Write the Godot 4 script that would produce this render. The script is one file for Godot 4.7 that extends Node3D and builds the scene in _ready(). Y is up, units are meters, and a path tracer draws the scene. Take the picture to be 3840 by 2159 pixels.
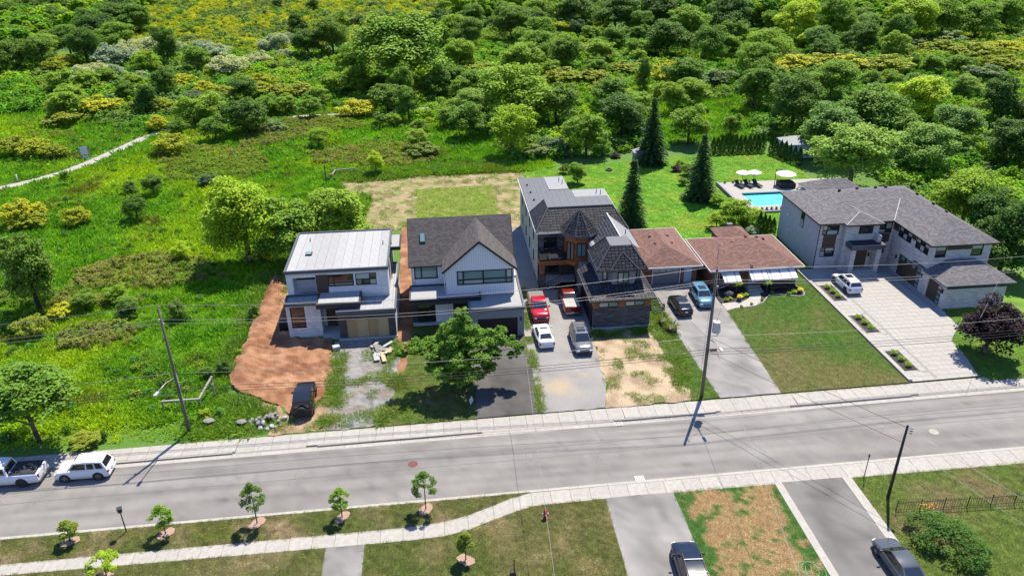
extends Node3D
# A residential street seen from the air: five houses, parked cars, poles and wires, a meadow and woodland behind.

const SUN_TO := Vector3(0.2395, 0.872, -0.4270)
var M := {}
var T := {}
var used := {}
var rng := RandomNumberGenerator.new()
var n_big := FastNoiseLite.new()
var n_mid := FastNoiseLite.new()
var n_fine := FastNoiseLite.new()
var LAWNS := []

# ------------------------------------------------------------------ nodes
func numbered(called: String) -> String:
	var k: int = used.get(called, 0)
	used[called] = k + 1
	return called if k == 0 else "%s_%03d" % [called, k]

func tag(o: Node, label: String, category := "", group := "", kind := "") -> Node:
	if label: o.set_meta("label", label)
	if category: o.set_meta("category", category)
	if group: o.set_meta("group", group)
	if kind: o.set_meta("kind", kind)
	return o

func thing(called: String, label: String, category: String, at := Vector3.ZERO, turn := 0.0, group := "") -> Node3D:
	var o := Node3D.new()
	o.name = numbered(called)
	add_child(o)
	o.position = at
	o.rotation.y = turn
	tag(o, label, category, group)
	return o

func mi(mesh: Mesh, called: String, m: Material, parent: Node = null) -> MeshInstance3D:
	var o := MeshInstance3D.new()
	o.mesh = mesh
	if m: o.material_override = m
	if parent == null:
		o.name = numbered(called)
		add_child(o)
	else:
		o.name = called
		parent.add_child(o, true)
	return o

func B() -> SurfaceTool:
	var st := SurfaceTool.new()
	st.begin(Mesh.PRIMITIVE_TRIANGLES)
	st.set_smooth_group(-1)
	return st

# commits a mesh written in the thing's own axes
func E(st: SurfaceTool, called: String, m: Material, parent: Node = null) -> MeshInstance3D:
	st.generate_normals()
	return mi(st.commit(), called, m, parent)

# commits a mesh written in world axes under a thing that stands elsewhere
func EW(st: SurfaceTool, called: String, m: Material, parent: Node3D) -> MeshInstance3D:
	var o := E(st, called, m, parent)
	if parent.get_parent() == self and not parent is MeshInstance3D:
		o.position = -parent.position
	return o

# ------------------------------------------------------------------ shapes
func face(st: SurfaceTool, p: Array) -> void:
	var n: Vector3 = (p[1] - p[0]).cross(p[2] - p[0])
	if n.length_squared() < 1e-12 and p.size() > 3: n = (p[2] - p[0]).cross(p[3] - p[0])
	n = n.normalized()
	var u := Vector3.RIGHT
	var v := Vector3.BACK
	if absf(n.y) < 0.995:
		u = n.cross(Vector3.UP).normalized()
		v = u.cross(n)
	for i in range(1, p.size() - 1):
		for q in [p[0], p[i], p[i + 1]]:
			st.set_uv(Vector2(q.dot(u), q.dot(v)))
			st.add_vertex(q)

func bx(st: SurfaceTool, x0: float, x1: float, y0: float, y1: float, z0: float, z1: float) -> void:
	var a := [Vector3(x0, y0, z0), Vector3(x1, y0, z0), Vector3(x1, y0, z1), Vector3(x0, y0, z1), Vector3(x0, y1, z0), Vector3(x1, y1, z0), Vector3(x1, y1, z1), Vector3(x0, y1, z1)]
	hexa(st, a)

func hexa(st: SurfaceTool, a: Array) -> void:
	for f in [[4, 5, 6, 7], [3, 2, 1, 0], [7, 6, 2, 3], [5, 4, 0, 1], [6, 5, 1, 2], [4, 7, 3, 0]]:
		face(st, [a[f[0]], a[f[1]], a[f[2]], a[f[3]]])

# a box given by centre, size and turning
func obx(st: SurfaceTool, t: Transform3D, s: Vector3) -> void:
	var h := s / 2
	var a := []
	for y in [-h.y, h.y]:
		for c in [[-h.x, -h.z], [h.x, -h.z], [h.x, h.z], [-h.x, h.z]]:
			a.append(t * Vector3(c[0], y, c[1]))
	hexa(st, a)

func bar(st: SurfaceTool, a: Vector3, b: Vector3, w: float, h: float) -> void:
	var d := (b - a)
	var up := Vector3.UP if absf(d.normalized().y) < 0.98 else Vector3.RIGHT
	obx(st, Transform3D(Basis.looking_at(d, up), (a + b) / 2), Vector3(w, h, d.length()))

func tube(st: SurfaceTool, pts: Array, rads: Array, n := 6) -> void:
	st.set_smooth_group(0)
	var rings := []
	for i in pts.size():
		var d: Vector3 = (pts[mini(i + 1, pts.size() - 1)] - pts[maxi(i - 1, 0)]).normalized()
		var s := d.cross(Vector3(0.13, 0.2, 1).normalized() if absf(d.y) > 0.8 else Vector3.UP).normalized()
		var t := s.cross(d)
		var ring := []
		for k in n:
			var a := TAU * k / n
			ring.append(pts[i] + (s * cos(a) + t * sin(a)) * rads[mini(i, rads.size() - 1)])
		rings.append(ring)
	for i in rings.size() - 1:
		for k in n:
			var k2 := (k + 1) % n
			face(st, [rings[i][k], rings[i][k2], rings[i + 1][k2], rings[i + 1][k]])
	var last: Array = rings[-1]
	face(st, last)
	var first: Array = rings[0].duplicate()
	first.reverse()
	face(st, first)
	st.set_smooth_group(-1)

func lathe(st: SurfaceTool, prof: Array, t: Transform3D, n := 14) -> void:
	for i in prof.size() - 1:
		for k in n:
			var a := TAU * k / n
			var b := TAU * (k + 1) / n
			var p: Vector2 = prof[i]
			var q: Vector2 = prof[i + 1]
			var f := []
			for w in [[p, a], [p, b], [q, b], [q, a]]:
				f.append(t * Vector3(w[0].x * cos(w[1]), w[0].y, w[0].x * sin(w[1])))
			if p.x < 1e-5: f.remove_at(1)
			elif q.x < 1e-5: f.remove_at(3)
			face(st, f)

func prism(st: SurfaceTool, poly: Array, y0: float, y1: float) -> void:   # poly of Vector2 (x, z)
	var top := []
	var bot := []
	for p in poly:
		top.append(Vector3(p.x, y1, p.y))
		bot.append(Vector3(p.x, y0, p.y))
	face(st, top)
	for i in poly.size():
		var j := (i + 1) % poly.size()
		face(st, [top[j], top[i], bot[i], bot[j]])

# ------------------------------------------------------------------ materials
func mat(key: String, col: Color, rough := 0.8, tex: Texture2D = null, period := 1.0, opt := {}) -> StandardMaterial3D:
	var m := StandardMaterial3D.new()
	m.resource_name = key
	# a texture darkens on average: give that back, so that col stays the mean base colour
	var gain: float = 1.0 / tex.get_meta("mean") if tex else 1.0
	if opt.get("vcol", false):
		m.set_meta("gain", gain)
		gain = 1.0
	m.albedo_color = Color(minf(col.r * gain, 1), minf(col.g * gain, 1), minf(col.b * gain, 1)).linear_to_srgb()
	m.albedo_color.a = opt.get("alpha", 1.0)
	m.roughness = rough
	m.metallic = opt.get("metal", 0.0)
	m.metallic_specular = opt.get("spec", 0.4)
	if tex:
		m.albedo_texture = tex
		m.uv1_scale = Vector3(1.0 / period, 1.0 / opt.get("period_v", period), 1.0 / period)
	if opt.has("relief"):
		m.heightmap_enabled = true
		m.heightmap_texture = opt.get("relief_tex", tex)
		m.heightmap_scale = opt.relief
	if opt.get("vcol", false): m.vertex_color_use_as_albedo = true
	if opt.get("coat", 0.0) > 0.0:
		m.clearcoat_enabled = true
		m.clearcoat = opt.coat
		m.clearcoat_roughness = 0.06
	if opt.has("back"):
		m.backlight_enabled = true
		m.backlight = opt.back
	if opt.get("double", false): m.cull_mode = BaseMaterial3D.CULL_DISABLED
	if opt.has("alpha"): m.transparency = BaseMaterial3D.TRANSPARENCY_ALPHA
	M[key] = m
	return m

func noise_tex(freq: float, lo: float, hi: float, size := 512, oct := 4, sd := 1, typ := FastNoiseLite.TYPE_SIMPLEX_SMOOTH, gamma := 1.0) -> NoiseTexture2D:
	var n := FastNoiseLite.new()
	n.seed = sd
	n.noise_type = typ
	n.frequency = freq
	n.fractal_octaves = oct
	var g := Gradient.new()
	g.set_color(0, Color(lo, lo, lo))
	g.set_color(1, Color(hi, hi, hi))
	if gamma != 1.0:
		var mid := lerpf(lo, hi, pow(0.5, gamma))
		g.add_point(0.5, Color(mid, mid, mid))
	var t := NoiseTexture2D.new()
	t.width = size
	t.height = size
	t.seamless = true
	t.noise = n
	t.color_ramp = g
	t.set_meta("mean", pow((lo + hi) / 2.0, 2.2))
	return t

func image_tex(size: int, f: Callable) -> ImageTexture:
	var im := Image.create_empty(size, size, false, Image.FORMAT_RGB8)
	var sum := 0.0
	for y in size:
		for x in size:
			var v: float = clampf(f.call(x, y), 0.0, 1.0)
			sum += pow(v, 2.2)
			im.set_pixel(x, y, Color(v, v, v))
	var t := ImageTexture.create_from_image(im)
	t.set_meta("mean", sum / (size * size))
	return t

func hash2(a: int, b: int) -> float:
	var h := (a * 374761393 + b * 668265263) & 0x7fffffff
	h = ((h ^ (h >> 13)) * 1274126177) & 0x7fffffff
	return float(h & 0xffff) / 65535.0

func make_textures() -> void:
	T.grain = noise_tex(0.025, 0.74, 1.0, 512, 4, 3)
	T.pale = noise_tex(0.008, 0.91, 1.0, 512, 4, 23)
	T.speck = noise_tex(0.25, 0.62, 1.0, 512, 3, 5)
	T.blotch = noise_tex(0.012, 0.92, 1.0, 512, 5, 7)
	T.streak = noise_tex(0.03, 0.66, 1.0, 512, 5, 9)
	T.lawn = noise_tex(0.04, 0.35, 1.0, 1024, 5, 11)
	T.gravel = noise_tex(0.16, 0.4, 1.0, 512, 2, 13, FastNoiseLite.TYPE_CELLULAR)
	T.bark = noise_tex(0.06, 0.45, 1.0, 256, 4, 15)
	# rows of shingles: 16 courses over the height, tabs of random tone
	T.shingle = image_tex(256, func(x, y):
		var row: int = y / 16
		var off: int = int(hash2(row, 9) * 256)
		var tab: int = ((x + off) % 256) / 26
		var v: float = 0.72 + 0.22 * hash2(row * 31 + tab, 77) + 0.1 * (hash2(x, y) - 0.5)
		if y % 16 < 3: v *= 0.85
		return v)
	T.brick = image_tex(256, func(x, y):
		var row: int = y / 16
		var xx: int = (x + (row % 2) * 21) % 256
		var col: int = xx / 43
		if y % 16 < 3 or xx % 43 < 3: return 0.95
		return 0.45 + 0.3 * hash2(row * 17 + col, 3) + 0.1 * hash2(x, y))
	T.siding = image_tex(128, func(x, y): return (0.78 if x % 16 < 2 else 0.97) + 0.03 * hash2(x, y / 8))
	T.ledge = image_tex(256, func(x, y):
		var row: int = y / 13
		var off: int = int(hash2(row, 5) * 200)
		var len: int = 40 + int(hash2(row, 8) * 40)
		var cell: int = (x + off) / len
		if y % 13 < 2 or (x + off) % len < 2: return 0.70
		return 0.80 + 0.14 * hash2(cell + row * 13, 21) + 0.04 * hash2(x, y))
	T.osb = image_tex(256, func(x, y):
		var a: float = n_mid.get_noise_2d(x * 3.0, y * 11.0) * 0.5 + n_mid.get_noise_2d(x * 13.0 + 999.0, y * 3.5) * 0.5
		return 0.74 + a * 0.7 + 0.1 * hash2(x, y))
	T.plank = image_tex(128, func(x, y):
		return (0.55 if y % 32 < 2 else 0.8) + 0.15 * n_mid.get_noise_2d(x * 2.0, y * 14.0) + 0.1 * hash2(y / 32, 4))
	T.rooftile = noise_tex(0.05, 0.7, 1.0, 256, 3, 19)

func make_materials() -> void:
	var back := func(c): return Color(c.r, c.g, c.b).linear_to_srgb()
	mat("soil", Color(0.055, 0.12, 0.015), 0.95, T.grain, 3.0)
	mat("asphalt", Color(1, 1, 1), 0.9, T.speck, 7.0, {"vcol": true})
	mat("drive_asphalt", Color(1, 1, 1), 0.9, T.speck, 6.0, {"vcol": true})
	mat("tar", Color(0.095, 0.092, 0.088), 0.7)
	mat("concrete", Color(0.25, 0.24, 0.218), 0.9, T.pale, 2.4)
	mat("concrete_b", Color(0.243, 0.233, 0.211), 0.9, T.pale, 2.1)
	mat("concrete_c", Color(0.257, 0.247, 0.225), 0.9, T.pale, 2.9)
	mat("kerb", Color(0.24, 0.222, 0.19), 0.9, T.pale, 1.5)
	mat("lawn", Color(1, 1, 1), 0.95, T.lawn, 4.3, {"vcol": true, "relief": 2.0})
	mat("dirt", Color(1, 1, 1), 0.95, T.streak, 2.7, {"vcol": true, "relief": 2.0})
	mat("gravel", Color(1, 1, 1), 0.9, T.gravel, 5.0, {"vcol": true, "relief": 2.0})
	mat("mulch", Color(0.30, 0.205, 0.155), 0.95, T.gravel, 0.9, {"relief": 3.0})
	mat("bed_soil", Color(0.034, 0.0286, 0.0272), 0.95, T.gravel, 1.1, {"relief": 2.0})
	mat("trail", Color(0.25, 0.235, 0.21), 0.95, T.pale, 2.0)
	mat("paver", Color(0.235, 0.228, 0.212), 0.85, T.pale, 1.7)
	mat("paver_b", Color(0.242, 0.235, 0.218), 0.85, T.pale, 2.2)
	mat("paver_dark", Color(0.18, 0.174, 0.162), 0.85, T.pale, 1.7)
	mat("membrane", Color(0.215, 0.222, 0.224), 0.75, T.blotch, 4.0)
	mat("membrane_b", Color(0.23, 0.238, 0.24), 0.75, T.blotch, 5.0)
	mat("membrane_c", Color(0.245, 0.252, 0.253), 0.75, T.blotch, 3.2)
	mat("seam", Color(0.10, 0.11, 0.115), 0.8)
	mat("dark_metal", Color(0.0306, 0.0354, 0.0462), 0.45, null, 1.0, {"metal": 0.3})
	mat("slate_metal", Color(0.068, 0.0782, 0.0986), 0.5, null, 1.0, {"metal": 0.2})
	mat("black", Color(0.00816, 0.00816, 0.00952), 0.5)
	mat("white_panel", Color(0.503, 0.513, 0.527), 0.7, T.blotch, 6.0)
	mat("white_siding", Color(0.503, 0.517, 0.537), 0.6, T.siding, 2.0)
	mat("white_paint", Color(0.53, 0.53, 0.53), 0.5)
	mat("white_brick", Color(0.449, 0.449, 0.442), 0.85, T.ledge, 2.4)
	mat("big_stone", Color(0.381, 0.374, 0.364), 0.85, T.ledge, 3.0)
	mat("big_stucco", Color(0.34, 0.347, 0.367), 0.85, T.blotch, 5.0)
	mat("grey_stucco", Color(0.177, 0.184, 0.194), 0.9, T.grain, 2.0)
	mat("side_stucco", Color(0.286, 0.292, 0.292), 0.9, T.streak, 5.0)
	mat("wood_dark", Color(0.051, 0.0374, 0.0286), 0.6, T.plank, 0.8)
	mat("wood_orange", Color(0.204, 0.0714, 0.0238), 0.55, T.plank, 1.4)
	mat("stone_a", Color(0.0578, 0.0592, 0.0646), 0.8, T.grain, 0.8)
	mat("stone_b", Color(0.0816, 0.083, 0.0898), 0.8, T.grain, 0.9)
	mat("stone_c", Color(0.0408, 0.0422, 0.0476), 0.8, T.grain, 0.7)
	mat("mortar", Color(0.034, 0.034, 0.0354), 0.95)
	mat("osb_b", Color(0.28, 0.2, 0.1), 0.85, T.osb, 1.7)
	mat("osb", Color(0.34, 0.258, 0.136), 0.85, T.osb, 1.4)
	mat("lumber", Color(0.354, 0.272, 0.17), 0.8, T.plank, 0.9)
	mat("grey_wood", Color(0.231, 0.211, 0.184), 0.85, T.bark, 0.7)
	mat("pole_wood", Color(0.116, 0.102, 0.085), 0.9, T.bark, 0.6)
	mat("pole_dark", Color(0.0408, 0.034, 0.0286), 0.9, T.bark, 0.6)
	mat("shingle_dark", Color(0.0578, 0.053, 0.053), 0.9, T.shingle, 3.0)
	mat("shingle_brown", Color(0.118, 0.064, 0.052), 0.9, T.shingle, 3.0)
	mat("shingle_grey", Color(0.088, 0.085, 0.091), 0.9, T.shingle, 3.0)
	mat("tile_a", Color(0.034, 0.036, 0.042), 0.62, T.rooftile, 1.0, {"spec": 0.25})
	mat("tile_b", Color(0.046, 0.048, 0.055), 0.62, T.rooftile, 1.0, {"spec": 0.25})
	mat("tile_c", Color(0.025, 0.027, 0.032), 0.62, T.rooftile, 1.0, {"spec": 0.25})
	mat("tile_base", Color(0.004, 0.004, 0.005), 0.6)
	mat("metal_roof", Color(0.075, 0.08, 0.09), 0.5, T.blotch, 4.0, {"metal": 0.1})
	mat("metal_roof_light", Color(0.17, 0.178, 0.19), 0.55, T.blotch, 4.0)
	mat("red_brick", Color(0.177, 0.0714, 0.0476), 0.9, T.brick, 1.4)
	mat("foundation", Color(0.286, 0.292, 0.292), 0.9, T.streak, 2.0)
	mat("door_grey", Color(0.156, 0.156, 0.17), 0.6)
	mat("door_blue", Color(0.286, 0.354, 0.422), 0.5)
	mat("glass", Color(0.012, 0.015, 0.018), 0.03, null, 1.0, {"spec": 0.75})
	mat("glass_teal", Color(0.116, 0.204, 0.197), 0.06, null, 1.0, {"spec": 0.6})
	mat("glass_pale", Color(0.286, 0.32, 0.313), 0.06, null, 1.0, {"spec": 0.6})
	mat("car_glass", Color(0.012, 0.014, 0.017), 0.04, null, 1.0, {"spec": 0.8})
	mat("tyre", Color(0.02, 0.02, 0.02), 0.85)
	mat("rim", Color(0.306, 0.306, 0.313), 0.3, null, 1.0, {"metal": 0.8})
	mat("rim_dark", Color(0.0408, 0.0408, 0.0442), 0.35, null, 1.0, {"metal": 0.6})
	mat("lamp_red", Color(0.238, 0.0102, 0.0102), 0.2)
	mat("lamp_white", Color(0.422, 0.435, 0.449), 0.15)
	mat("plate", Color(0.442, 0.462, 0.49), 0.5)
	mat("plastic", Color(0.0204, 0.0204, 0.0218), 0.6)
	mat("tonneau_grey", Color(0.129, 0.122, 0.112), 0.8, T.grain, 1.0)
	mat("tonneau_pale", Color(0.286, 0.279, 0.258), 0.8, T.grain, 1.0)
	var paints := {"white": Color(0.544, 0.551, 0.558), "red": Color(0.286, 0.00408, 0.015), "dark_red": Color(0.14, 0.014, 0.01), "black": Color(0.00544, 0.00612, 0.00748), "silver": Color(0.12, 0.126, 0.132), "blue": Color(0.0748, 0.184, 0.252), "navy": Color(0.00544, 0.0109, 0.0245), "grey": Color(0.068, 0.0782, 0.0884)}
	for k in paints:
		mat("paint_" + k, paints[k], 0.2, null, 1.0, {"coat": 0.45, "metal": 0.0 if k in ["white", "red", "black", "navy"] else 0.3})
	mat("metal", Color(0.286, 0.292, 0.299), 0.45, null, 1.0, {"metal": 0.5})
	mat("wire", Color(0.204, 0.204, 0.204), 0.5, null, 1.0, {"metal": 0.4})
	mat("cable", Color(0.0204, 0.0204, 0.0204), 0.7)
	mat("transformer", Color(0.354, 0.367, 0.374), 0.5)
	mat("hydrant_red", Color(0.286, 0.0068, 0.0136), 0.4)
	mat("hydrant_silver", Color(0.374, 0.374, 0.381), 0.4)
	mat("rock", Color(0.155, 0.152, 0.146), 0.9, T.streak, 0.8)
	mat("rock_dark", Color(0.0884, 0.085, 0.085), 0.9, T.streak, 0.8)
	mat("pool_water", Color(0.0816, 0.449, 0.49), 0.06, T.streak, 5.0, {"spec": 0.5})
	mat("pool_tile", Color(0.0816, 0.218, 0.245), 0.3)
	mat("canvas", Color(0.49, 0.476, 0.449), 0.9)
	mat("cushion", Color(0.0238, 0.0245, 0.0272), 0.9)
	mat("awning_white", Color(0.49, 0.503, 0.517), 0.7)
	mat("awning_grey", Color(0.286, 0.279, 0.272), 0.7)
	mat("pot_blue", Color(0.0136, 0.0408, 0.0884), 0.3)
	mat("rust_iron", Color(0.109, 0.0374, 0.034), 0.8, T.gravel, 0.5)
	mat("shed_wall", Color(0.46, 0.52, 0.62), 0.8, T.siding, 3.0)
	mat("sign_face", Color(0.422, 0.449, 0.476), 0.5)
	mat("hose", Color(0.109, 0.286, 0.136), 0.5)
	mat("bark", Color(0.0952, 0.0782, 0.0612), 0.95, T.bark, 0.8)
	mat("bark_dark", Color(0.0408, 0.034, 0.0272), 0.95, T.bark, 0.8)
	# leaf colours, one material for each kind and tint; the vertex colours vary leaf by leaf
	var kinds := {"R": Color(0.175, 0.318, 0.0276), "D": Color(0.104, 0.207, 0.0268), "L": Color(0.294, 0.45, 0.0225), "W": Color(0.34, 0.425, 0.23), "Y": Color(0.33, 0.385, 0.02), "O": Color(0.2, 0.275, 0.0312), "B": Color(0.161, 0.25, 0.0875), "P": Color(0.0575, 0.0345, 0.0437), "G": Color(0.189, 0.338, 0.0563), "S": Color(0.05, 0.119, 0.035), "C": Color(0.0495, 0.127, 0.022), "M": Color(0.132, 0.259, 0.023), "K": Color(0.0285, 0.0165, 0.0216), "F": Color(0.299, 0.287, 0.0115)}
	for k in kinds:
		for i in 3:
			var c: Color = kinds[k]
			var s: float = [1.0, 0.82, 1.18][i]
			var cc := Color(c.r * s * [1.0, 0.92, 1.1][i], c.g * s, c.b * s * [1.0, 1.15, 0.9][i])
			mat("leaf_%s%d" % [k, i], cc, 0.6, null, 1.0, {"vcol": true, "spec": 0.3, "back": back.call(Color(0.72, 0.72, 0.3)), "double": true})
	for k in ["meadow", "thicket", "yellow", "tuft"]:
		mat(k, Color(1, 1, 1), 0.7, null, 1.0, {"vcol": true, "spec": 0.25, "back": back.call(Color(0.72, 0.75, 0.3)), "double": true})
	mat("flower", Color(0.6, 0.45, 0.01), 0.7, null, 1.0, {"double": true})
	mat("flower_white", Color(0.7, 0.68, 0.66), 0.7, null, 1.0, {"double": true})
	mat("flower_orange", Color(0.6, 0.2, 0.01), 0.7, null, 1.0, {"double": true})

# ------------------------------------------------------------------ ground sheets
func inside(p: Vector2, poly: PackedVector2Array) -> bool:
	return Geometry2D.is_point_in_polygon(p, poly)

func poly2(a: Array) -> PackedVector2Array:
	var r := PackedVector2Array()
	for i in range(0, a.size(), 2):
		r.append(Vector2(a[i], a[i + 1]))
	return r

# a polygon with an uneven edge
func ragged(p: PackedVector2Array, amp: float, step := 0.8, sd := 0.0) -> PackedVector2Array:
	var r := PackedVector2Array()
	for i in p.size():
		var a := p[i]
		var b := p[(i + 1) % p.size()]
		var n := maxi(1, int(a.distance_to(b) / step))
		var side := (b - a).orthogonal().normalized()
		for k in n:
			var q := a.lerp(b, float(k) / n)
			r.append(q + side * amp * (n_fine.get_noise_2d(q.x * 9.0 + sd, q.y * 9.0) + 0.6 * n_fine.get_noise_2d(q.x * 40.0 + sd, q.y * 40.0)))
	return r

func sheet(called: String, poly: PackedVector2Array, cell: float, m: Material, height: Callable, color: Callable, parent: Node = null) -> MeshInstance3D:
	var st := B()
	st.set_smooth_group(0)
	var lo := poly[0]
	var hi := poly[0]
	for p in poly:
		lo = lo.min(p)
		hi = hi.max(p)
	var gain: float = m.get_meta("gain", 1.0)
	if m == M.lawn: LAWNS.append([poly, height, color])
	var nx := int(ceil((hi.x - lo.x) / cell))
	var nz := int(ceil((hi.y - lo.y) / cell))
	for j in nz:
		for i in nx:
			var c := lo + Vector2(i, j) * cell
			var q := PackedVector2Array([c, c + Vector2(cell, 0), c + Vector2(cell, cell), c + Vector2(0, cell)])
			for piece in Geometry2D.intersect_polygons(q, poly):
				var idx := PackedInt32Array([0, 1, 2, 0, 2, 3]) if piece.size() == 4 else Geometry2D.triangulate_polygon(piece)
				for k in idx.size() / 3:
					var a := piece[idx[k * 3]]
					var b := piece[idx[k * 3 + 1]]
					var d := piece[idx[k * 3 + 2]]
					if (b - a).cross(d - a) < 0:
						var w := b
						b = d
						d = w
					for p in [a, b, d]:
						var cc: Color = color.call(p) * gain
						st.set_color(Color(minf(cc.r, 1), minf(cc.g, 1), minf(cc.b, 1)))
						st.set_uv(p)
						st.add_vertex(Vector3(p.x, height.call(p), p.y))
	return E(st, called, m, parent)

func flat(y: float) -> Callable:
	return func(_p): return y

# patches of two or three colours from noise
func patches(a: Color, b: Color, c: Color, f := 1.0, sd := 0.0, fine := 0.35) -> Callable:
	return func(p: Vector2):
		var u := clampf(0.5 + 0.9 * n_big.get_noise_2d(p.x * f * 4.0 + sd, p.y * f * 4.0) + fine * n_mid.get_noise_2d(p.x * 4.0 + sd, p.y * 4.0), 0.0, 1.0)
		var v := clampf(0.35 + 1.1 * n_mid.get_noise_2d(p.x * f * 1.7 - sd, p.y * f * 1.7 + 50.0), 0.0, 1.0)
		var k := 1.0 + 0.45 * n_fine.get_noise_2d(p.x * 22.0 + sd, p.y * 22.0) + 0.25 * n_mid.get_noise_2d(p.x * 9.0, p.y * 9.0 - sd)
		return a.lerp(b, u).lerp(c, v * v) * k * 0.5

# ------------------------------------------------------------------ pieces on a surface
func piece_mesh(poly: PackedVector2Array, h: float, inset := 0.0) -> Mesh:
	var st := B()
	var c := Vector2.ZERO
	for p in poly: c += p / poly.size()
	var top := []
	var bot := []
	for p in poly:
		var q := p + (c - p).normalized() * minf(inset, p.distance_to(c) * 0.5)
		top.append(Vector3(q.x, h, -q.y))
		bot.append(Vector3(p.x, 0, -p.y))
	for i in poly.size():
		var j := (i + 1) % poly.size()
		face(st, [top[i], top[j], bot[j], bot[i]])
	top.reverse()
	face(st, top)
	st.generate_normals()
	return st.commit()

# lays pieces of tw x th on the polygon (in metres along u and v from o); v runs up the slope
func clad(parent: Node3D, called: String, o: Vector3, u: Vector3, v: Vector3, poly: PackedVector2Array, tw: float, th: float, gap: float, thick: float, mats: Array, opt := {}) -> void:
	var n := u.cross(v).normalized()
	var lo := poly[0]
	var hi := poly[0]
	for p in poly:
		lo = lo.min(p)
		hi = hi.max(p)
	var full := piece_mesh(PackedVector2Array([Vector2.ZERO, Vector2(tw - gap, 0), Vector2(tw - gap, th - gap), Vector2(0, th - gap)]), thick, opt.get("inset", 0.0))
	var off := Vector3.ZERO
	if parent.get_parent() == self and not parent is MeshInstance3D: off = -parent.position
	var rows := int(ceil((hi.y - lo.y) / th - 0.01))
	var spare := B()
	var count := 0
	var limit: int = opt.get("limit", 300)
	var tilt: float = opt.get("tilt", 0.0)
	for r in rows:
		var sh: float = fposmod(r * opt.get("stagger", 0.0), 1.0) * tw if not opt.get("random", false) else hash2(r, 3) * tw
		var cols := int(ceil((hi.x - lo.x + sh) / tw))
		for c in cols:
			var a := Vector2(lo.x - sh + c * tw + gap / 2, lo.y + r * th + gap / 2)
			var cell := PackedVector2Array([a, a + Vector2(tw - gap, 0), a + Vector2(tw - gap, th - gap), a + Vector2(0, th - gap)])
			for q in Geometry2D.intersect_polygons(cell, poly):
				var area := absf(area2(q))
				if area < 0.12 * tw * th: continue
				var whole := area > 0.995 * (tw - gap) * (th - gap)
				var mesh := full
				if not whole:
					var loc := PackedVector2Array()
					for p in q: loc.append(p - a)
					if area2(loc) < 0: loc.reverse()
					mesh = piece_mesh(loc, thick, 0.0)
				var k := int(hash2(r * 57 + c, 11) * mats.size()) % mats.size()
				var push: float = thick * 0.35 * hash2(r * 91 + c, 5) * opt.get("uneven", 1.0)
				var up := (v - n * tilt).normalized()
				var bas := Basis(u, n, -up).orthonormalized()
				var at: Vector3 = o + u * a.x + v * a.y + n * (push + tilt * th) + off
				count += 1
				if count > limit:
					spare.append_from(mesh, 0, Transform3D(bas, at))
					continue
				var g := mi(mesh, called, mats[k], parent)
				g.transform = Transform3D(bas, at)
	if count > limit:
		var s := mi(spare.commit(), called + "_mass", mats[0], parent)
		s.set_meta("kind", "stuff")

func area2(p: PackedVector2Array) -> float:
	var s := 0.0
	for i in p.size():
		s += p[i].cross(p[(i + 1) % p.size()])
	return s / 2

# ------------------------------------------------------------------ walls and windows
# a wall slab with openings on the plane o + u*a + v*b; holes are [a0, a1, b0, b1]
func wall(st: SurfaceTool, o: Vector3, u: Vector3, n: Vector3, w: float, h: float, holes: Array, depth := 0.15) -> void:
	var v := Vector3.UP
	var xs := [0.0, w]
	var ys := [0.0, h]
	for q in holes:
		xs.append_array([q[0], q[1]])
		ys.append_array([q[2], q[3]])
	xs.sort()
	ys.sort()
	for i in xs.size() - 1:
		for j in ys.size() - 1:
			if xs[i + 1] - xs[i] < 1e-4 or ys[j + 1] - ys[j] < 1e-4: continue
			var mx: float = (xs[i] + xs[i + 1]) / 2
			var my: float = (ys[j] + ys[j + 1]) / 2
			var hole := false
			for q in holes:
				if mx > q[0] and mx < q[1] and my > q[2] and my < q[3]: hole = true
			if hole: continue
			face(st, [o + u * xs[i] + v * ys[j + 1], o + u * xs[i + 1] + v * ys[j + 1], o + u * xs[i + 1] + v * ys[j], o + u * xs[i] + v * ys[j]])
	var rims := holes.duplicate()
	rims.append([0.0, w, 0.0, h])
	for q in rims:
		var c := [o + u * q[0] + v * q[2], o + u * q[1] + v * q[2], o + u * q[1] + v * q[3], o + u * q[0] + v * q[3]]
		for k in 4:
			face(st, [c[k], c[(k + 1) % 4], c[(k + 1) % 4] - n * depth, c[k] - n * depth])

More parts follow.
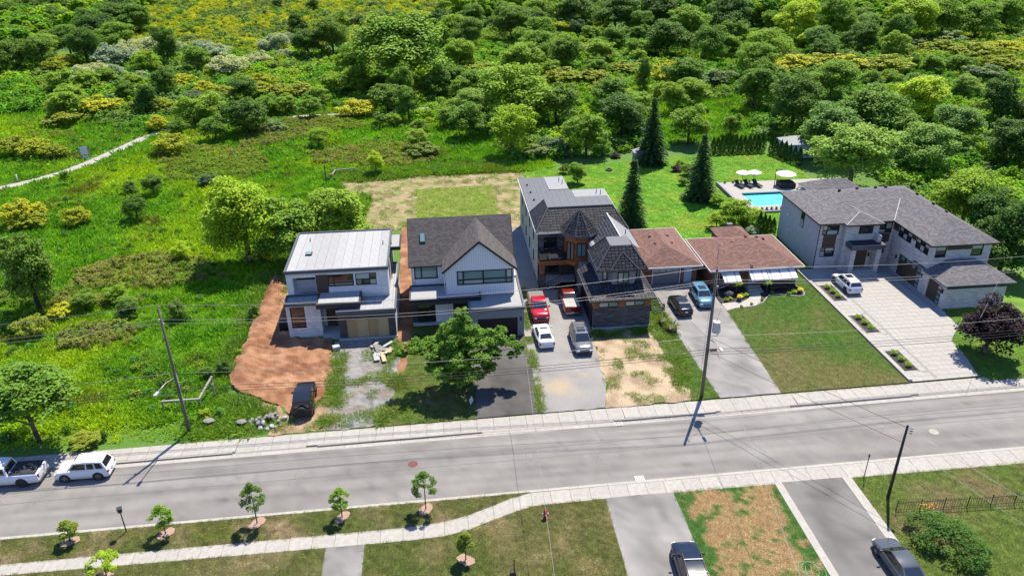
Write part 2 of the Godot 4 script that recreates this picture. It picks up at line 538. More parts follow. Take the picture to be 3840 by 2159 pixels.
# frame, bars and panes in an opening; xs and ys are the inner divisions as shares
func window(parent: Node3D, o: Vector3, u: Vector3, n: Vector3, q: Array, xs: Array, ys: Array, fm: Material, gm, back := 0.1, fw := 0.07) -> void:
	var v := Vector3.UP
	var st := B()
	var w: float = q[1] - q[0]
	var h: float = q[3] - q[2]
	var p: Vector3 = o + u * q[0] + v * q[2]
	var bas := Basis(u, v, n)
	var vb := [0.0] + xs + [1.0]
	var hb := [0.0] + ys + [1.0]
	for i in vb.size():
		var x: float = clampf(vb[i] * w, fw / 2, w - fw / 2)
		obx(st, Transform3D(bas, p + u * x + v * h / 2 - n * (back - 0.05)), Vector3(fw, h - 0.002, 0.1))
	for j in hb.size():
		var y: float = clampf(hb[j] * h, fw / 2, h - fw / 2)
		obx(st, Transform3D(bas, p + u * w / 2 + v * y - n * (back - 0.048)), Vector3(w - 0.002, fw, 0.09))
	var fr := EW(st, "window", fm, parent)
	for i in vb.size() - 1:
		for j in hb.size() - 1:
			var g := B()
			obx(g, Transform3D(bas, p + u * (vb[i] + vb[i + 1]) / 2 * w + v * (hb[j] + hb[j + 1]) / 2 * h - n * (back - 0.012)), Vector3((vb[i + 1] - vb[i]) * w - 0.01, (hb[j + 1] - hb[j]) * h - 0.01, 0.012))
			var gmat: Material = gm[(i + j) % gm.size()] if gm is Array else gm
			E(g, "pane", gmat, fr)

# ------------------------------------------------------------------ plants
class Leaves:
	var v := PackedVector3Array()
	var n := PackedVector3Array()
	var c := PackedColorArray()
	# a leaf or spray: a diamond folded along its middle
	func leaf(at: Vector3, dir: Vector3, nor: Vector3, l: float, w: float, col: Color) -> void:
		var s := dir.cross(nor)
		if s.length_squared() < 1e-6: s = dir.cross(Vector3(0.3, 0.5, 0.8))
		s = s.normalized() * w
		var up := s.cross(dir).normalized()
		var a := at - dir * l * 0.5
		var b := at + dir * l * 0.5
		var m := at - dir * l * 0.08 + up * w * 0.35
		for t in [[a, m + s, b], [a, b, m - s]]:
			var f: Vector3 = (t[2] - t[0]).cross(t[1] - t[0]).normalized()
			for q in t:
				v.append(q)
				n.append(f)
				c.append(col)
	func mesh() -> ArrayMesh:
		var arr := []
		arr.resize(Mesh.ARRAY_MAX)
		arr[Mesh.ARRAY_VERTEX] = v
		arr[Mesh.ARRAY_NORMAL] = n
		arr[Mesh.ARRAY_COLOR] = c
		var m := ArrayMesh.new()
		m.add_surface_from_arrays(Mesh.PRIMITIVE_TRIANGLES, arr)
		return m

func rdir() -> Vector3:
	var z := rng.randf_range(-1, 1)
	var a := rng.randf() * TAU
	var r := sqrt(1 - z * z)
	return Vector3(r * cos(a), z, r * sin(a))

func shade_of(spread := 0.25) -> Color:
	var k := 1.0 + rng.randf_range(-spread, spread)
	return Color(k * (1.0 + rng.randf_range(-0.08, 0.14)), k, k * (1.0 + rng.randf_range(-0.1, 0.1)))

# leaves on the skin of a lobe, more on its upper side
func lobe(lv: Leaves, c: Vector3, r: Vector3, count: int, ls: float, tone: Color, lw := 0.42) -> void:
	for i in count:
		var d := rdir()
		if d.y < -0.25 and rng.randf() < 0.75: d.y = -d.y
		var rr := pow(rng.randf(), 0.35)
		var p := c + d * r * rr
		var nor := (d * 0.8 + Vector3.UP * 0.9 + rdir() * 0.8).normalized()
		var dir := nor.cross(rdir()).normalized()
		var k := rng.randf_range(0.7, 1.3)
		lv.leaf(p, dir, nor, ls * k, ls * lw * k, tone * shade_of(0.2))

# a crown of unit height 1 and unit width 1: lobes gathered on a few limbs, so that the outline is uneven and open
func crown_mesh(sd: int, lobes: int, per: int, ls: float, style := "round") -> ArrayMesh:
	rng.seed = sd
	var lv := Leaves.new()
	var subs := []
	var n := 6 if style == "round" else 5 if style == "tall" else 7
	for i in n:
		var a := TAU * (i + rng.randf_range(-0.3, 0.3)) / n
		var y: float
		var out: float
		match style:
			"round":
				y = rng.randf_range(0.34, 0.72)
				out = 0.24 * (1.25 - y)
			"tall":
				y = 0.26 + 0.13 * i
				out = 0.16
			_:
				y = rng.randf_range(0.22, 0.5)
				out = 0.27
		var rad := rng.randf_range(0.17, 0.27)
		subs.append([Vector3(cos(a) * out, y, sin(a) * out) * rng.randf_range(0.8, 1.15), rad])
	subs.append([Vector3(rng.randf_range(-0.08, 0.08), 0.66 if style in ["round", "tall"] else 0.5, rng.randf_range(-0.08, 0.08)), 0.27])
	subs.append([Vector3(rng.randf_range(-0.1, 0.1), 0.36, rng.randf_range(-0.1, 0.1)), 0.3])
	for i in lobes:
		var s: Array = subs[i % subs.size()]
		var d := rdir()
		if d.y < -0.4: d.y *= -0.6
		d = d.normalized()
		var c: Vector3 = s[0] + d * s[1] * Vector3(1.0, 0.95, 1.0) * rng.randf_range(0.55, 1.08)
		c.y = maxf(c.y, 0.07)
		var r := rng.randf_range(0.055, 0.125) * (0.8 if style == "spiky" else 1.0)
		lobe(lv, c, Vector3(r, r * 0.75, r), int(per * r * r / 0.0085) + 8, ls, shade_of(0.2))
	# inner leaves so that the crown is not hollow
	for i in lobes * per / 6:
		var s: Array = subs[i % subs.size()]
		lv.leaf(s[0] + rdir() * s[1] * pow(rng.randf(), 0.4) * 0.9, rdir(), rdir(), ls, ls * 0.45, shade_of(0.2))
	return lv.mesh()

func spruce_mesh(sd: int, tiers: int, width: float) -> ArrayMesh:   # unit height
	rng.seed = sd
	var lv := Leaves.new()
	for t in tiers:
		var f := float(t) / tiers
		var y := 0.05 + 0.95 * f
		var rad := width * 0.5 * pow(1.0 - f, 0.8) + 0.01
		var arms := int(lerpf(15, 6, f))
		for a in arms:
			var ang := TAU * (a + rng.randf()) / arms
			var r := rad * rng.randf_range(0.72, 1.12)
			var d := Vector3(cos(ang), 0, sin(ang))
			var steps := maxi(3, int(r / 0.022))
			var tone := shade_of(0.2)
			for s in steps:
				var g := (s + 0.6) / steps
				var p := d * r * g + Vector3(0, y - r * 0.35 * g * g + rng.randf_range(-0.008, 0.008), 0)
				for side in [-1, 1]:
					var q := d.rotated(Vector3.UP, side * rng.randf_range(0.5, 1.1))
					lv.leaf(p + q * 0.012, (q + Vector3(0, -0.25, 0)).normalized(), Vector3.UP + rdir() * 0.4, 0.05, 0.011, tone * shade_of(0.15))
	return lv.mesh()

func column_mesh(sd: int, count: int, width: float) -> ArrayMesh:   # unit height, narrow
	rng.seed = sd
	var lv := Leaves.new()
	for i in count:
		var y := pow(rng.randf(), 0.85)
		var w := width * 0.5 * (sin(PI * pow(clampf(y * 0.93 + 0.05, 0, 1), 0.65)))
		var a := rng.randf() * TAU
		w *= 1.0 + 0.15 * sin(a * 3.0 + y * 9.0)
		var d := Vector3(cos(a), 0, sin(a))
		var p := d * w * rng.randf_range(0.8, 1.0) + Vector3(0, y, 0)
		lv.leaf(p, (Vector3.UP + d * 0.3 + rdir() * 0.3).normalized(), d + rdir() * 0.4, 0.07, 0.016, shade_of(0.25))
	return lv.mesh()

# a weed clump about 1 high: upright blades and leafy sprays
func clump_mesh(sd: int, blades: int, spread: float, wide: float, tone_spread := 0.22) -> ArrayMesh:
	rng.seed = sd
	var lv := Leaves.new()
	for i in blades:
		var a := rng.randf() * TAU
		var o := Vector3(cos(a), 0, sin(a)) * spread * sqrt(rng.randf())
		var lean := (Vector3.UP * rng.randf_range(0.15, 1.0) + Vector3(cos(a), 0, sin(a)) * rng.randf_range(0.1, 0.8) + rdir() * 0.3).normalized()
		var h := rng.randf_range(0.4, 1.0)
		lv.leaf(o + lean * h * 0.55, lean, (Vector3.UP + rdir() * 0.7), h * 0.75, wide * rng.randf_range(0.7, 1.3), shade_of(tone_spread))
	return lv.mesh()

func bush_mesh(sd: int, count: int, ls: float, rough := 0.0) -> ArrayMesh:   # unit dome, radius 0.5, height about 0.7
	rng.seed = sd
	var lv := Leaves.new()
	for i in 11:
		var a := rng.randf() * TAU
		var rr := (0.3 + 0.12 * rough) * sqrt(rng.randf())
		var k := 1.0 + rough * rng.randf_range(-0.5, 0.4)
		var c := Vector3(cos(a) * rr, 0.26 + 0.2 * rng.randf() - rr * 0.3 + rough * rng.randf_range(-0.12, 0.16), sin(a) * rr)
		lobe(lv, c, Vector3(0.22, 0.2, 0.22) * k, count / 11, ls, shade_of(0.15 + 0.1 * rough))
	return lv.mesh()

var CR := {}
func make_crowns() -> void:
	for i in 4:
		CR["R%d" % i] = crown_mesh(100 + i, 120, 70, 0.034)
		CR["D%d" % i] = crown_mesh(120 + i, 120, 70, 0.034, "tall" if i % 2 else "round")
	for i in 3:
		CR["L%d" % i] = crown_mesh(140 + i, 120, 64, 0.032)
		CR["Y%d" % i] = crown_mesh(160 + i, 100, 44, 0.05, "spiky")
		CR["W%d" % i] = crown_mesh(180 + i, 100, 60, 0.036, "dome")
	for i in 2:
		CR["O%d" % i] = crown_mesh(200 + i, 90, 50, 0.045, "dome")
		CR["B%d" % i] = crown_mesh(220 + i, 90, 50, 0.048, "dome")
		CR["P%d" % i] = crown_mesh(240 + i, 60, 40, 0.07, "dome")
		CR["G%d" % i] = crown_mesh(260 + i, 160, 90, 0.026)
	CR["S0"] = spruce_mesh(300, 34, 0.46)
	CR["S1"] = spruce_mesh(301, 36, 0.5)
	CR["C0"] = column_mesh(310, 1100, 0.36)
	CR["C1"] = column_mesh(311, 1100, 0.40)
	for i in 4: CR["far%d" % i] = crown_mesh(330 + i, 60, 26, 0.07, "round" if i % 2 else "tall")

func trunk_mesh(sd: int, h: float, r: float, spread: float, limbs := 6) -> Mesh:
	rng.seed = sd
	var st := B()
	var lean := Vector3(rng.randf_range(-0.05, 0.05), 0, rng.randf_range(-0.05, 0.05)) * h
	tube(st, [Vector3(0, -0.05, 0), Vector3(0, h * 0.25, 0) + lean * 0.3, Vector3(0, h * 0.5, 0) + lean * 0.7, Vector3(0, h * 0.82, 0) + lean], [r, r * 0.8, r * 0.6, r * 0.2], 7)
	for i in limbs:
		var a := TAU * (i + rng.randf() * 0.6) / limbs
		var y := h * rng.randf_range(0.25, 0.55)
		var s := Vector3(0, y, 0) + lean * 0.6
		var e := s + Vector3(cos(a) * spread, h * rng.randf_range(0.15, 0.35), sin(a) * spread)
		tube(st, [s, s.lerp(e, 0.5) + Vector3(0, h * 0.02, 0), e], [r * 0.45, r * 0.3, r * 0.1], 5)
	st.generate_normals()
	return st.commit()

var trunk_cache := {}
const KIND := {"R": ["broadleaf_tree", "mid green leafy tree", "tree"], "D": ["dark_tree", "dark green dense tree", "tree"], "L": ["bright_tree", "bright yellow-green tree", "tree"], "W": ["willow_tree", "pale silvery willow", "tree"], "Y": ["sumac_shrub", "yellow-topped spreading shrub", "shrub"], "O": ["olive_shrub", "olive green rounded shrub", "shrub"], "B": ["blue_shrub", "blue-grey bushy shrub", "shrub"], "P": ["purple_shrub", "dark purple-leaved shrub", "shrub"], "G": ["grey_tree", "soft grey-green spreading tree", "tree"], "S": ["spruce_tree", "dark spruce", "tree"], "C": ["cedar_tree", "narrow clipped cedar", "cedar"]}

func tree(kind: String, x: float, z: float, h: float, w: float, label: String, group: String, variant := -1, tint := -1, called := "") -> Node3D:
	var grow := 1.0 if z > -128.0 or kind in "SC" else 1.0 + 0.22 * clampf((-128.0 - z) / 40.0, 0, 1)
	h *= grow
	var info: Array = KIND[kind]
	var o := thing(called if called else info[0], label, info[2], Vector3(x, 0, z), 0.0, group)
	var hs := int(absf(x * 73.0 + z * 131.0))
	var nv := 0
	var shape := "G" if w * grow > 10.0 and kind in "RDL" else kind   # large crowns get more and smaller leaves
	while CR.has("%s%d" % [shape, nv]): nv += 1
	var v: int = hs % nv if variant < 0 else variant
	var t: int = (hs / 7) % 3 if tint < 0 else tint
	var key := "%s_%d" % ["stem" if kind in "YOBPC" else "trunk", hs % 3]
	if not trunk_cache.has(key):
		trunk_cache[key] = trunk_mesh(50 + hs % 3, 1.0, 0.03 if kind in "YOBPC" else 0.035, 0.22, 5)
	var tr := mi(trunk_cache[key], "trunk", M.bark_dark if kind in "DSC" else M.bark, o)
	tr.scale = Vector3(h * 0.6 + w * 0.4, h * 0.95, h * 0.6 + w * 0.4)
	if kind in "SC": tr.scale = Vector3(h * 0.4, h * 0.9, h * 0.4)
	var c := mi(CR["%s%d" % [shape, v % nv]], "crown", M["leaf_%s%d" % [kind, t]], o)
	var wide := w * 1.22 * grow
	if kind in "SC": wide = h
	c.scale = Vector3(wide, h * (1.0 if kind in "SC" else 1.04), wide * (0.92 + 0.16 * hash2(hs, 2)))
	c.rotation.y = hash2(hs, 9) * TAU
	return o

func ordinal(n: int) -> String:
	var ones := ["", "first", "second", "third", "fourth", "fifth", "sixth", "seventh", "eighth", "ninth", "tenth", "eleventh", "twelfth", "thirteenth", "fourteenth", "fifteenth", "sixteenth", "seventeenth", "eighteenth", "nineteenth"]
	if n < 20: return ones[n]
	var tens := ["", "", "twent", "thirt", "fort", "fift", "sixt", "sevent", "eight", "ninet"]
	return tens[n / 10] + "ieth" if n % 10 == 0 else tens[n / 10] + "y-" + ones[n % 10]

func scatter(called: String, meshes: Array, m: Material, spots: Array, label: String, category: String) -> void:
	# spots: [x, z, height, width, colour]
	for k in meshes.size():
		var mm := MultiMesh.new()
		mm.transform_format = MultiMesh.TRANSFORM_3D
		mm.use_colors = true
		mm.mesh = meshes[k]
		var mine := []
		for i in spots.size():
			if i % meshes.size() == k: mine.append(spots[i])
		if mine.is_empty(): continue
		mm.instance_count = mine.size()
		for i in mine.size():
			var s: Array = mine[i]
			var bas := Basis(Vector3.UP, hash2(i, k + 1) * TAU).scaled(Vector3(s[3], s[2], s[3]))
			mm.set_instance_transform(i, Transform3D(bas, Vector3(s[0], s[5] if s.size() > 5 else 0.0, s[1])))
			mm.set_instance_color(i, s[4])
		var o := MultiMeshInstance3D.new()
		o.multimesh = mm
		o.material_override = m
		o.name = numbered(called)
		add_child(o)
		tag(o, label + (", %s growth form" % ordinal(k + 1) if meshes.size() > 1 else ""), category, "", "stuff")

# ------------------------------------------------------------------ cars
func paint_quad(c: Array, a0: float, a1: float, b0: float, b1: float, lift: float) -> Array:
	# a patch of the four-sided face c (bottom start, bottom end, top end, top start), moved outwards
	var f := func(a, b): return (c[0].lerp(c[1], a)).lerp(c[3].lerp(c[2], a), b)
	var n: Vector3 = (c[1] - c[0]).cross(c[3] - c[0]).normalized() * lift
	return [f.call(a0, b0) + n, f.call(a1, b0) + n, f.call(a1, b1) + n, f.call(a0, b1) + n]

func slab4(st: SurfaceTool, q: Array, t: float) -> void:
	var n: Vector3 = (q[1] - q[0]).cross(q[3] - q[0]).normalized() * t
	hexa(st, [q[0] - n, q[1] - n, q[2] - n, q[3] - n, q[0], q[1], q[2], q[3]])

func wheel(o: Node3D, p: Vector3, r: float, w: float, side: float, rim: Material) -> void:
	var t := Transform3D(Basis(Vector3(0, 0, 1), -PI / 2 * side), p)
	var wn := Node3D.new()
	wn.name = "wheel"
	o.add_child(wn, true)
	var st := B()
	lathe(st, [Vector2(r * 0.6, -w / 2), Vector2(r * 0.93, -w / 2), Vector2(r, -w * 0.36), Vector2(r, w * 0.36), Vector2(r * 0.93, w / 2), Vector2(r * 0.64, w / 2), Vector2(r * 0.62, w * 0.3)], t, 18)
	E(st, "tyre", M.tyre, wn)
	st = B()
	lathe(st, [Vector2(r * 0.64, w * 0.45), Vector2(r * 0.56, w * 0.46), Vector2(r * 0.54, w * 0.2), Vector2(r * 0.14, w * 0.2), Vector2(r * 0.12, w * 0.46), Vector2(0, w * 0.47)], t, 18)
	for k in 5:
		var a := TAU * k / 5
		obx(st, t * Transform3D(Basis(Vector3.UP, a), Vector3(cos(a), 0, -sin(a)) * r * 0.34 + Vector3(0, w * 0.4, 0)), Vector3(r * 0.46, w * 0.12, r * 0.13))
	E(st, "rim", rim, wn)

func car(called: String, label: String, category: String, kind: String, x: float, z: float, turn: float, L: float, W: float, H: float, paint: String, opt := {}) -> Node3D:
	var o := thing(called, label, category, Vector3(x, opt.get("y", 0.0), z), turn, "")
	var pm: Material = M["paint_" + paint]
	var hw := W / 2
	var prof: Array
	var gh: Array   # greenhouse: bottom front, bottom rear, roof front, roof rear, belt height, roof half width share
	match kind:
		"sedan":
			prof = [[0.0, 0.56, 0.74, 0.30], [0.015, 0.64, 0.84, 0.2], [0.06, 0.74, 0.93, 0.18], [0.14, 0.84, 0.985, 0.18], [0.28, 0.93, 1.0, 0.18], [0.5, 0.95, 1.0, 0.18], [0.75, 0.98, 1.0, 0.18], [0.88, 1.02, 0.97, 0.18], [0.95, 1.02, 0.92, 0.2], [0.985, 0.96, 0.86, 0.24], [1.0, 0.72, 0.80, 0.34]]
			gh = [0.255, 0.90, 0.42, 0.72, 0.93, 0.70]
		"suv":
			prof = [[0.0, 0.62, 0.76, 0.34], [0.015, 0.76, 0.86, 0.24], [0.05, 0.92, 0.94, 0.2], [0.12, 1.0, 0.99, 0.2], [0.27, 1.06, 1.0, 0.2], [0.5, 1.06, 1.0, 0.2], [0.8, 1.09, 1.0, 0.2], [0.95, 1.08, 0.96, 0.22], [0.99, 1.0, 0.9, 0.28], [1.0, 0.72, 0.86, 0.38]]
			gh = [0.25, 0.975, 0.39, 0.90, 1.04, 0.74]
		"hatch":
			prof = [[0.0, 0.54, 0.72, 0.30], [0.015, 0.62, 0.84, 0.2], [0.06, 0.74, 0.93, 0.18], [0.14, 0.85, 0.985, 0.18], [0.24, 0.95, 1.0, 0.18], [0.5, 0.97, 1.0, 0.18], [0.8, 1.02, 0.99, 0.18], [0.95, 1.04, 0.93, 0.2], [0.99, 0.94, 0.88, 0.26], [1.0, 0.7, 0.84, 0.36]]
			gh = [0.20, 0.985, 0.42, 0.80, 0.95, 0.68]
		"box":
			prof = [[0.0, 0.66, 0.84, 0.4], [0.01, 0.95, 0.9, 0.32], [0.03, 1.08, 0.93, 0.3], [0.12, 1.12, 0.96, 0.3], [0.36, 1.14, 0.97, 0.3], [0.6, 1.14, 0.98, 0.3], [0.9, 1.14, 0.98, 0.3], [0.985, 1.13, 0.95, 0.32], [1.0, 0.9, 0.92, 0.4]]
			gh = [0.35, 0.985, 0.42, 0.965, 1.12, 0.83]
		"pickup":
			prof = [[0.0, 0.70, 0.82, 0.4], [0.01, 0.92, 0.9, 0.3], [0.04, 1.1, 0.95, 0.28], [0.1, 1.16, 0.99, 0.28], [0.25, 1.2, 1.0, 0.28], [0.5, 1.2, 1.0, 0.28], [0.605, 1.2, 1.0, 0.28], [0.9, 1.2, 1.0, 0.3], [0.98, 1.2, 0.98, 0.34], [0.992, 1.16, 0.97, 0.4], [1.0, 0.7, 0.93, 0.44]]
			gh = [0.235, 0.60, 0.345, 0.565, 1.18, 0.78]
	# lower body
	var st := B()
	st.set_smooth_group(0)
	var rings := []
	for s in prof:
		var zz: float = -L / 2 + s[0] * L
		var w: float = hw * s[2]
		var top: float = s[1]
		var bot: float = s[3]
		var half := [[0.84 * w, bot], [0.97 * w, bot + 0.07], [w, lerpf(bot, top, 0.45)], [0.985 * w, top - 0.14], [0.93 * w, top - 0.04], [0.80 * w, top], [0.4 * w, top + 0.025]]
		var ring := []
		for p in half: ring.append(Vector3(p[0], p[1], zz))
		for i in range(half.size() - 1, -1, -1): ring.append(Vector3(-half[i][0], half[i][1], zz))
		rings.append(ring)
	for i in rings.size() - 1:
		var n: int = rings[i].size()
		for k in n:
			var k2 := (k + 1) % n
			face(st, [rings[i][k], rings[i + 1][k], rings[i + 1][k2], rings[i][k2]])
	st.set_smooth_group(-1)
	face(st, rings[0])
	var tail: Array = rings[-1].duplicate()
	tail.reverse()
	face(st, tail)
	E(st, "body", pm, o)
	# cabin
	var b0: float = -L / 2 + gh[0] * L
	var b1: float = -L / 2 + gh[1] * L
	var r0: float = -L / 2 + gh[2] * L
	var r1: float = -L / 2 + gh[3] * L
	var by: float = gh[4]
	var bw := hw * 0.93
	var rw: float = hw * gh[5]
	var ry := H - 0.05
	var c := [Vector3(-bw * 0.94, by, b0), Vector3(bw * 0.94, by, b0), Vector3(bw, by, lerpf(b0, b1, 0.5)), Vector3(bw * 0.95, by, b1), Vector3(-bw * 0.95, by, b1), Vector3(-bw, by, lerpf(b0, b1, 0.5))]
	var t := [Vector3(-rw * 0.94, ry, r0), Vector3(rw * 0.94, ry, r0), Vector3(rw, ry + 0.03, lerpf(r0, r1, 0.45)), Vector3(rw * 0.95, ry - 0.02, r1), Vector3(-rw * 0.95, ry - 0.02, r1), Vector3(-rw, ry + 0.03, lerpf(r0, r1, 0.45))]
	st = B()
	for i in 6:
		var j := (i + 1) % 6
		face(st, [t[i], t[j], c[j], c[i]])
	var cab := E(st, "cabin", pm, o)
	st = B()
	st.set_smooth_group(0)
	var mid0 := Vector3(0, ry + 0.035, lerpf(r0, r1, 0.04))
	var mid1 := Vector3(0, ry + 0.06, lerpf(r0, r1, 0.5))
	var mid2 := Vector3(0, ry + 0.01, lerpf(r0, r1, 0.97))
	for q in [[t[0], t[1], mid0], [t[1], t[2], mid1, mid0], [t[2], t[3], mid2, mid1], [t[3], t[4], mid2], [t[4], t[5], mid1, mid2], [t[5], t[0], mid0, mid1]]:
		face(st, q)
	E(st, "roof", M[opt.roof_mat] if opt.has("roof_mat") else pm, o)
	# glass
	var g := B()
	slab4(g, paint_quad([c[1], c[0], t[0], t[1]], 0.05, 0.95, 0.06, 0.94, 0.012), 0.01)
	E(g, "windshield", M.car_glass, o)
	g = B()
	slab4(g, paint_quad([c[4], c[3], t[3], t[4]], 0.08, 0.92, 0.12, 0.90, 0.012), 0.01)
	E(g, "rear_window", M.car_glass, o)
	for side in [-1, 1]:
		var fa := [c[1], c[2], t[2], t[1]] if side > 0 else [c[0], c[5], t[5], t[0]]
		var fb := [c[2], c[3], t[3], t[2]] if side > 0 else [c[5], c[4], t[4], t[5]]
		var parts := [[fa, 0.1, 0.95]]
		if kind == "pickup": parts.append([fb, 0.04, 0.86])
		elif kind == "sedan": parts.append([fb, 0.04, 0.62])
		else:
			parts.append([fb, 0.03, 0.42])
			parts.append([fb, 0.5, 0.88])
		for q in parts:
			g = B()
			slab4(g, paint_quad(q[0], q[1], q[2], 0.12, 0.88, 0.012 * (-side)), -0.01 * side)
			E(g, "side_window", M.car_glass, o)
	# wheels and arches
	var wr: float = opt.get("wheel", 0.33 if kind in ["sedan", "hatch"] else 0.37 if kind == "suv" else 0.41)
	var rim: Material = M.rim_dark if opt.get("dark_rims", false) else M.rim
	for zz in [-L * 0.5 + L * (0.19 if kind != "pickup" else 0.175), L * 0.5 - L * (0.2 if kind != "pickup" else 0.235)]:
		for side in [-1, 1]:
			var ar := B()
			lathe(ar, [Vector2(0, 0), Vector2(wr + 0.07, 0), Vector2(wr + 0.07, 0.04), Vector2(0, 0.04)], Transform3D(Basis(Vector3(0, 0, 1), -PI / 2 * side), Vector3(side * (hw - 0.03), wr + 0.02, zz)), 18)
			E(ar, "wheel_arch", M.plastic, o)
			wheel(o, Vector3(side * (hw - 0.085), wr, zz), wr, 0.22, side, rim)
	# lamps, plate, mirrors, bumpers
	var fy: float = prof[1][1] - (0.10 if kind != "pickup" else 0.16)
	var ryy: float = prof[-2][1] - 0.22
	for side in [-1, 1]:
		var l := B()
		obx(l, Transform3D(Basis(Vector3.UP, side * -0.35), Vector3(side * hw * 0.72, fy, -L / 2 + 0.065)), Vector3(hw * 0.34, 0.15 if kind != "box" else 0.2, 0.12))
		E(l, "headlight", M.lamp_white, o)
		l = B()
		obx(l, Transform3D(Basis(Vector3.UP, side * 0.3), Vector3(side * hw * 0.80, ryy, L / 2 - 0.05)), Vector3(hw * 0.22, 0.2 if kind != "pickup" else 0.3, 0.1))
		E(l, "taillight", M.lamp_red, o)
		l = B()
		obx(l, Transform3D(Basis.IDENTITY, Vector3(side * (hw + 0.1), by + 0.08, b0 + L * 0.07)), Vector3(0.2, 0.14, 0.1))
		bar(l, Vector3(side * (hw - 0.06), by + 0.03, b0 + L * 0.07), Vector3(side * (hw + 0.05), by + 0.06, b0 + L * 0.07), 0.06, 0.04)
		E(l, "mirror", M.plastic if opt.get("dark_mirrors", false) else pm, o)
	var gr := B()
	obx(gr, Transform3D(Basis.IDENTITY, Vector3(0, fy - 0.08, -L / 2 - 0.005)), Vector3(hw * 0.85, 0.26 if kind in ["pickup", "box"] else 0.16, 0.05))
	E(gr, "grille", M.plastic, o)
	var bm := B()
	obx(bm, Transform3D(Basis.IDENTITY, Vector3(0, 0.46, L / 2 - 0.02)), Vector3(hw * 1.72, 0.18, 0.12))
	E(bm, "rear_bumper", M.plastic if opt.get("dark_bumper", false) else (M.rim if kind == "pickup" else pm), o)
	bm = B()
	obx(bm, Transform3D(Basis.IDENTITY, Vector3(0, 0.42, -L / 2 + 0.01)), Vector3(hw * 1.6, 0.18, 0.12))
	E(bm, "front_bumper", M.plastic if opt.get("dark_bumper", false) else pm, o)
	var pl := B()
	obx(pl, Transform3D(Basis.IDENTITY, Vector3(0, 0.72 if kind != "pickup" else 0.55, L / 2 + 0.045)), Vector3(0.32, 0.15, 0.02))
	E(pl, "licence_plate", M.plate, o)
	if opt.get("sunroof", false):
		var s := B()
		obx(s, Transform3D(Basis.IDENTITY, Vector3(0, ry + 0.055, lerpf(r0, r1, 0.3))), Vector3(rw * 1.2, 0.012, (r1 - r0) * (0.22 if kind == "sedan" else 0.36)))
		E(s, "sunroof", M.car_glass, o)
	if opt.get("rails", false):
		for side in [-1, 1]:
			var s := B()
			bar(s, Vector3(side * rw * 0.9, ry + 0.09, lerpf(r0, r1, 0.08)), Vector3(side * rw * 0.9, ry + 0.07, lerpf(r0, r1, 0.95)), 0.04, 0.04)
			for f in [0.1, 0.93]: bar(s, Vector3(side * rw * 0.9, ry - 0.02, lerpf(r0, r1, f)), Vector3(side * rw * 0.9, ry + 0.07, lerpf(r0, r1, f)), 0.05, 0.05)
			E(s, "roof_rail", M[opt.get("rail_mat", "plastic")], o)
		if opt.get("crossbars", false):
			for f in [0.3, 0.75]:
				var s := B()
				bar(s, Vector3(-rw * 0.9, ry + 0.1, lerpf(r0, r1, f)), Vector3(rw * 0.9, ry + 0.1, lerpf(r0, r1, f)), 0.04, 0.03)
				E(s, "crossbar", M.metal, o)
	if opt.get("spare", false):
		wheel(o, Vector3(0, 0.98, L / 2 + 0.14), 0.40, 0.24, 1.0, M.rim_dark)
		var sw: Node3D = o.get_child(o.get_child_count() - 1)
		sw.name = "spare_wheel"
		sw.transform = Transform3D(Basis(Vector3.UP, -PI / 2), Vector3(0, 0.98, L / 2 + 0.14)) * Transform3D(Basis.IDENTITY, -Vector3(0, 0.98, L / 2 + 0.14))
	if kind == "pickup":
		var s := B()
		obx(s, Transform3D(Basis.IDENTITY, Vector3(0, 1.235, -L / 2 + L * 0.795)), Vector3(hw * 1.72, 0.05, L * 0.365))
		for k in 3: obx(s, Transform3D(Basis.IDENTITY, Vector3(0, 1.265, -L / 2 + L * (0.70 + 0.09 * k))), Vector3(hw * 1.7, 0.015, 0.05))
		E(s, "bed_cover", M[opt.get("cover", "tonneau_grey")], o)
		s = B()
		obx(s, Transform3D(Basis.IDENTITY, Vector3(0, 0.92, L / 2 + 0.005)), Vector3(hw * 1.5, 0.5, 0.04))
		E(s, "tailgate", pm, o)
	return o

# ------------------------------------------------------------------ street and lots
func z_up(x: float) -> float: return -54.0 - 0.0205 * x      # edge of the asphalt on the houses' side
func z_low(x: float) -> float: return -46.6 - 0.0145 * x     # edge of the asphalt on the near side

const KERB_UP := [[-70.0, -18.9], [-12.7, 1.4], [14.9, 25.0], [31.9, 44.2], [62.0, 90.0]]
func kerbed(x: float) -> bool:
	for k in KERB_UP:
		if x > k[0] and x < k[1]: return true
	return false

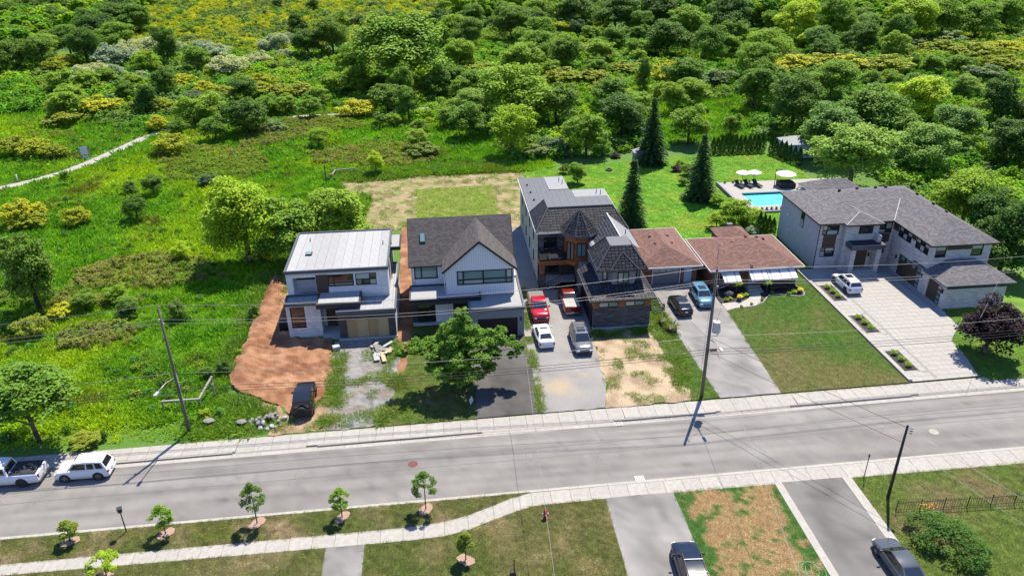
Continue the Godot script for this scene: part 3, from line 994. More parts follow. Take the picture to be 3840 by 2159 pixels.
func build_ground() -> void:
	# one sheet to the horizon; the road lies in a trench 0.15 deep
	var st := B()
	var xs := [-900.0, -90.0, 90.0, 900.0]
	for i in 3:
		var a: float = xs[i]
		var b: float = xs[i + 1]
		var rows := [[-1000.0, -1000.0, 0.0], [z_up(a) - 2.36, z_up(b) - 2.36, 0.0], [z_up(a) - 2.36, z_up(b) - 2.36, -0.16], [z_low(a) + 0.3, z_low(b) + 0.3, -0.16], [z_low(a) + 0.3, z_low(b) + 0.3, 0.0], [120.0, 120.0, 0.0]]
		for r in 5:
			var p: Array = rows[r]
			var q: Array = rows[r + 1]
			face(st, [Vector3(a, p[2], p[0]), Vector3(b, p[2], p[1]), Vector3(b, q[2], q[1]), Vector3(a, q[2], q[0])])
	tag(E(st, "ground", M.soil), "", "", "", "structure")
	# road
	var grey := func(p: Vector2):
		var k := 1.0 + 0.34 * n_mid.get_noise_2d(p.x * 0.35, p.y * 6.0) + 0.16 * n_big.get_noise_2d(p.x * 3.0, p.y * 9.0)
		k += 0.16 * n_mid.get_noise_2d(p.x * 3.0 + 70.0, p.y * 3.0) + 0.10 * n_fine.get_noise_2d(p.x * 16.0, p.y * 16.0)
		k -= 0.22 * clampf((n_mid.get_noise_2d(p.x * 4.0 - 40.0, p.y * 4.0) - 0.42) * 4.0, 0, 1)
		return Color(0.142 * k, 0.137 * k, 0.13 * k)
	var rp := PackedVector2Array([Vector2(-90, z_up(-90)), Vector2(90, z_up(90)), Vector2(90, z_low(90)), Vector2(-90, z_low(-90))])
	var road := sheet("road", rp, 0.5, M.asphalt, func(p): return -0.13 + 0.04 * sin(PI * clampf((p.y - z_up(p.x)) / 7.6, 0, 1)), grey)
	tag(road, "", "", "", "structure")
	# sealed joints along and across the road
	for s in [[-90.0, 90.0, 0.30, 0.05], [-90.0, 90.0, 0.48, 0.035]]:
		st = B()
		var n := 60
		for i in n:
			var x0: float = lerpf(s[0], s[1], float(i) / n)
			var x1: float = lerpf(s[0], s[1], float(i + 1) / n)
			var za := lerpf(z_up(x0), z_low(x0), s[2]) + 0.05 * n_fine.get_noise_2d(x0 * 20.0, 3.0)
			var zb := lerpf(z_up(x1), z_low(x1), s[2]) + 0.05 * n_fine.get_noise_2d(x1 * 20.0, 3.0)
			var y := -0.13 + 0.04 * sin(PI * s[2]) + 0.006
			face(st, [Vector3(x0, y, za - s[3]), Vector3(x1, y, zb - s[3]), Vector3(x1, y, zb + s[3]), Vector3(x0, y, za + s[3])])
		E(st, "sealed_joint", M.tar, road)
	# tarred cracks wandering across the asphalt
	rng.seed = 61
	for k in 16:
		st = B()
		var cx := rng.randf_range(-38, 55)
		var f0 := rng.randf_range(0.0, 0.5)
		var f1 := f0 + rng.randf_range(0.15, 0.5)
		var slant := rng.randf_range(-2.5, 2.5)
		for i in 14:
			var q := []
			for j in [i, i + 1]:
				var f := lerpf(f0, f1, j / 14.0)
				var xx: float = cx + slant * j / 14.0 + 0.5 * n_fine.get_noise_2d(cx * 31.0, j * 26.0)
				q.append(Vector3(xx, -0.13 + 0.04 * sin(PI * f) + 0.006, lerpf(z_up(xx), z_low(xx), f)))
			var w := 0.014 + 0.012 * hash2(k, i)
			face(st, [q[0] - Vector3(w, 0, 0), q[0] + Vector3(w, 0, 0), q[1] + Vector3(w, 0, 0), q[1] - Vector3(w, 0, 0)])
		E(st, "tarred_crack", M.tar, road)
	# gutter and kerb on the far side, piece by piece
	var kerb := Node3D.new()
	kerb.name = "kerb"
	add_child(kerb)
	tag(kerb, "", "", "", "structure")
	for i in range(-30, 34):
		var x0 := i * 2.4
		var x1 := x0 + 2.38
		st = B()
		var za := z_up(x0)
		var zb := z_up(x1)
		hexa(st, [Vector3(x0, -0.16, za - 0.5), Vector3(x1, -0.16, zb - 0.5), Vector3(x1, -0.16, zb), Vector3(x0, -0.16, za), Vector3(x0, -0.122, za - 0.5), Vector3(x1, -0.122, zb - 0.5), Vector3(x1, -0.125, zb), Vector3(x0, -0.125, za)])
		E(st, "gutter_pan", [M.concrete, M.concrete_c, M.concrete_b][absi(i) % 3], kerb)
		st = B()
		var up := kerbed((x0 + x1) / 2)
		var y := 0.012 if up else -0.10
		hexa(st, [Vector3(x0, -0.16, za - 0.64), Vector3(x1, -0.16, zb - 0.64), Vector3(x1, -0.16, zb - 0.5), Vector3(x0, -0.16, za - 0.5), Vector3(x0, y, za - 0.64), Vector3(x1, y, zb - 0.64), Vector3(x1, y - 0.005, zb - 0.502), Vector3(x0, y - 0.005, za - 0.502)])
		E(st, "kerb_stone", M.kerb, kerb)
		# near side: kerb flush with the grass
		st = B()
		za = z_low(x0)
		zb = z_low(x1)
		hexa(st, [Vector3(x0, -0.16, za), Vector3(x1, -0.16, zb), Vector3(x1, -0.16, zb + 0.34), Vector3(x0, -0.16, za + 0.34), Vector3(x0, -0.02, za + 0.03), Vector3(x1, -0.02, zb + 0.03), Vector3(x1, 0.018, zb + 0.34), Vector3(x0, 0.018, za + 0.34)])
		E(st, "kerb_stone", [M.concrete_c, M.concrete, M.concrete_b][absi(i * 7) % 3], kerb)
	# sidewalks of single slabs
	var walk := Node3D.new()
	walk.name = "far_sidewalk"
	add_child(walk)
	tag(walk, "", "", "", "structure")
	var i := 0
	var x := -70.0
	while x < 80.0:
		var x1 := x + 1.5
		st = B()
		var drop := not kerbed((x + x1) / 2)
		var g := 0.012
		hexa(st, [Vector3(x + g, -0.16, z_up(x) - 2.4), Vector3(x1 - g, -0.16, z_up(x1) - 2.4), Vector3(x1 - g, -0.16, z_up(x1) - 0.642), Vector3(x + g, -0.16, z_up(x) - 0.642), Vector3(x + g, 0.022, z_up(x) - 2.4), Vector3(x1 - g, 0.022, z_up(x1) - 2.4), Vector3(x1 - g, -0.097 if drop else 0.014, z_up(x1) - 0.642), Vector3(x + g, -0.097 if drop else 0.014, z_up(x) - 0.642)])
		E(st, "slab", [M.concrete, M.concrete_b, M.concrete_c][int(hash2(i, 3) * 2.99)], walk)
		x = x1
		i += 1
	walk = Node3D.new()
	walk.name = "near_sidewalk"
	add_child(walk)
	tag(walk, "", "", "", "structure")
	var path := [[-70.0, -42.9, -41.8], [-33.0, -43.2, -42.15], [-14.3, -43.45, -42.2], [-4.3, -43.6, -42.25], [-1.2, -43.85, -42.4], [0.6, -44.35, -42.85], [2.6, -45.15, -43.7], [4.2, -45.85, -44.3], [5.7, -46.27, -44.8], [12.0, -46.4, -45.0], [80.0, -47.4, -45.35]]
	for s in path.size() - 1:
		var p: Array = path[s]
		var q: Array = path[s + 1]
		var n := maxi(1, int((q[0] - p[0]) / 1.5))
		for k in n:
			var f0 := (k + 0.008) / n
			var f1 := (k + 0.992) / n
			st = B()
			var c := [Vector2(lerpf(p[0], q[0], f0), lerpf(p[1], q[1], f0)), Vector2(lerpf(p[0], q[0], f1), lerpf(p[1], q[1], f1)), Vector2(lerpf(p[0], q[0], f1), lerpf(p[2], q[2], f1)), Vector2(lerpf(p[0], q[0], f0), lerpf(p[2], q[2], f0))]
			prism(st, c, -0.05, 0.026)
			E(st, "slab", [M.concrete_c, M.concrete, M.concrete_b][int(hash2(i, 3) * 2.99)], walk)
			i += 1
	# ironwork in the road
	for s in [[14.8, z_low(14.8) - 0.25, "near the asphalt driveway of the dark SUV"], [14.7, z_up(14.7) - 0.2, "in the far gutter before the gravel lot"]]:
		var o := thing("storm_drain", "square iron storm drain grate " + s[2], "drain", Vector3(s[0], -0.118, s[1]), 0.0, "storm drains")
		st = B()
		bx(st, -0.36, 0.36, 0.0, 0.012, -0.36, 0.36)
		E(st, "pit_cover", M.black, o)
		for k in 6:
			st = B()
			bx(st, -0.36 + k * 0.134, -0.30 + k * 0.134, 0.012, 0.03, -0.36, 0.36)
			E(st, "grate_bar", M.metal, o)
	for s in [[-3.7, -51.0, "rust_iron", "reddish round manhole cover in the road"], [42.1, -50.1, "kerb", "pale round manhole patch at the road's far end"]]:
		st = B()
		lathe(st, [Vector2(0, 0.01), Vector2(0.33, 0.01), Vector2(0.36, 0.012), Vector2(0.40, 0.012), Vector2(0.42, 0.0)], Transform3D.IDENTITY, 20)
		var o := E(st, "manhole_cover", M[s[2]])
		o.position = Vector3(s[0], -0.093, s[1])
		tag(o, s[3], "manhole")

func build_lots() -> void:
	var struct := func(o): tag(o, "", "", "", "structure")
	var g1 := Color(0.105, 0.145, 0.024)
	var g2 := Color(0.085, 0.155, 0.022)
	var g3 := Color(0.26, 0.22, 0.105)
	# near lawns
	struct.call(sheet("boulevard_lawn", ragged(poly2([-70, -45.25, -30, -45.75, -14.8, -46.03, 2.7, -46.28, 5.6, -46.4, 5.7, -46.25, 4.2, -45.8, 2.6, -45.1, 0.6, -44.3, -1.2, -43.8, -4.3, -43.55, -14.3, -43.4, -33, -43.15, -70, -42.85]), 0.05), 0.4, M.lawn, flat(0.02), patches(g1, Color(0.145, 0.15, 0.045), Color(0.32, 0.25, 0.14), 1.0, 5.0)))
	struct.call(sheet("near_lawn", ragged(poly2([-70, -41.85, -33, -42.15, -14.3, -42.2, -9.9, -42.2, -9.9, -30, -70, -30]), 0.05), 0.4, M.lawn, flat(0.02), patches(g1, Color(0.16, 0.165, 0.05), g3, 0.7, 15.0)))
	struct.call(sheet("near_lawn", ragged(poly2([-7.1, -42.2, -4.3, -42.25, -1.2, -42.4, 0.6, -42.85, 2.6, -43.7, 4.2, -44.3, 5.7, -44.8, 11.5, -45.0, 11.4, -30, -7.1, -30]), 0.05), 0.4, M.lawn, flat(0.02), patches(Color(0.095, 0.14, 0.022), Color(0.15, 0.15, 0.042), Color(0.27, 0.225, 0.1), 0.8, 25.0)))
	# patchy new sod between the two driveways: a green margin and dead straw-coloured sod
	var sod := func(p: Vector2):
		var edge := minf(p.x - 17.0, 25.4 - p.x)
		var m := n_mid.get_noise_2d(p.x * 3.2, p.y * 3.2) + 0.5 * n_mid.get_noise_2d(p.x * 9.0, p.y * 9.0)
		var green := clampf((1.6 - edge + m * 2.4) * 2.0, 0, 1) if p.x < 21.0 else clampf((0.9 - edge + m * 2.6) * 2.0, 0, 1)
		green = maxf(green, clampf((m - 0.13) * 6.0, 0, 1))
		return Color(0.26, 0.175, 0.085).lerp(Color(0.30, 0.225, 0.105), 0.5 + m).lerp(Color(0.045, 0.115, 0.018), green) * 0.8
	struct.call(sheet("patchy_sod", ragged(poly2([17.0, -45.1, 25.4, -45.2, 25.4, -30, 17.2, -30]), 0.06), 0.35, M.lawn, flat(0.02), sod))
	struct.call(sheet("near_lawn", ragged(poly2([31.9, -45.2, 80, -45.4, 80, -25, 32.0, -25]), 0.05), 0.4, M.lawn, flat(0.02), patches(Color(0.11, 0.19, 0.025), Color(0.16, 0.21, 0.035), Color(0.24, 0.2, 0.09), 0.7, 35.0)))
	var lot := func(k): return func(p: Vector2):
		var v: float = k * (1.0 + 0.5 * n_mid.get_noise_2d(p.x * 1.6, p.y * 1.1) + 0.15 * n_fine.get_noise_2d(p.x * 16.0, p.y * 16.0) + 0.25 * n_mid.get_noise_2d(p.x * 5.0, p.y * 5.0))
		return Color(0.084 * v, 0.082 * v, 0.079 * v)
	struct.call(sheet("near_path", ragged(poly2([-9.9, -42.2, -7.1, -42.25, -7.1, -30, -9.9, -30]), 0.04), 0.6, M.drive_asphalt, flat(0.03), lot.call(1.7)))
	struct.call(sheet("driveway", ragged(poly2([11.5, -45.02, 17.0, -45.1, 17.2, -30, 11.4, -30]), 0.05), 0.6, M.drive_asphalt, flat(0.03), lot.call(1.8)))
	struct.call(sheet("driveway", poly2([26.0, -45.2, 31.1, -45.25, 31.1, -30, 25.95, -30]), 0.6, M.drive_asphalt, flat(0.03), lot.call(1.3)))
	for s in [[25.4, 26.0], [31.1, 31.85]]:
		var st := B()
		bx(st, s[0], s[1], -0.05, 0.06, -45.2, -30)
		struct.call(E(st, "driveway_border", M.concrete_c))
	# house lots, from left to right
	var red := func(p: Vector2):
		var m := n_mid.get_noise_2d(p.x * 2.0, p.y * 2.0) * 0.6 + n_fine.get_noise_2d(p.x * 9.0, p.y * 9.0) * 0.5
		return Color(0.235, 0.098, 0.045).lerp(Color(0.46, 0.255, 0.14), clampf(0.42 + 1.3 * m, 0, 1)) * 0.56
	var rut := func(p: Vector2):
		var bend := Vector2(p.x + 22.0, p.y + 58.0)
		var r := bend.length()
		var w := 0.10 * sin(r * 8.0 + 3.0 * n_mid.get_noise_2d(p.x * 1.2, p.y * 1.2)) * clampf(0.35 + 2.2 * n_mid.get_noise_2d(p.x * 0.8, p.y * 0.8 + 30.0), 0, 1)
		w -= 0.18 * exp(-pow((fposmod(r, 4.4) - 2.2) / 0.22, 2.0))
		return maxf(0.02, 0.16 + w + 0.55 * exp(-pow((p.x + 21.0) / 1.1, 2.0)) * clampf((-62.5 - p.y) / 4.0, 0, 1) + 0.2 * n_mid.get_noise_2d(p.x * 7.0, p.y * 7.0) + 0.18 * n_mid.get_noise_2d(p.x * 2.2, p.y * 2.2) + 0.10 * n_fine.get_noise_2d(p.x * 12.0, p.y * 12.0))
	struct.call(sheet("red_earth", ragged(poly2([-21.9, -88, -21.8, -74.9, -22.0, -69.8, -22.2, -66.5, -21.6, -64.6, -20.7, -63.3, -18.5, -62.2, -16.5, -60.7, -15.2, -59.2, -13.2, -59.6, -12.0, -63.0, -12.1, -68.0, -12.6, -72.2, -17.2, -73.6, -17.3, -88]), 0.35, 0.6, 3.0), 0.28, M.dirt, rut, red))
	var tan := patches(Color(0.46, 0.32, 0.21), Color(0.40, 0.27, 0.17), Color(0.2, 0.2, 0.07), 2.0, 4.0)
	struct.call(sheet("tan_earth", ragged(poly2([-21.2, -62.6, -18.4, -61.9, -16.5, -60.5, -15.1, -59.0, -13.0, -59.4, -11.9, -63.0, -11.0, -62, -11.2, -56.35, -16.6, -56.2, -16.0, -58.4, -19.0, -60.4]), 0.4, 0.6, 9.0), 0.35, M.dirt, func(p): return 0.05 + 0.06 * n_mid.get_noise_2d(p.x * 2.5, p.y * 2.5), tan))
	var stones := patches(Color(0.28, 0.282, 0.285), Color(0.34, 0.34, 0.34), Color(0.30, 0.235, 0.175), 2.0, 8.0)
	struct.call(sheet("gravel_patch", ragged(poly2([-12.4, -71.9, -5.6, -72.2, -5.3, -65.8, -5.8, -63.3, -5.6, -61.0, -6.6, -57.0, -8.0, -56.3, -11.6, -56.4, -11.5, -59.8, -11.2, -63.3, -11.7, -66.2, -12.1, -68.6]), 0.4, 0.6, 13.0), 0.4, M.gravel, func(p): return 0.07 + 0.06 * n_mid.get_noise_2d(p.x * 2.5, p.y * 2.5), stones))
	struct.call(sheet("red_earth", ragged(poly2([-6.2, -104, -5.7, -73.0, -5.9, -67.1, -5.7, -62.2, -4.4, -62.6, -4.15, -69.7, -4.1, -104]), 0.2, 0.7, 23.0), 0.4, M.dirt, func(p): return 0.06 + 0.06 * n_mid.get_noise_2d(p.x * 2.5, p.y * 2.5), red))
	struct.call(sheet("front_lawn", ragged(poly2([-4.1, -74.4, 2.3, -74.4, 2.2, -64.8, 2.0, -56.5, -6.4, -56.35, -5.6, -60.2, -4.5, -66.6]), 0.15), 0.5, M.lawn, flat(0.085), patches(Color(0.085, 0.17, 0.02), Color(0.14, 0.2, 0.03), Color(0.22, 0.2, 0.07), 1.0, 45.0)))
	var dark_drive: Callable = lot.call(0.66)
	struct.call(sheet("driveway", ragged(poly2([2.2, -71.0, 8.05, -71.0, 7.9, -56.65, 2.0, -56.5, 2.2, -64.8]), 0.04), 0.5, M.drive_asphalt, flat(0.10), dark_drive))
	var gravel := func(p: Vector2):
		var d := Vector2((p.x - 10.2) / 2.1, (p.y + 60.8) / 1.9).length() + 0.55 * n_mid.get_noise_2d(p.x * 3.0, p.y * 3.0)
		d = minf(d, Vector2((p.x - 13.2) / 0.8, (p.y + 62.4) / 0.6).length() + 0.4 * n_mid.get_noise_2d(p.x * 4.0, p.y * 4.0))
		var m := 0.5 + n_mid.get_noise_2d(p.x * 2.0, p.y * 2.0)
		return Color(0.27, 0.265, 0.26).lerp(Color(0.33, 0.325, 0.315), m).lerp(Color(0.42, 0.35, 0.25), clampf((1.15 - d) * 1.1, 0, 1)) * 0.62
	struct.call(sheet("gravel_lot", ragged(poly2([8.0, -101, 11.1, -101, 11.1, -83.2, 15.6, -83.2, 15.6, -70.8, 15.2, -66.8, 15.0, -61.1, 14.0, -56.75, 8.0, -56.65, 8.1, -70]), 0.12, 0.6, 2.0), 0.4, M.gravel, func(p): return 0.09 + 0.03 * n_mid.get_noise_2d(p.x * 3.0, p.y * 3.0), gravel))
	var sand := func(p: Vector2):
		var m := n_mid.get_noise_2d(p.x * 2.2, p.y * 2.2) + 0.5 * n_fine.get_noise_2d(p.x * 10.0, p.y * 10.0)
		return Color(0.46, 0.36, 0.24).lerp(Color(0.29, 0.215, 0.135), clampf(0.35 + 1.2 * m, 0, 1)) * 0.62
	struct.call(sheet("sandy_earth", ragged(poly2([15.4, -70.9, 22.0, -71.2, 22.6, -64.0, 23.0, -60.2, 22.5, -56.95, 13.9, -56.75, 14.9, -60.3, 15.1, -66]), 0.35, 0.6, 17.0), 0.35, M.dirt, func(p): return 0.10 + 0.10 * n_mid.get_noise_2d(p.x * 2.0, p.y * 2.0) + 0.05 * n_fine.get_noise_2d(p.x * 9.0, p.y * 9.0), sand))
	struct.call(sheet("side_lawn", ragged(poly2([21.9, -80, 24.3, -80, 24.7, -67.3, 25.1, -57.0, 22.3, -56.95, 22.6, -60, 22.2, -64.0, 21.8, -71.0]), 0.15), 0.5, M.lawn, flat(0.12), patches(Color(0.07, 0.175, 0.016), Color(0.10, 0.185, 0.02), Color(0.17, 0.19, 0.05), 1.0, 55.0)))
	var old_drive: Callable = lot.call(1.9)
	struct.call(sheet("driveway", ragged(poly2([24.6, -81.0, 31.4, -81.0, 31.7, -73.3, 31.1, -57.1, 25.05, -56.97, 24.6, -67.3]), 0.06), 0.6, M.drive_asphalt, flat(0.13), old_drive))
	struct.call(sheet("bungalow_lawn", ragged(poly2([31.7, -73.25, 32.7, -73.75, 35.3, -74.05, 36.6, -74.85, 37.9, -76.35, 39.2, -76.55, 41.3, -75.75, 42.2, -76.25, 42.5, -77.2, 42.1, -79.0, 44.2, -83.0, 44.5, -78, 44.3, -68.7, 44.05, -57.35, 31.1, -57.1]), 0.04), 0.5, M.lawn, flat(0.14), func(p: Vector2):
		var u := clampf(0.5 + 0.045 * (p.y + 66.5) + 0.8 * n_mid.get_noise_2d(p.x * 0.9, p.y * 0.9), 0, 1)
		var s := 0.25 * n_mid.get_noise_2d((p.x + p.y * 0.5) * 3.0, p.y * 0.6) + 0.25 * n_mid.get_noise_2d(p.x * 4.0, p.y * 4.0)
		return Color(0.075, 0.185, 0.016).lerp(Color(0.16, 0.185, 0.04), clampf(u + s, 0, 1)).lerp(Color(0.23, 0.2, 0.085), clampf((u + s - 0.7) * 1.3, 0, 1)) * 0.5))
	# backs of the lots
	var hay := patches(Color(0.44, 0.32, 0.205), Color(0.36, 0.30, 0.13), Color(0.15, 0.26, 0.03), 2.2, 66.0)
	struct.call(sheet("mown_strip", ragged(poly2([-18.2, -127.6, -14.7, -125.2, -0.7, -127.4, 8.3, -127.8, 14.0, -127.5, 13.0, -108, 11.1, -101, 7.9, -101, 8.0, -107.5, 8.5, -120.2, -4.1, -119.8, -3.9, -107.6, -4.1, -103, -12.2, -103, -11.0, -116.5, -15.2, -118.4]), 0.7, 0.9, 71.0), 0.6, M.dirt, func(p): return 0.05 + 0.08 * n_mid.get_noise_2d(p.x * 2.0, p.y * 2.0), hay))
	struct.call(sheet("new_sod", poly2([-4.0, -119.9, 8.5, -120.25, 8.1, -88, -4.0, -88]), 0.4, M.lawn, flat(0.10), patches(Color(0.20, 0.33, 0.03), Color(0.25, 0.34, 0.04), Color(0.33, 0.36, 0.08), 1.0, 75.0)))
	struct.call(sheet("back_lawn", ragged(poly2([14.5, -127.3, 26.1, -129.0, 42.7, -131.3, 49.9, -132.4, 61.0, -131.4, 62.5, -126, 61.0, -95, 55.9, -95, 46.3, -95, 46.3, -82.8, 43.5, -82.8, 43.5, -88.5, 31.2, -93, 22.2, -93, 22.2, -103, 14.5, -103]), 0.4), 0.9, M.lawn, flat(0.06), patches(Color(0.14, 0.38, 0.014), Color(0.165, 0.40, 0.018), Color(0.29, 0.42, 0.035), 0.6, 85.0, 0.25)))
	struct.call(sheet("side_yard", poly2([52.0, -56.9, 52.5, -61, 52.9, -64, 55.6, -67, 56.3, -71, 63.5, -71, 63.5, -95, 95, -100, 95, -57.6]), 1.2, M.lawn, flat(0.05), patches(Color(0.13, 0.30, 0.02), Color(0.16, 0.31, 0.03), Color(0.2, 0.28, 0.05), 0.8, 95.0)))
	struct.call(sheet("far_clearing", ragged(poly2([66, -128, 84, -134, 96, -150, 88, -160, 74, -150]), 1.0, 2.0), 1.5, M.lawn, flat(0.05), patches(Color(0.16, 0.26, 0.03), Color(0.20, 0.27, 0.05), Color(0.34, 0.36, 0.15), 0.8, 96.0)))
	# trail through the meadow
	var st := B()
	var tr := [[-110.0, -118.0, 1.15], [-84.0, -125.5, 1.15], [-73.9, -129.8, 1.15], [-71.0, -132.2, 1.15], [-66.8, -137.3, 1.15], [-64.2, -143.2, 1.15], [-61.9, -151.0, 1.15], [-60.0, -158.2, 1.15], [-57.5, -164.0, 1.15], [-48.0, -170.0, 1.15], [-30.0, -172.0, 1.15], [-14.0, -172.4, 1.15], [-9.0, -172.6, 1.15], [-3.9, -174.6, 1.15], [2.3, -177.4, 0.9], [7.5, -179.5, 0.9], [18.0, -188.0, 1.15], [27.5, -194.0, 1.15], [40.0, -197.0, 1.15]]
	for k in tr.size() - 1:
		var a := Vector2(tr[k][0], tr[k][1])
		var b := Vector2(tr[k + 1][0], tr[k + 1][1])
		var s0: Vector2 = (Vector2(tr[mini(k + 1, tr.size() - 1)][0], tr[mini(k + 1, tr.size() - 1)][1]) - Vector2(tr[maxi(k - 1, 0)][0], tr[maxi(k - 1, 0)][1])).orthogonal().normalized() * tr[k][2]
		var s1: Vector2 = (Vector2(tr[mini(k + 2, tr.size() - 1)][0], tr[mini(k + 2, tr.size() - 1)][1]) - a).orthogonal().normalized() * tr[k + 1][2]
		face(st, [Vector3(a.x + s0.x, 0.05, a.y + s0.y), Vector3(b.x + s1.x, 0.05, b.y + s1.y), Vector3(b.x - s1.x, 0.05, b.y - s1.y), Vector3(a.x - s0.x, 0.05, a.y - s0.y)])
	struct.call(E(st, "trail", M.trail))
	# paved forecourt of the large house: single slabs with dark inlaid bands
	var fc := Node3D.new()
	fc.name = "forecourt"
	add_child(fc)
	struct.call(fc)
	var drive := poly2([44.45, -57.4, 51.3, -57.6, 52.4, -61.0, 52.8, -64.2, 55.5, -67.0, 56.0, -71.1, 55.9, -82.7, 44.7, -82.7])
	st = B()
	var base := []
	for p in drive: base.append(Vector2(p.x, p.y))
	for idx in [0]:
		var tri := Geometry2D.triangulate_polygon(drive)
		for k in tri.size() / 3:
			face(st, [Vector3(drive[tri[k * 3]].x, 0.10, drive[tri[k * 3]].y), Vector3(drive[tri[k * 3 + 1]].x, 0.10, drive[tri[k * 3 + 1]].y), Vector3(drive[tri[k * 3 + 2]].x, 0.10, drive[tri[k * 3 + 2]].y)])
	E(st, "paving_bed", M.paver_dark, fc)
	var dp := PackedVector2Array()
	for p in drive: dp.append(Vector2(p.x, -p.y))
	clad(fc, "paver", Vector3(0, 0.115, 0), Vector3.RIGHT, Vector3(0, 0, -1), dp, 1.25, 0.82, 0.018, 0.03, [M.paver, M.paver_b, M.paver], {"stagger": 0.43, "uneven": 0.2, "limit": 290})
	for s in [[47.0, 47.25, -81.0, -57.8], [55.0, 55.22, -81.0, -69.0], [47.25, 55.0, -81.0, -80.78], [46.4, 47.0, -66.4, -66.2], [46.4, 47.0, -71.0, -70.8], [46.3, 47.0, -59.0, -58.8]]:
		st = B()
		bx(st, s[0], s[1], 0.12, 0.163, s[2], s[3])
		E(st, "inlaid_band", M.paver_dark, fc)
	st = B()
	bx(st, 44.05, 44.45, -0.05, 0.34, -82.6, -57.5)
	tag(E(st, "retaining_wall", M.concrete), "long pale low retaining wall along the paved forecourt's lawn edge", "wall")
	for s in [[44.9, 46.4, -78.1, -74.2, "beside the parked white SUV"], [44.85, 46.3, -70.5, -66.8, "midway along the forecourt"], [44.7, 46.1, -62.9, -59.3, "nearest the sidewalk"]]:
		var o := thing("planting_bed", "dark mulch bed with small round shrubs " + s[4], "planting bed", Vector3((s[0] + s[1]) / 2, 0.15, (s[2] + s[3]) / 2), 0.0, "forecourt planting beds")
		st = B()
		bx(st, s[0] - o.position.x, s[1] - o.position.x, -0.1, 0.07, s[2] - o.position.z, s[3] - o.position.z)
		E(st, "soil", M.bed_soil, o)
		for e in [[-0.82, -0.72, -2.0, 2.0], [0.72, 0.82, -2.0, 2.0]]:
			st = B()
			bx(st, e[0], e[1], -0.1, 0.05, e[2], e[3])
			E(st, "edging", M.paver_dark, o)
		for k in 3:
			var c := mi(CR.ball, "round_shrub", M.leaf_L1)
			c.position = o.position + Vector3(-0.15 + 0.1 * k, 0.06, -1.15 + k * 1.15)
			c.scale = Vector3(0.95, 0.85, 0.95)
			tag(c, "%s small round green shrub in the bed %s" % [["farthest", "middle", "nearest"][k], s[4]], "shrub", "forecourt shrubs")

# ------------------------------------------------------------------ houses
func hip_faces(st: SurfaceTool, x0: float, x1: float, z0: float, z1: float, y: float, r0: Vector3, r1: Vector3) -> void:
	# z0 is the far eave, z1 the near one; r0 to r1 is the ridge (from -x to +x, or from far to near)
	var a := Vector3(x0, y, z0)
	var b := Vector3(x1, y, z0)
	var c := Vector3(x1, y, z1)
	var d := Vector3(x0, y, z1)
	if absf(r1.x - r0.x) > absf(r1.z - r0.z):
		face(st, [r0, r1, c, d])
		face(st, [r1, r0, a, b])
		face(st, [r0, d, a])
		face(st, [r1, b, c])
	else:
		face(st, [r1, c, d])
		face(st, [r0, a, b])
		face(st, [r0, r1, d, a])
		face(st, [r1, r0, b, c])

func fascia(st: SurfaceTool, x0: float, x1: float, z0: float, z1: float, y: float, h := 0.18, t := 0.05) -> void:
	bx(st, x0, x1, y - h, y + 0.01, z1, z1 + t)
	bx(st, x0, x1, y - h, y + 0.01, z0 - t, z0)
	bx(st, x0 - t, x0, y - h, y + 0.01, z0 - t, z1 + t)
	bx(st, x1, x1 + t, y - h, y + 0.01, z0 - t, z1 + t)
	bx(st, x0 + 0.002, x1 - 0.002, y - h + 0.02, y - h + 0.04, z0 + 0.002, z1 - 0.002)   # soffit

func parapet(st: SurfaceTool, x0: float, x1: float, z0: float, z1: float, y0: float, y1: float, t: float) -> void:
	bx(st, x0, x1, y0, y1, z1 - t, z1)
	bx(st, x0, x1, y0, y1, z0, z0 + t)
	bx(st, x0, x0 + t, y0, y1, z0 + t, z1 - t)
	bx(st, x1 - t, x1, y0, y1, z0 + t, z1 - t)

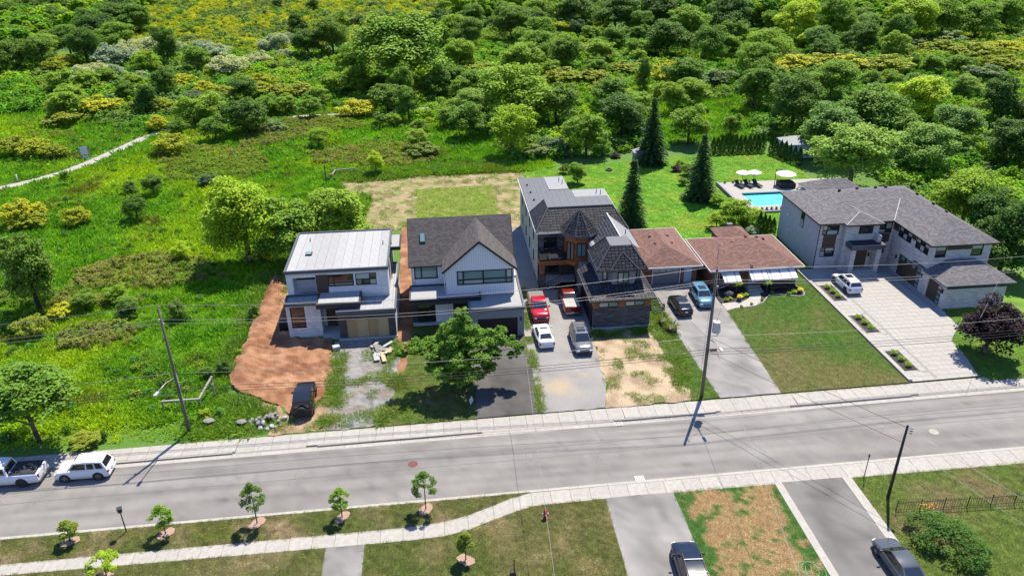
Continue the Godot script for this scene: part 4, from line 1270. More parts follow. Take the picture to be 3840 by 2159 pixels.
func build_white_house() -> void:   # flat-roofed white house on the left, still being built
	var o := thing("white_modern_house", "white flat-roofed modern house with boarded garage beside red earth", "house", Vector3(-11.7, 0, -79))
	var X := Vector3.RIGHT
	var N := Vector3(0, 0, 1)
	# lower storey
	var st := B()
	bx(st, -17.3, -5.7, 0, 3.45, -84.0, -75.4)
	bx(st, -17.3, -13.7, 0, 4.05, -75.4, -73.48)
	bx(st, -11.75, -5.7, 0, 3.45, -75.4, -72.27)
	bx(st, -13.7, -11.75, 0, 3.4, -75.4, -75.25)
	EW(st, "lower_body", M.white_panel, o)
	st = B()
	var wing := [[0.42, 1.95, 1.2, 3.75]]
	wall(st, Vector3(-17.3, 0, -73.33), X, N, 3.6, 3.95, wing)
	var w := EW(st, "brick_wall", M.white_brick, o)
	window(o, Vector3(-17.3, 0, -73.33), X, N, wing[0], [], [0.16], M.black, M.glass)
	# dark garage front of narrow bricks round a boarded opening
	st = B()
	wall(st, Vector3(-11.75, 0, -72.13), X, N, 6.05, 3.2, [[0.82, 5.28, 0.32, 2.5]])
	var gw := EW(st, "garage_wall", M.mortar, o)
	for r in [[0.0, 0.82, 0.32, 3.2], [5.28, 6.05, 0.32, 3.2], [0.82, 5.28, 2.5, 3.2]]:
		clad(gw, "brick", Vector3(-11.75, 0, -72.13), X, Vector3.UP, PackedVector2Array([Vector2(r[0], r[2]), Vector2(r[1], r[2]), Vector2(r[1], r[3]), Vector2(r[0], r[3])]), 0.6, 0.135, 0.02, 0.025, [M.stone_a, M.stone_c, M.stone_a], {"stagger": 0.5, "limit": 120})
	for k in 4:
		st = B()
		bx(st, -10.92 + k * 1.115, -9.83 + k * 1.115, 0.32, 2.46, -72.28, -72.2 + 0.01 * (k % 2))
		EW(st, "boarding_sheet", M.osb if k % 2 else M.osb_b, o)
		if k:
			st = B()
			bx(st, -10.95 + k * 1.115, -10.88 + k * 1.115, 0.33, 2.44, -72.2, -72.14)
			EW(st, "stud", M.lumber, o)
	st = B()
	bx(st, -11.85, -5.62, -0.05, 0.31, -72.3, -71.98)
	EW(st, "foundation", M.foundation, o)
	# entrance recess
	st = B()
	bx(st, -13.4, -12.2, 0.3, 2.9, -75.2, -75.1)
	EW(st, "door", M.wood_dark, o)
	st = B()
	bx(st, -13.7, -11.75, -0.05, 0.28, -75.2, -72.9)
	bx(st, -13.6, -11.8, -0.05, 0.14, -72.9, -72.5)
	EW(st, "porch", M.foundation, o)
	# lower roofs: dark edge, membrane sheets
	st = B()
	parapet(st, -17.42, -13.55, -75.3, -73.2, 3.9, 4.3, 0.16)
	parapet(st, -11.9, -5.55, -84.0, -72.0, 3.2, 3.62, 0.2)
	EW(st, "roof_edge", M.slate_metal, o)
	var lr := B()
	bx(lr, -17.3, -13.7, 4.0, 4.06, -75.3, -73.3)
	bx(lr, -11.75, -5.7, 3.42, 3.5, -83.9, -72.1)
	var low := EW(lr, "lower_roof", M.seam, o)
	clad(low, "membrane_sheet", Vector3(0, 4.06, 0), X, Vector3(0, 0, -1), poly2([-17.26, 73.36, -13.71, 73.36, -13.71, 75.3, -17.26, 75.3]), 0.9, 4.0, 0.03, 0.02, [M.membrane, M.membrane_b])
	clad(low, "membrane_sheet", Vector3(0, 3.5, 0), X, Vector3(0, 0, -1), poly2([-11.7, 72.2, -5.76, 72.2, -5.76, 83.8, -6.36, 83.8, -6.36, 75.3, -11.7, 75.3]), 0.95, 12.0, 0.03, 0.02, [M.membrane, M.membrane_b])
	# canopy over the door
	st = B()
	bx(st, -13.95, -9.3, 3.75, 4.3, -75.3, -72.55)
	EW(st, "canopy", M.dark_metal, o)
	st = B()
	bx(st, -13.75, -9.5, 4.31, 4.34, -75.2, -72.75)
	EW(st, "canopy_roof", M.membrane_b, o)
	# upper storey
	st = B()
	bx(st, -14.1, -6.35, 3.5, 6.95, -86.0, -75.45)
	bx(st, -17.2, -14.1, 3.5, 6.95, -86.0, -77.3)
	bx(st, -17.2, -16.55, 4.06, 6.95, -77.3, -75.3)
	bx(st, -16.55, -14.1, 6.25, 6.95, -77.3, -75.3)
	EW(st, "upper_body", M.white_panel, o)
	st = B()
	bx(st, -16.55, -14.1, 4.06, 5.1, -77.3, -77.2)
	EW(st, "terrace_wall", M.white_panel, o)
	st = B()
	bx(st, -16.5, -14.15, 5.1, 6.2, -77.3, -77.22)
	EW(st, "terrace_window", M.glass, o)
	st = B()
	var up := [[1.3, 4.05, 1.1, 2.55], [4.25, 6.5, 1.1, 2.55]]
	wall(st, Vector3(-14.1, 3.9, -75.3), X, N, 7.75, 3.05, [[0.02, 1.3, 0.4, 2.6], up[0], up[1]])
	EW(st, "upper_wall", M.white_panel, o)
	st = B()
	bx(st, -14.08, -12.8, 4.3, 6.5, -75.4, -75.33)
	EW(st, "wood_panel", M.wood_dark, o)
	window(o, Vector3(-14.1, 3.9, -75.3), X, N, up[0], [0.22, 0.96], [0.3], M.black, M.glass)
	window(o, Vector3(-14.1, 3.9, -75.3), X, N, up[1], [0.68], [0.48], M.black, [M.glass, M.glass_pale])
	for g in [[-17.2, -6.35, 6.55], [-14.1, -6.35, 4.85]]:
		st = B()
		bx(st, g[0], g[1], g[2], g[2] + 0.02, -75.3, -75.294)
		EW(st, "panel_joint", M.seam, o)
	# side: downpipes, narrow windows
	for zz in [-78.0, -81.5]:
		st = B()
		bx(st, -6.35, -6.3, 4.4, 6.6, zz - 0.35, zz + 0.35)
		EW(st, "side_window", M.black, o)
	st = B()
	tube(st, [Vector3(-6.25, 6.9, -83.0), Vector3(-6.25, 5.0, -83.0), Vector3(-6.2, 3.6, -82.0)], [0.05], 6)
	tube(st, [Vector3(-6.25, 6.9, -79.6), Vector3(-6.25, 3.6, -79.6)], [0.05], 6)
	EW(st, "downpipe", M.black, o)
	st = B()
	bx(st, -6.35, -5.2, 5.9, 6.3, -86.0, -82.2)
	EW(st, "side_canopy", M.dark_metal, o)
	st = B()
	bx(st, -6.3, -5.35, 6.3, 6.33, -85.9, -82.35)
	EW(st, "side_canopy_roof", M.membrane, o)
	# main roof
	st = B()
	parapet(st, -17.32, -6.23, -86.1, -75.18, 6.75, 7.12, 0.2)
	EW(st, "parapet_cap", M.slate_metal, o)
	st = B()
	bx(st, -17.2, -6.4, 6.85, 6.96, -85.95, -75.35)
	var rf := EW(st, "roof", M.seam, o)
	clad(rf, "membrane_sheet", Vector3(0, 6.96, 0), X, Vector3(0, 0, -1), poly2([-17.1, 75.4, -6.45, 75.4, -6.45, 85.9, -17.1, 85.9]), 0.97, 10.6, 0.03, 0.02, [M.membrane_b, M.membrane_c, M.membrane])
	st = B()
	bx(st, -15.6, -14.9, 6.95, 7.15, -80.2, -79.4)
	var sk := EW(st, "skylight", M.black, o)
	st = B()
	bx(st, -15.54, -14.96, 7.15, 7.17, -80.14, -79.46)
	E(st, "pane", M.glass_teal, sk)
	for p in [[-15.6, -83.6], [-7.1, -81.7]]:
		st = B()
		tube(st, [Vector3(p[0], 6.95, p[1]), Vector3(p[0], 7.3, p[1]), Vector3(p[0] + 0.1, 7.42, p[1])], [0.06], 6)
		EW(st, "roof_vent", M.metal, o)
	st = B()
	bx(st, -18.6, -17.45, 0.0, 1.1, -75.6, -74.7)
	lathe(st, [Vector2(0.0, 1.15), Vector2(0.35, 1.13), Vector2(0.36, 1.1)], Transform3D(Basis.IDENTITY, Vector3(-18.0, 0, -75.15)))
	tag(E(st, "machinery_crate", M.black), "black crate of building plant against the white house's side", "crate")

func build_gable_house() -> void:   # white siding, dark gabled roof
	var o := thing("gable_house", "white house with dark shingle gable and grey garage behind the maple", "house", Vector3(1.8, 0, -78))
	var X := Vector3.RIGHT
	var N := Vector3(0, 0, 1)
	var st := B()
	bx(st, -3.9, 7.35, 3.4, 6.45, -85.3, -76.85)
	bx(st, -0.1, 7.35, 3.4, 6.85, -76.85, -74.25)
	bx(st, -3.9, 8.0, 0, 3.4, -85.3, -74.8)
	EW(st, "wall", M.white_siding, o)
	# gable front
	st = B()
	var q := [[1.2, 7.3, 1.3, 3.02]]
	wall(st, Vector3(-0.1, 3.6, -74.1), X, N, 7.45, 3.25, q)
	face(st, [Vector3(3.62, 10.0, -74.1), Vector3(7.35, 6.85, -74.1), Vector3(-0.1, 6.85, -74.1)])
	EW(st, "gable_wall", M.white_siding, o)
	window(o, Vector3(-0.1, 3.6, -74.1), X, N, q[0], [0.115, 0.47, 0.88], [0.36], M.black, [M.glass_teal, M.glass_pale, M.glass_teal], 0.1, 0.13)
	# set-back wall with its window
	st = B()
	var q2 := [[0.25, 2.85, 0.95, 2.6]]
	wall(st, Vector3(-3.8, 3.7, -76.7), X, N, 3.7, 2.75, q2)
	EW(st, "set_back_wall", M.white_siding, o)
	window(o, Vector3(-3.8, 3.7, -76.7), X, N, q2[0], [0.3], [], M.black, M.glass_teal, 0.1, 0.12)
	# lower front: dark recess, tall window, white panel
	st = B()
	bx(st, -3.9, 2.2, 0, 3.3, -74.8, -74.6)
	EW(st, "recess_wall", M.dark_metal, o)
	st = B()
	bx(st, -1.4, 0.55, 0.35, 2.75, -74.6, -74.45)
	EW(st, "white_board", M.white_siding, o)
	window(o, Vector3(-3.9, 0, -74.5), X, N, [0.5, 2.35, 0.4, 2.7], [0.5], [0.72], M.black, M.glass, 0.08)
	st = B()
	bx(st, 0.8, 1.9, 0.2, 2.6, -74.6, -74.52)
	EW(st, "door", M.black, o)
	st = B()
	bx(st, -3.95, 2.2, -0.02, 0.34, -74.6, -74.2)
	EW(st, "foundation", M.foundation, o)
	# garage
	st = B()
	bx(st, 2.2, 8.03, 0, 3.4, -78.4, -71.0)
	wall(st, Vector3(2.2, 0, -70.84), X, N, 5.85, 3.45, [[0.9, 5.15, 0.06, 2.35]])
	EW(st, "garage", M.grey_stucco, o)
	for k in 4:
		st = B()
		bx(st, 3.1, 7.35, 0.08 + k * 0.57, 0.63 + k * 0.57, -70.98, -70.95)
		EW(st, "garage_door_panel", M.black, o)
	st = B()
	bx(st, 7.65, 7.78, 1.95, 2.4, -70.83, -70.74)
	EW(st, "wall_lamp", M.black, o)
	st = B()
	parapet(st, 2.1, 8.15, -78.5, -70.74, 3.35, 3.66, 0.2)
	EW(st, "garage_roof_edge", M.slate_metal, o)
	st = B()
	bx(st, 2.2, 8.0, 3.42, 3.5, -78.4, -70.9)
	EW(st, "garage_roof", M.membrane, o)
	# canopy across the front
	st = B()
	bx(st, -4.15, 3.62, 3.3, 3.82, -74.4, -72.95)
	parapet(st, -4.15, 3.62, -76.6, -72.95, 3.75, 3.98, 0.16)
	EW(st, "canopy", M.dark_metal, o)
	st = B()
	bx(st, -4.0, 3.45, 3.7, 3.86, -76.6, -73.1)
	EW(st, "canopy_roof", M.membrane, o)
	# roof: two slopes and the cross gable
	st = B()
	var ry := 10.25
	var rz := -81.0
	var sl := (ry - 6.35) / (rz + 76.45)
	var zf := func(y): return -76.45 + (y - 6.35) / sl
	face(st, [Vector3(-4.1, ry, rz), Vector3(7.65, ry, rz), Vector3(7.65, 6.35, -76.45), Vector3(-4.1, 6.35, -76.45)])
	face(st, [Vector3(7.65, ry, rz), Vector3(-4.1, ry, rz), Vector3(-4.1, 6.35, -85.55), Vector3(7.65, 6.35, -85.55)])
	var ap := Vector3(3.62, 10.12, -73.85)
	var back := Vector3(3.62, 10.12, zf.call(10.12) - 0.05)
	var eL := Vector3(-0.45, 6.66, -73.85)
	var eR := Vector3(7.69, 6.66, -73.85)
	face(st, [back, ap, eL, Vector3(-0.45, 6.66, zf.call(6.66) - 0.05)])
	face(st, [ap, back, Vector3(7.69, 6.66, zf.call(6.66) - 0.05), eR])
	# undersides
	face(st, [Vector3(-4.1, 6.2, -76.45), Vector3(7.65, 6.2, -76.45), Vector3(7.65, 10.1, rz), Vector3(-4.1, 10.1, rz)])
	var rf := EW(st, "roof", M.shingle_dark, o)
	st = B()
	bar(st, ap + Vector3(0, -0.1, 0.02), eL + Vector3(0, -0.1, 0.02), 0.06, 0.2)
	bar(st, ap + Vector3(0, -0.1, 0.02), eR + Vector3(0, -0.1, 0.02), 0.06, 0.2)
	bar(st, Vector3(-4.1, 6.27, -76.43), Vector3(-0.45, 6.27, -76.43), 0.06, 0.16)
	bar(st, Vector3(7.66, 6.28, -76.4), Vector3(7.66, 10.2, rz), 0.05, 0.16)
	bar(st, Vector3(-4.11, 6.28, -76.4), Vector3(-4.11, 10.2, rz), 0.05, 0.16)
	EW(st, "roof_edge", M.black, o)
	for s in [[-4.0, [Vector3(-3.9, 6.4, -85.3), Vector3(-3.9, 10.2, rz), Vector3(-3.9, 6.4, -76.7)]], [7.35, [Vector3(7.35, 6.4, -76.7), Vector3(7.35, 10.2, rz), Vector3(7.35, 6.4, -85.3)]]]:
		st = B()
		face(st, s[1])
		EW(st, "gable_end", M.white_siding, o)
	st = B()
	var c := Vector3(-2.45, 8.6, zf.call(8.6))
	var bas := Basis(Vector3.RIGHT, Vector3(0, 0.755, 0.655).normalized(), Vector3(0, -0.655, 0.755).normalized())
	obx(st, Transform3D(bas, c + bas.y * 0.06), Vector3(0.62, 0.14, 1.15))
	var sk := EW(st, "skylight", M.black, o)
	st = B()
	obx(st, Transform3D(bas, c + bas.y * 0.14), Vector3(0.5, 0.02, 1.02))
	E(st, "pane", M.glass_teal, sk)
	st = B()
	tube(st, [Vector3(-0.35, 6.5, -74.0), Vector3(-0.25, 5.8, -74.05), Vector3(-0.22, 3.9, -74.05)], [0.04], 6)
	tube(st, [Vector3(-3.6, 6.3, -76.5), Vector3(-3.6, 4.0, -76.6)], [0.04], 6)
	EW(st, "downpipe", M.white_paint, o)

# a roof plane covered with real tiles: o is a lower corner, e the other lower corner, poly in the plane's own metres
func tiled(parent: Node3D, pts: Array, tw := 0.42, th := 0.36, limit := 300) -> void:
	# pts: lower left, lower right, then the rest counter-clockwise as seen from outside
	var u: Vector3 = (pts[1] - pts[0]).normalized()
	var n: Vector3 = (pts[1] - pts[0]).cross(pts[2] - pts[0]).normalized()
	var v := n.cross(u)
	var p := PackedVector2Array()
	for q in pts: p.append(Vector2((q - pts[0]).dot(u), (q - pts[0]).dot(v)))
	clad(parent, "roof_tile", pts[0] + n * 0.01, u, v, p, tw, th, 0.075, 0.05, [M.tile_a, M.tile_b, M.tile_c, M.tile_a], {"tilt": -0.05, "limit": limit, "inset": 0.012})

func build_stone_house() -> void:   # dark stone house with metal tile roofs and a turret
	var o := thing("stone_house", "dark stone house with black tile roofs, octagonal turret and orange balcony", "house", Vector3(16.5, 0, -84))
	var X := Vector3.RIGHT
	var N := Vector3(0, 0, 1)
	var st := B()
	bx(st, 11.15, 21.6, 0, 6.9, -96.6, -83.35)
	bx(st, 11.15, 17.2, 0, 6.9, -102.4, -96.6)
	EW(st, "wall", M.side_stucco, o)
	# front of the main block
	st = B()
	var holes := [[0.7, 2.35, 4.35, 6.15], [1.0, 2.6, 1.5, 3.0]]
	wall(st, Vector3(11.15, 0, -83.2), X, N, 6.2, 6.9, holes)
	var fw := EW(st, "front_wall", M.mortar, o)
	for r in [[0.0, 0.7, 3.3, 6.9], [2.35, 3.4, 3.3, 6.9], [0.7, 2.35, 6.15, 6.9], [0.7, 2.35, 3.3, 4.35], [0.0, 6.2, 0.0, 1.5], [0.0, 1.0, 1.5, 3.3], [2.6, 6.2, 1.5, 3.3]]:
		clad(fw, "stone", Vector3(11.15, 0, -83.2), X, Vector3.UP, PackedVector2Array([Vector2(r[0], r[2]), Vector2(r[1], r[2]), Vector2(r[1], r[3]), Vector2(r[0], r[3])]), 0.75, 0.2, 0.015, 0.03, [M.stone_a, M.stone_b, M.stone_c], {"random": true, "limit": 60})
	window(o, Vector3(11.15, 0, -83.2), X, N, holes[0], [0.45], [0.2], M.black, M.glass)
	window(o, Vector3(11.15, 0, -83.2), X, N, holes[1], [0.5], [], M.black, M.glass)
	# balcony on orange beam, with stone-footed column
	st = B()
	bx(st, 11.1, 16.9, 3.2, 3.75, -83.15, -81.5)
	EW(st, "balcony", M.wood_orange, o)
	st = B()
	bx(st, 11.2, 14.6, 3.75, 3.8, -83.1, -81.6)
	EW(st, "balcony_floor", M.tile_b, o)
	st = B()
	bx(st, 11.2, 14.4, 3.95, 4.75, -81.62, -81.58)
	bx(st, 11.18, 11.22, 3.95, 4.75, -83.1, -81.62)
	EW(st, "glass_rail", M.glass, o)
	st = B()
	bx(st, 11.15, 14.45, 4.75, 4.82, -81.65, -81.55)
	bx(st, 11.15, 11.25, 4.75, 4.82, -83.1, -81.65)
	EW(st, "handrail", M.black, o)
	st = B()
	bx(st, 11.25, 11.75, 1.9, 3.2, -82.1, -81.6)
	EW(st, "column", M.wood_orange, o)
	st = B()
	bx(st, 11.1, 11.9, 0, 1.9, -82.25, -81.45)
	var ft := EW(st, "column_base", M.mortar, o)
	clad(ft, "stone", Vector3(11.1, 0, -81.45), X, Vector3.UP, PackedVector2Array([Vector2(0, 0), Vector2(0.8, 0), Vector2(0.8, 1.88), Vector2(0, 1.88)]), 0.4, 0.22, 0.015, 0.03, [M.stone_a, M.stone_b], {"stagger": 0.5})
	# porch and steps
	st = B()
	bx(st, 11.95, 15.55, 0, 1.15, -83.2, -82.2)
	EW(st, "porch", M.foundation, o)
	for k in 6:
		st = B()
		bx(st, 12.0 + k * 0.32, 15.5, 0.0, 1.1 - (5 - k) * 0.18, -82.2 + 0.02, -81.35)
		EW(st, "step", M.foundation, o)
	st = B()
	bar(st, Vector3(12.1, 1.0, -81.3), Vector3(14.0, 2.05, -81.3), 0.05, 0.05)
	bar(st, Vector3(14.0, 2.05, -81.3), Vector3(15.5, 2.05, -81.3), 0.05, 0.05)
	for k in 18:
		var x := 12.1 + k * 0.19
		var y := minf(1.0 + (x - 12.1) * 0.553, 2.05)
		bar(st, Vector3(x, y - 0.9, -81.3), Vector3(x, y, -81.3), 0.025, 0.025)
	EW(st, "railing", M.black, o)
	st = B()
	bx(st, 14.0, 15.0, 1.15, 3.1, -83.18, -83.1)
	EW(st, "front_door", M.wood_dark, o)
	# turret
	var tc := Vector2(16.0, -82.4)
	var oct := []
	for k in 8: oct.append(tc + Vector2(cos(TAU * (k + 0.5) / 8), sin(TAU * (k + 0.5) / 8)) * 1.85)
	st = B()
	prism(st, oct, 3.3, 7.1)
	EW(st, "turret_wall", M.wood_orange, o)
	for k in [1, 2, 3]:
		var a: Vector2 = oct[k - 1]
		var b: Vector2 = oct[k]
		var d := Vector3(a.x - b.x, 0, a.y - b.y).normalized()
		var nn := d.cross(Vector3.UP)
		if nn.z < 0 and k == 2: nn = -nn
		var mid := Vector3((a.x + b.x) / 2, 0, (a.y + b.y) / 2)
		nn = Vector3(mid.x - tc.x, 0, mid.z - tc.y).normalized()
		var uu := Vector3.UP.cross(nn)
		st = B()
		window(o, mid - uu * 0.55 + nn * 0.06, uu, nn, [0.0, 1.1, 4.5 if k != 3 else 3.9, 6.2], [0.5], [], M.black, M.glass if k == 3 else M.glass_teal, 0.06)
	# main roof: hipped rim with a flat top
	var e := 7.0
	var f := [Vector3(10.85, e, -82.6), Vector3(22.0, e, -82.6), Vector3(22.0, e, -89.5), Vector3(10.85, e, -89.5)]
	var t := [Vector3(12.7, 9.0, -85.4), Vector3(20.6, 9.0, -85.4), Vector3(20.6, 9.0, -88.7), Vector3(12.7, 9.0, -88.7)]
	st = B()
	for k in 4:
		var j := (k + 1) % 4
		face(st, [t[k], t[j], f[j], f[k]])
	var mr := EW(st, "main_roof", M.tile_base, o)
	tiled(mr, [f[0], f[1], t[1], t[0]], 0.42, 0.36, 240)
	tiled(mr, [f[3], f[0], t[0], t[3]], 0.42, 0.36, 150)
	st = B()
	bx(st, 12.6, 20.7, 8.9, 9.04, -88.8, -85.3)
	var flatroof := EW(st, "roof_deck", M.seam, o)
	clad(flatroof, "metal_sheet", Vector3(0, 9.04, 0), X, Vector3(0, 0, -1), poly2([12.62, 85.32, 20.68, 85.32, 20.68, 88.78, 12.62, 88.78]), 0.95, 3.5, 0.02, 0.02, [M.metal_roof, M.metal_roof])
	st = B()
	for r in [[f[0], t[0]], [f[1], t[1]], [t[0], t[1]]]:
		bar(st, r[0] + Vector3(0, 0.08, 0), r[1] + Vector3(0, 0.08, 0), 0.16, 0.09)
	EW(st, "ridge_cap", M.tile_b, o)
	st = B()
	fascia(st, 10.85, 22.0, -96.9, -82.6, e)
	bx(st, 10.8, 10.86, 6.82, 7.0, -102.7, -96.9)
	EW(st, "gutter", M.white_paint, o)
	# low rear roofs
	st = B()
	bx(st, 10.9, 17.3, 6.85, 7.03, -102.7, -89.4)
	bx(st, 17.3, 22.0, 6.85, 7.03, -96.9, -89.4)
	var rr := EW(st, "rear_roof", M.seam, o)
	clad(rr, "metal_sheet", Vector3(0, 7.03, 0), X, Vector3(0, 0, -1), poly2([10.95, 89.4, 22.0, 89.4, 22.0, 92.6, 17.3, 92.6, 17.3, 97.2, 14.5, 97.2, 14.5, 102.7, 10.95, 102.7]), 0.62, 2.4, 0.015, 0.02, [M.metal_roof, M.metal_roof])
	st = B()
	bx(st, 14.55, 17.25, 7.03, 7.1, -102.6, -97.3)
	bx(st, 17.5, 21.9, 7.03, 7.1, -96.8, -92.7)
	EW(st, "pale_roof_panel", M.metal_roof_light, o)
	for p in [[16.4, -100.5], [16.7, -99.5], [20.6, -95.0], [21.1, -94.6]]:
		st = B()
		tube(st, [Vector3(p[0], 7.0, p[1]), Vector3(p[0], 7.7, p[1])], [0.05], 6)
		EW(st, "roof_pipe", M.black, o)
	for p in [[12.1, -91.0], [12.0, -93.5], [11.9, -96.5], [11.8, -99.5]]:
		st = B()
		bx(st, p[0] - 0.1, p[0] + 0.1, 7.03, 7.25, p[1] - 0.15, p[1] + 0.15)
		EW(st, "roof_vent", M.black, o)
	# turret roof
	var oe := []
	for k in 8: oe.append(Vector3(tc.x + cos(TAU * (k + 0.5) / 8) * 2.3, 7.15, tc.y + sin(TAU * (k + 0.5) / 8) * 2.3))
	var apex := Vector3(tc.x, 9.75, tc.y)
	st = B()
	for k in 8: face(st, [apex, oe[k], oe[(k + 1) % 8]])
	var trf := EW(st, "turret_roof", M.tile_base, o)
	for k in [0, 1, 2, 3, 7]:
		tiled(trf, [oe[(k + 1) % 8], oe[k], apex], 0.42, 0.34)
	st = B()
	for k in 8: bar(st, oe[k] + Vector3(0, 0.06, 0), apex + Vector3(0, 0.06, 0), 0.11, 0.07)
	EW(st, "turret_ridge", M.tile_b, o)
	st = B()
	for k in 8: bar(st, oe[k] - Vector3(0, 0.06, 0), oe[(k + 1) % 8] - Vector3(0, 0.06, 0), 0.08, 0.14)
	EW(st, "turret_gutter", M.slate_metal, o)
	# garage wing
	st = B()
	bx(st, 15.72, 21.9, 0, 3.9, -83.2, -71.17)
	EW(st, "garage_body", M.grey_stucco, o)
	st = B()
	bx(st, 15.55, 21.98, -0.05, 0.36, -71.2, -70.93)
	EW(st, "foundation", M.foundation, o)
	st = B()
	wall(st, Vector3(15.65, 0.3, -71.02), X, N, 6.28, 2.45, [])
	var gs := EW(st, "stone_wall", M.mortar, o)
	clad(gs, "stone", Vector3(15.65, 0.36, -71.02), X, Vector3.UP, PackedVector2Array([Vector2(0, 0), Vector2(6.28, 0), Vector2(6.28, 2.38), Vector2(0, 2.38)]), 0.72, 0.17, 0.012, 0.03, [M.stone_a, M.stone_b, M.stone_c, M.stone_a], {"random": true})
	st = B()
	var gh := [[0.6, 2.75, 0.03, 0.68], [3.5, 5.65, 0.03, 0.68]]
	wall(st, Vector3(15.6, 2.76, -70.98), X, N, 6.35, 1.12, gh)
	EW(st, "wood_band", M.wood_orange, o)
	for g in gh: window(o, Vector3(15.6, 2.76, -70.98), X, N, g, [0.5], [], M.black, [M.glass_pale, M.glass_teal])
	for k in 2:
		st = B()
		bx(st, 15.62, 15.7, 0.05, 2.5, -78.2 + k * 3.5, -75.3 + k * 3.5)
		EW(st, "garage_door", M.black, o)
	# skirt roof round the garage
	var a1 := [Vector3(15.2, 3.85, -70.6), Vector3(22.4, 3.85, -70.6), Vector3(22.4, 3.85, -78.9), Vector3(15.2, 3.85, -78.9)]
	var a2 := [Vector3(17.2, 4.75, -73.2), Vector3(21.3, 4.75, -73.2), Vector3(21.3, 4.75, -78.9), Vector3(17.2, 4.75, -78.9)]
	st = B()
	for k in [0, 1, 3]: face(st, [a2[k], a2[(k + 1) % 4], a1[(k + 1) % 4], a1[k]])
	var sr := EW(st, "skirt_roof", M.tile_base, o)
	tiled(sr, [a1[0], a1[1], a2[1], a2[0]], 0.42, 0.36, 120)
	tiled(sr, [a1[3], a1[0], a2[0], a2[3]], 0.42, 0.36, 120)
	tiled(sr, [a1[1], a1[2], a2[2], a2[1]], 0.42, 0.36, 60)
	st = B()
	fascia(st, 15.2, 22.4, -78.9, -70.6, 3.85, 0.15, 0.08)
	EW(st, "gutter", M.dark_metal, o)
	# upper storey of the garage wing
	st = B()
	bx(st, 16.8, 21.3, 4.0, 6.5, -83.0, -73.6)
	prism(st, [Vector2(17.6, -73.6), Vector2(18.0, -72.8), Vector2(20.4, -72.8), Vector2(20.8, -73.6)], 4.3, 6.5)
	EW(st, "upper_wall", M.grey_stucco, o)
	window(o, Vector3(18.0, 0, -72.74), X, N, [0.55, 1.8, 4.75, 6.1], [0.5], [], M.black, [M.glass_pale, M.glass_teal], 0.05, 0.09)
	window(o, Vector3(16.8, 0, -73.54), X, N, [0.25, 0.75, 4.85, 6.1], [], [], M.black, M.glass_pale, 0.05, 0.08)
	window(o, Vector3(16.8, 0, -73.54), X, N, [4.05, 4.45, 4.85, 6.1], [], [], M.black, M.glass_teal, 0.05, 0.08)
	var b1 := [Vector3(16.25, 6.5, -72.55), Vector3(21.75, 6.5, -72.55), Vector3(21.75, 6.5, -78.2), Vector3(16.25, 6.5, -78.2)]
	var b2 := [Vector3(18.0, 8.5, -74.5), Vector3(20.3, 8.5, -74.5), Vector3(20.3, 8.5, -76.9), Vector3(18.0, 8.5, -76.9)]
	st = B()
	for k in 4: face(st, [b2[k], b2[(k + 1) % 4], b1[(k + 1) % 4], b1[k]])
	var ur := EW(st, "wing_roof", M.tile_base, o)
	tiled(ur, [b1[0], b1[1], b2[1], b2[0]], 0.42, 0.36, 150)
	tiled(ur, [b1[3], b1[0], b2[0], b2[3]], 0.42, 0.36, 150)
	tiled(ur, [b1[1], b1[2], b2[2], b2[1]], 0.42, 0.36, 60)
	st = B()
	bx(st, 17.95, 20.35, 8.42, 8.54, -76.95, -74.45)
	EW(st, "wing_roof_deck", M.metal_roof, o)
	st = B()
	for k in [0, 1, 3]: bar(st, b1[k] + Vector3(0, 0.07, 0), b2[k] + Vector3(0, 0.07, 0), 0.14, 0.08)
	EW(st, "wing_ridge", M.tile_b, o)
	st = B()
	fascia(st, 16.25, 21.75, -78.2, -72.55, 6.5, 0.16, 0.08)
	EW(st, "wing_gutter", M.dark_metal, o)
	# little peaked roofs on the front and the side of the wing
	var pk := Vector3(19.15, 8.15, -74.3)
	var p0 := Vector3(17.6, 6.52, -72.2)
	var p1 := Vector3(20.7, 6.52, -72.2)
	var pf := Vector3(19.15, 8.05, -73.6)
	st = B()
	face(st, [pf, p1, p0])
	face(st, [pf, p0, pk])
	face(st, [pk, p1, pf])
	var pr := EW(st, "peak_roof", M.tile_base, o)
	tiled(pr, [p0, p1, pf], 0.42, 0.34)
	st = B()
	bar(st, p0 + Vector3(0, 0.06, 0), pf + Vector3(0, 0.06, 0), 0.12, 0.08)
	bar(st, p1 + Vector3(0, 0.06, 0), pf + Vector3(0, 0.06, 0), 0.12, 0.08)
	bar(st, p0 - Vector3(0, 0.05, 0), p1 - Vector3(0, 0.05, 0), 0.08, 0.14)
	bar(st, Vector3(16.2, 6.6, -74.6), Vector3(17.6, 8.05, -75.4), 0.14, 0.08)
	EW(st, "peak_ridge", M.tile_b, o)
	# link roof between the wing and the main block
	var k0 := Vector3(19.7, 8.35, -84.4)
	var k1 := Vector3(19.7, 8.35, -77.0)
	st = B()
	face(st, [k0, k1, Vector3(16.9, 6.2, -78.0), Vector3(16.9, 6.2, -84.2)])
	face(st, [k1, k0, Vector3(22.0, 6.9, -84.4), Vector3(22.0, 6.9, -77.0)])
	var kr := EW(st, "link_roof", M.metal_roof_light, o)
	tiled(kr, [Vector3(16.9, 6.2, -84.2), Vector3(16.9, 6.2, -78.0), k1, k0], 0.42, 0.36, 200)
	st = B()
	bar(st, k0 + Vector3(0, 0.06, 0), k1 + Vector3(0, 0.06, 0), 0.16, 0.1)
	EW(st, "link_ridge", M.metal, o)
	st = B()
	bx(st, 16.95, 21.6, 4.0, 6.6, -83.0, -78.2)
	EW(st, "link_wall", M.grey_stucco, o)
	st = B()
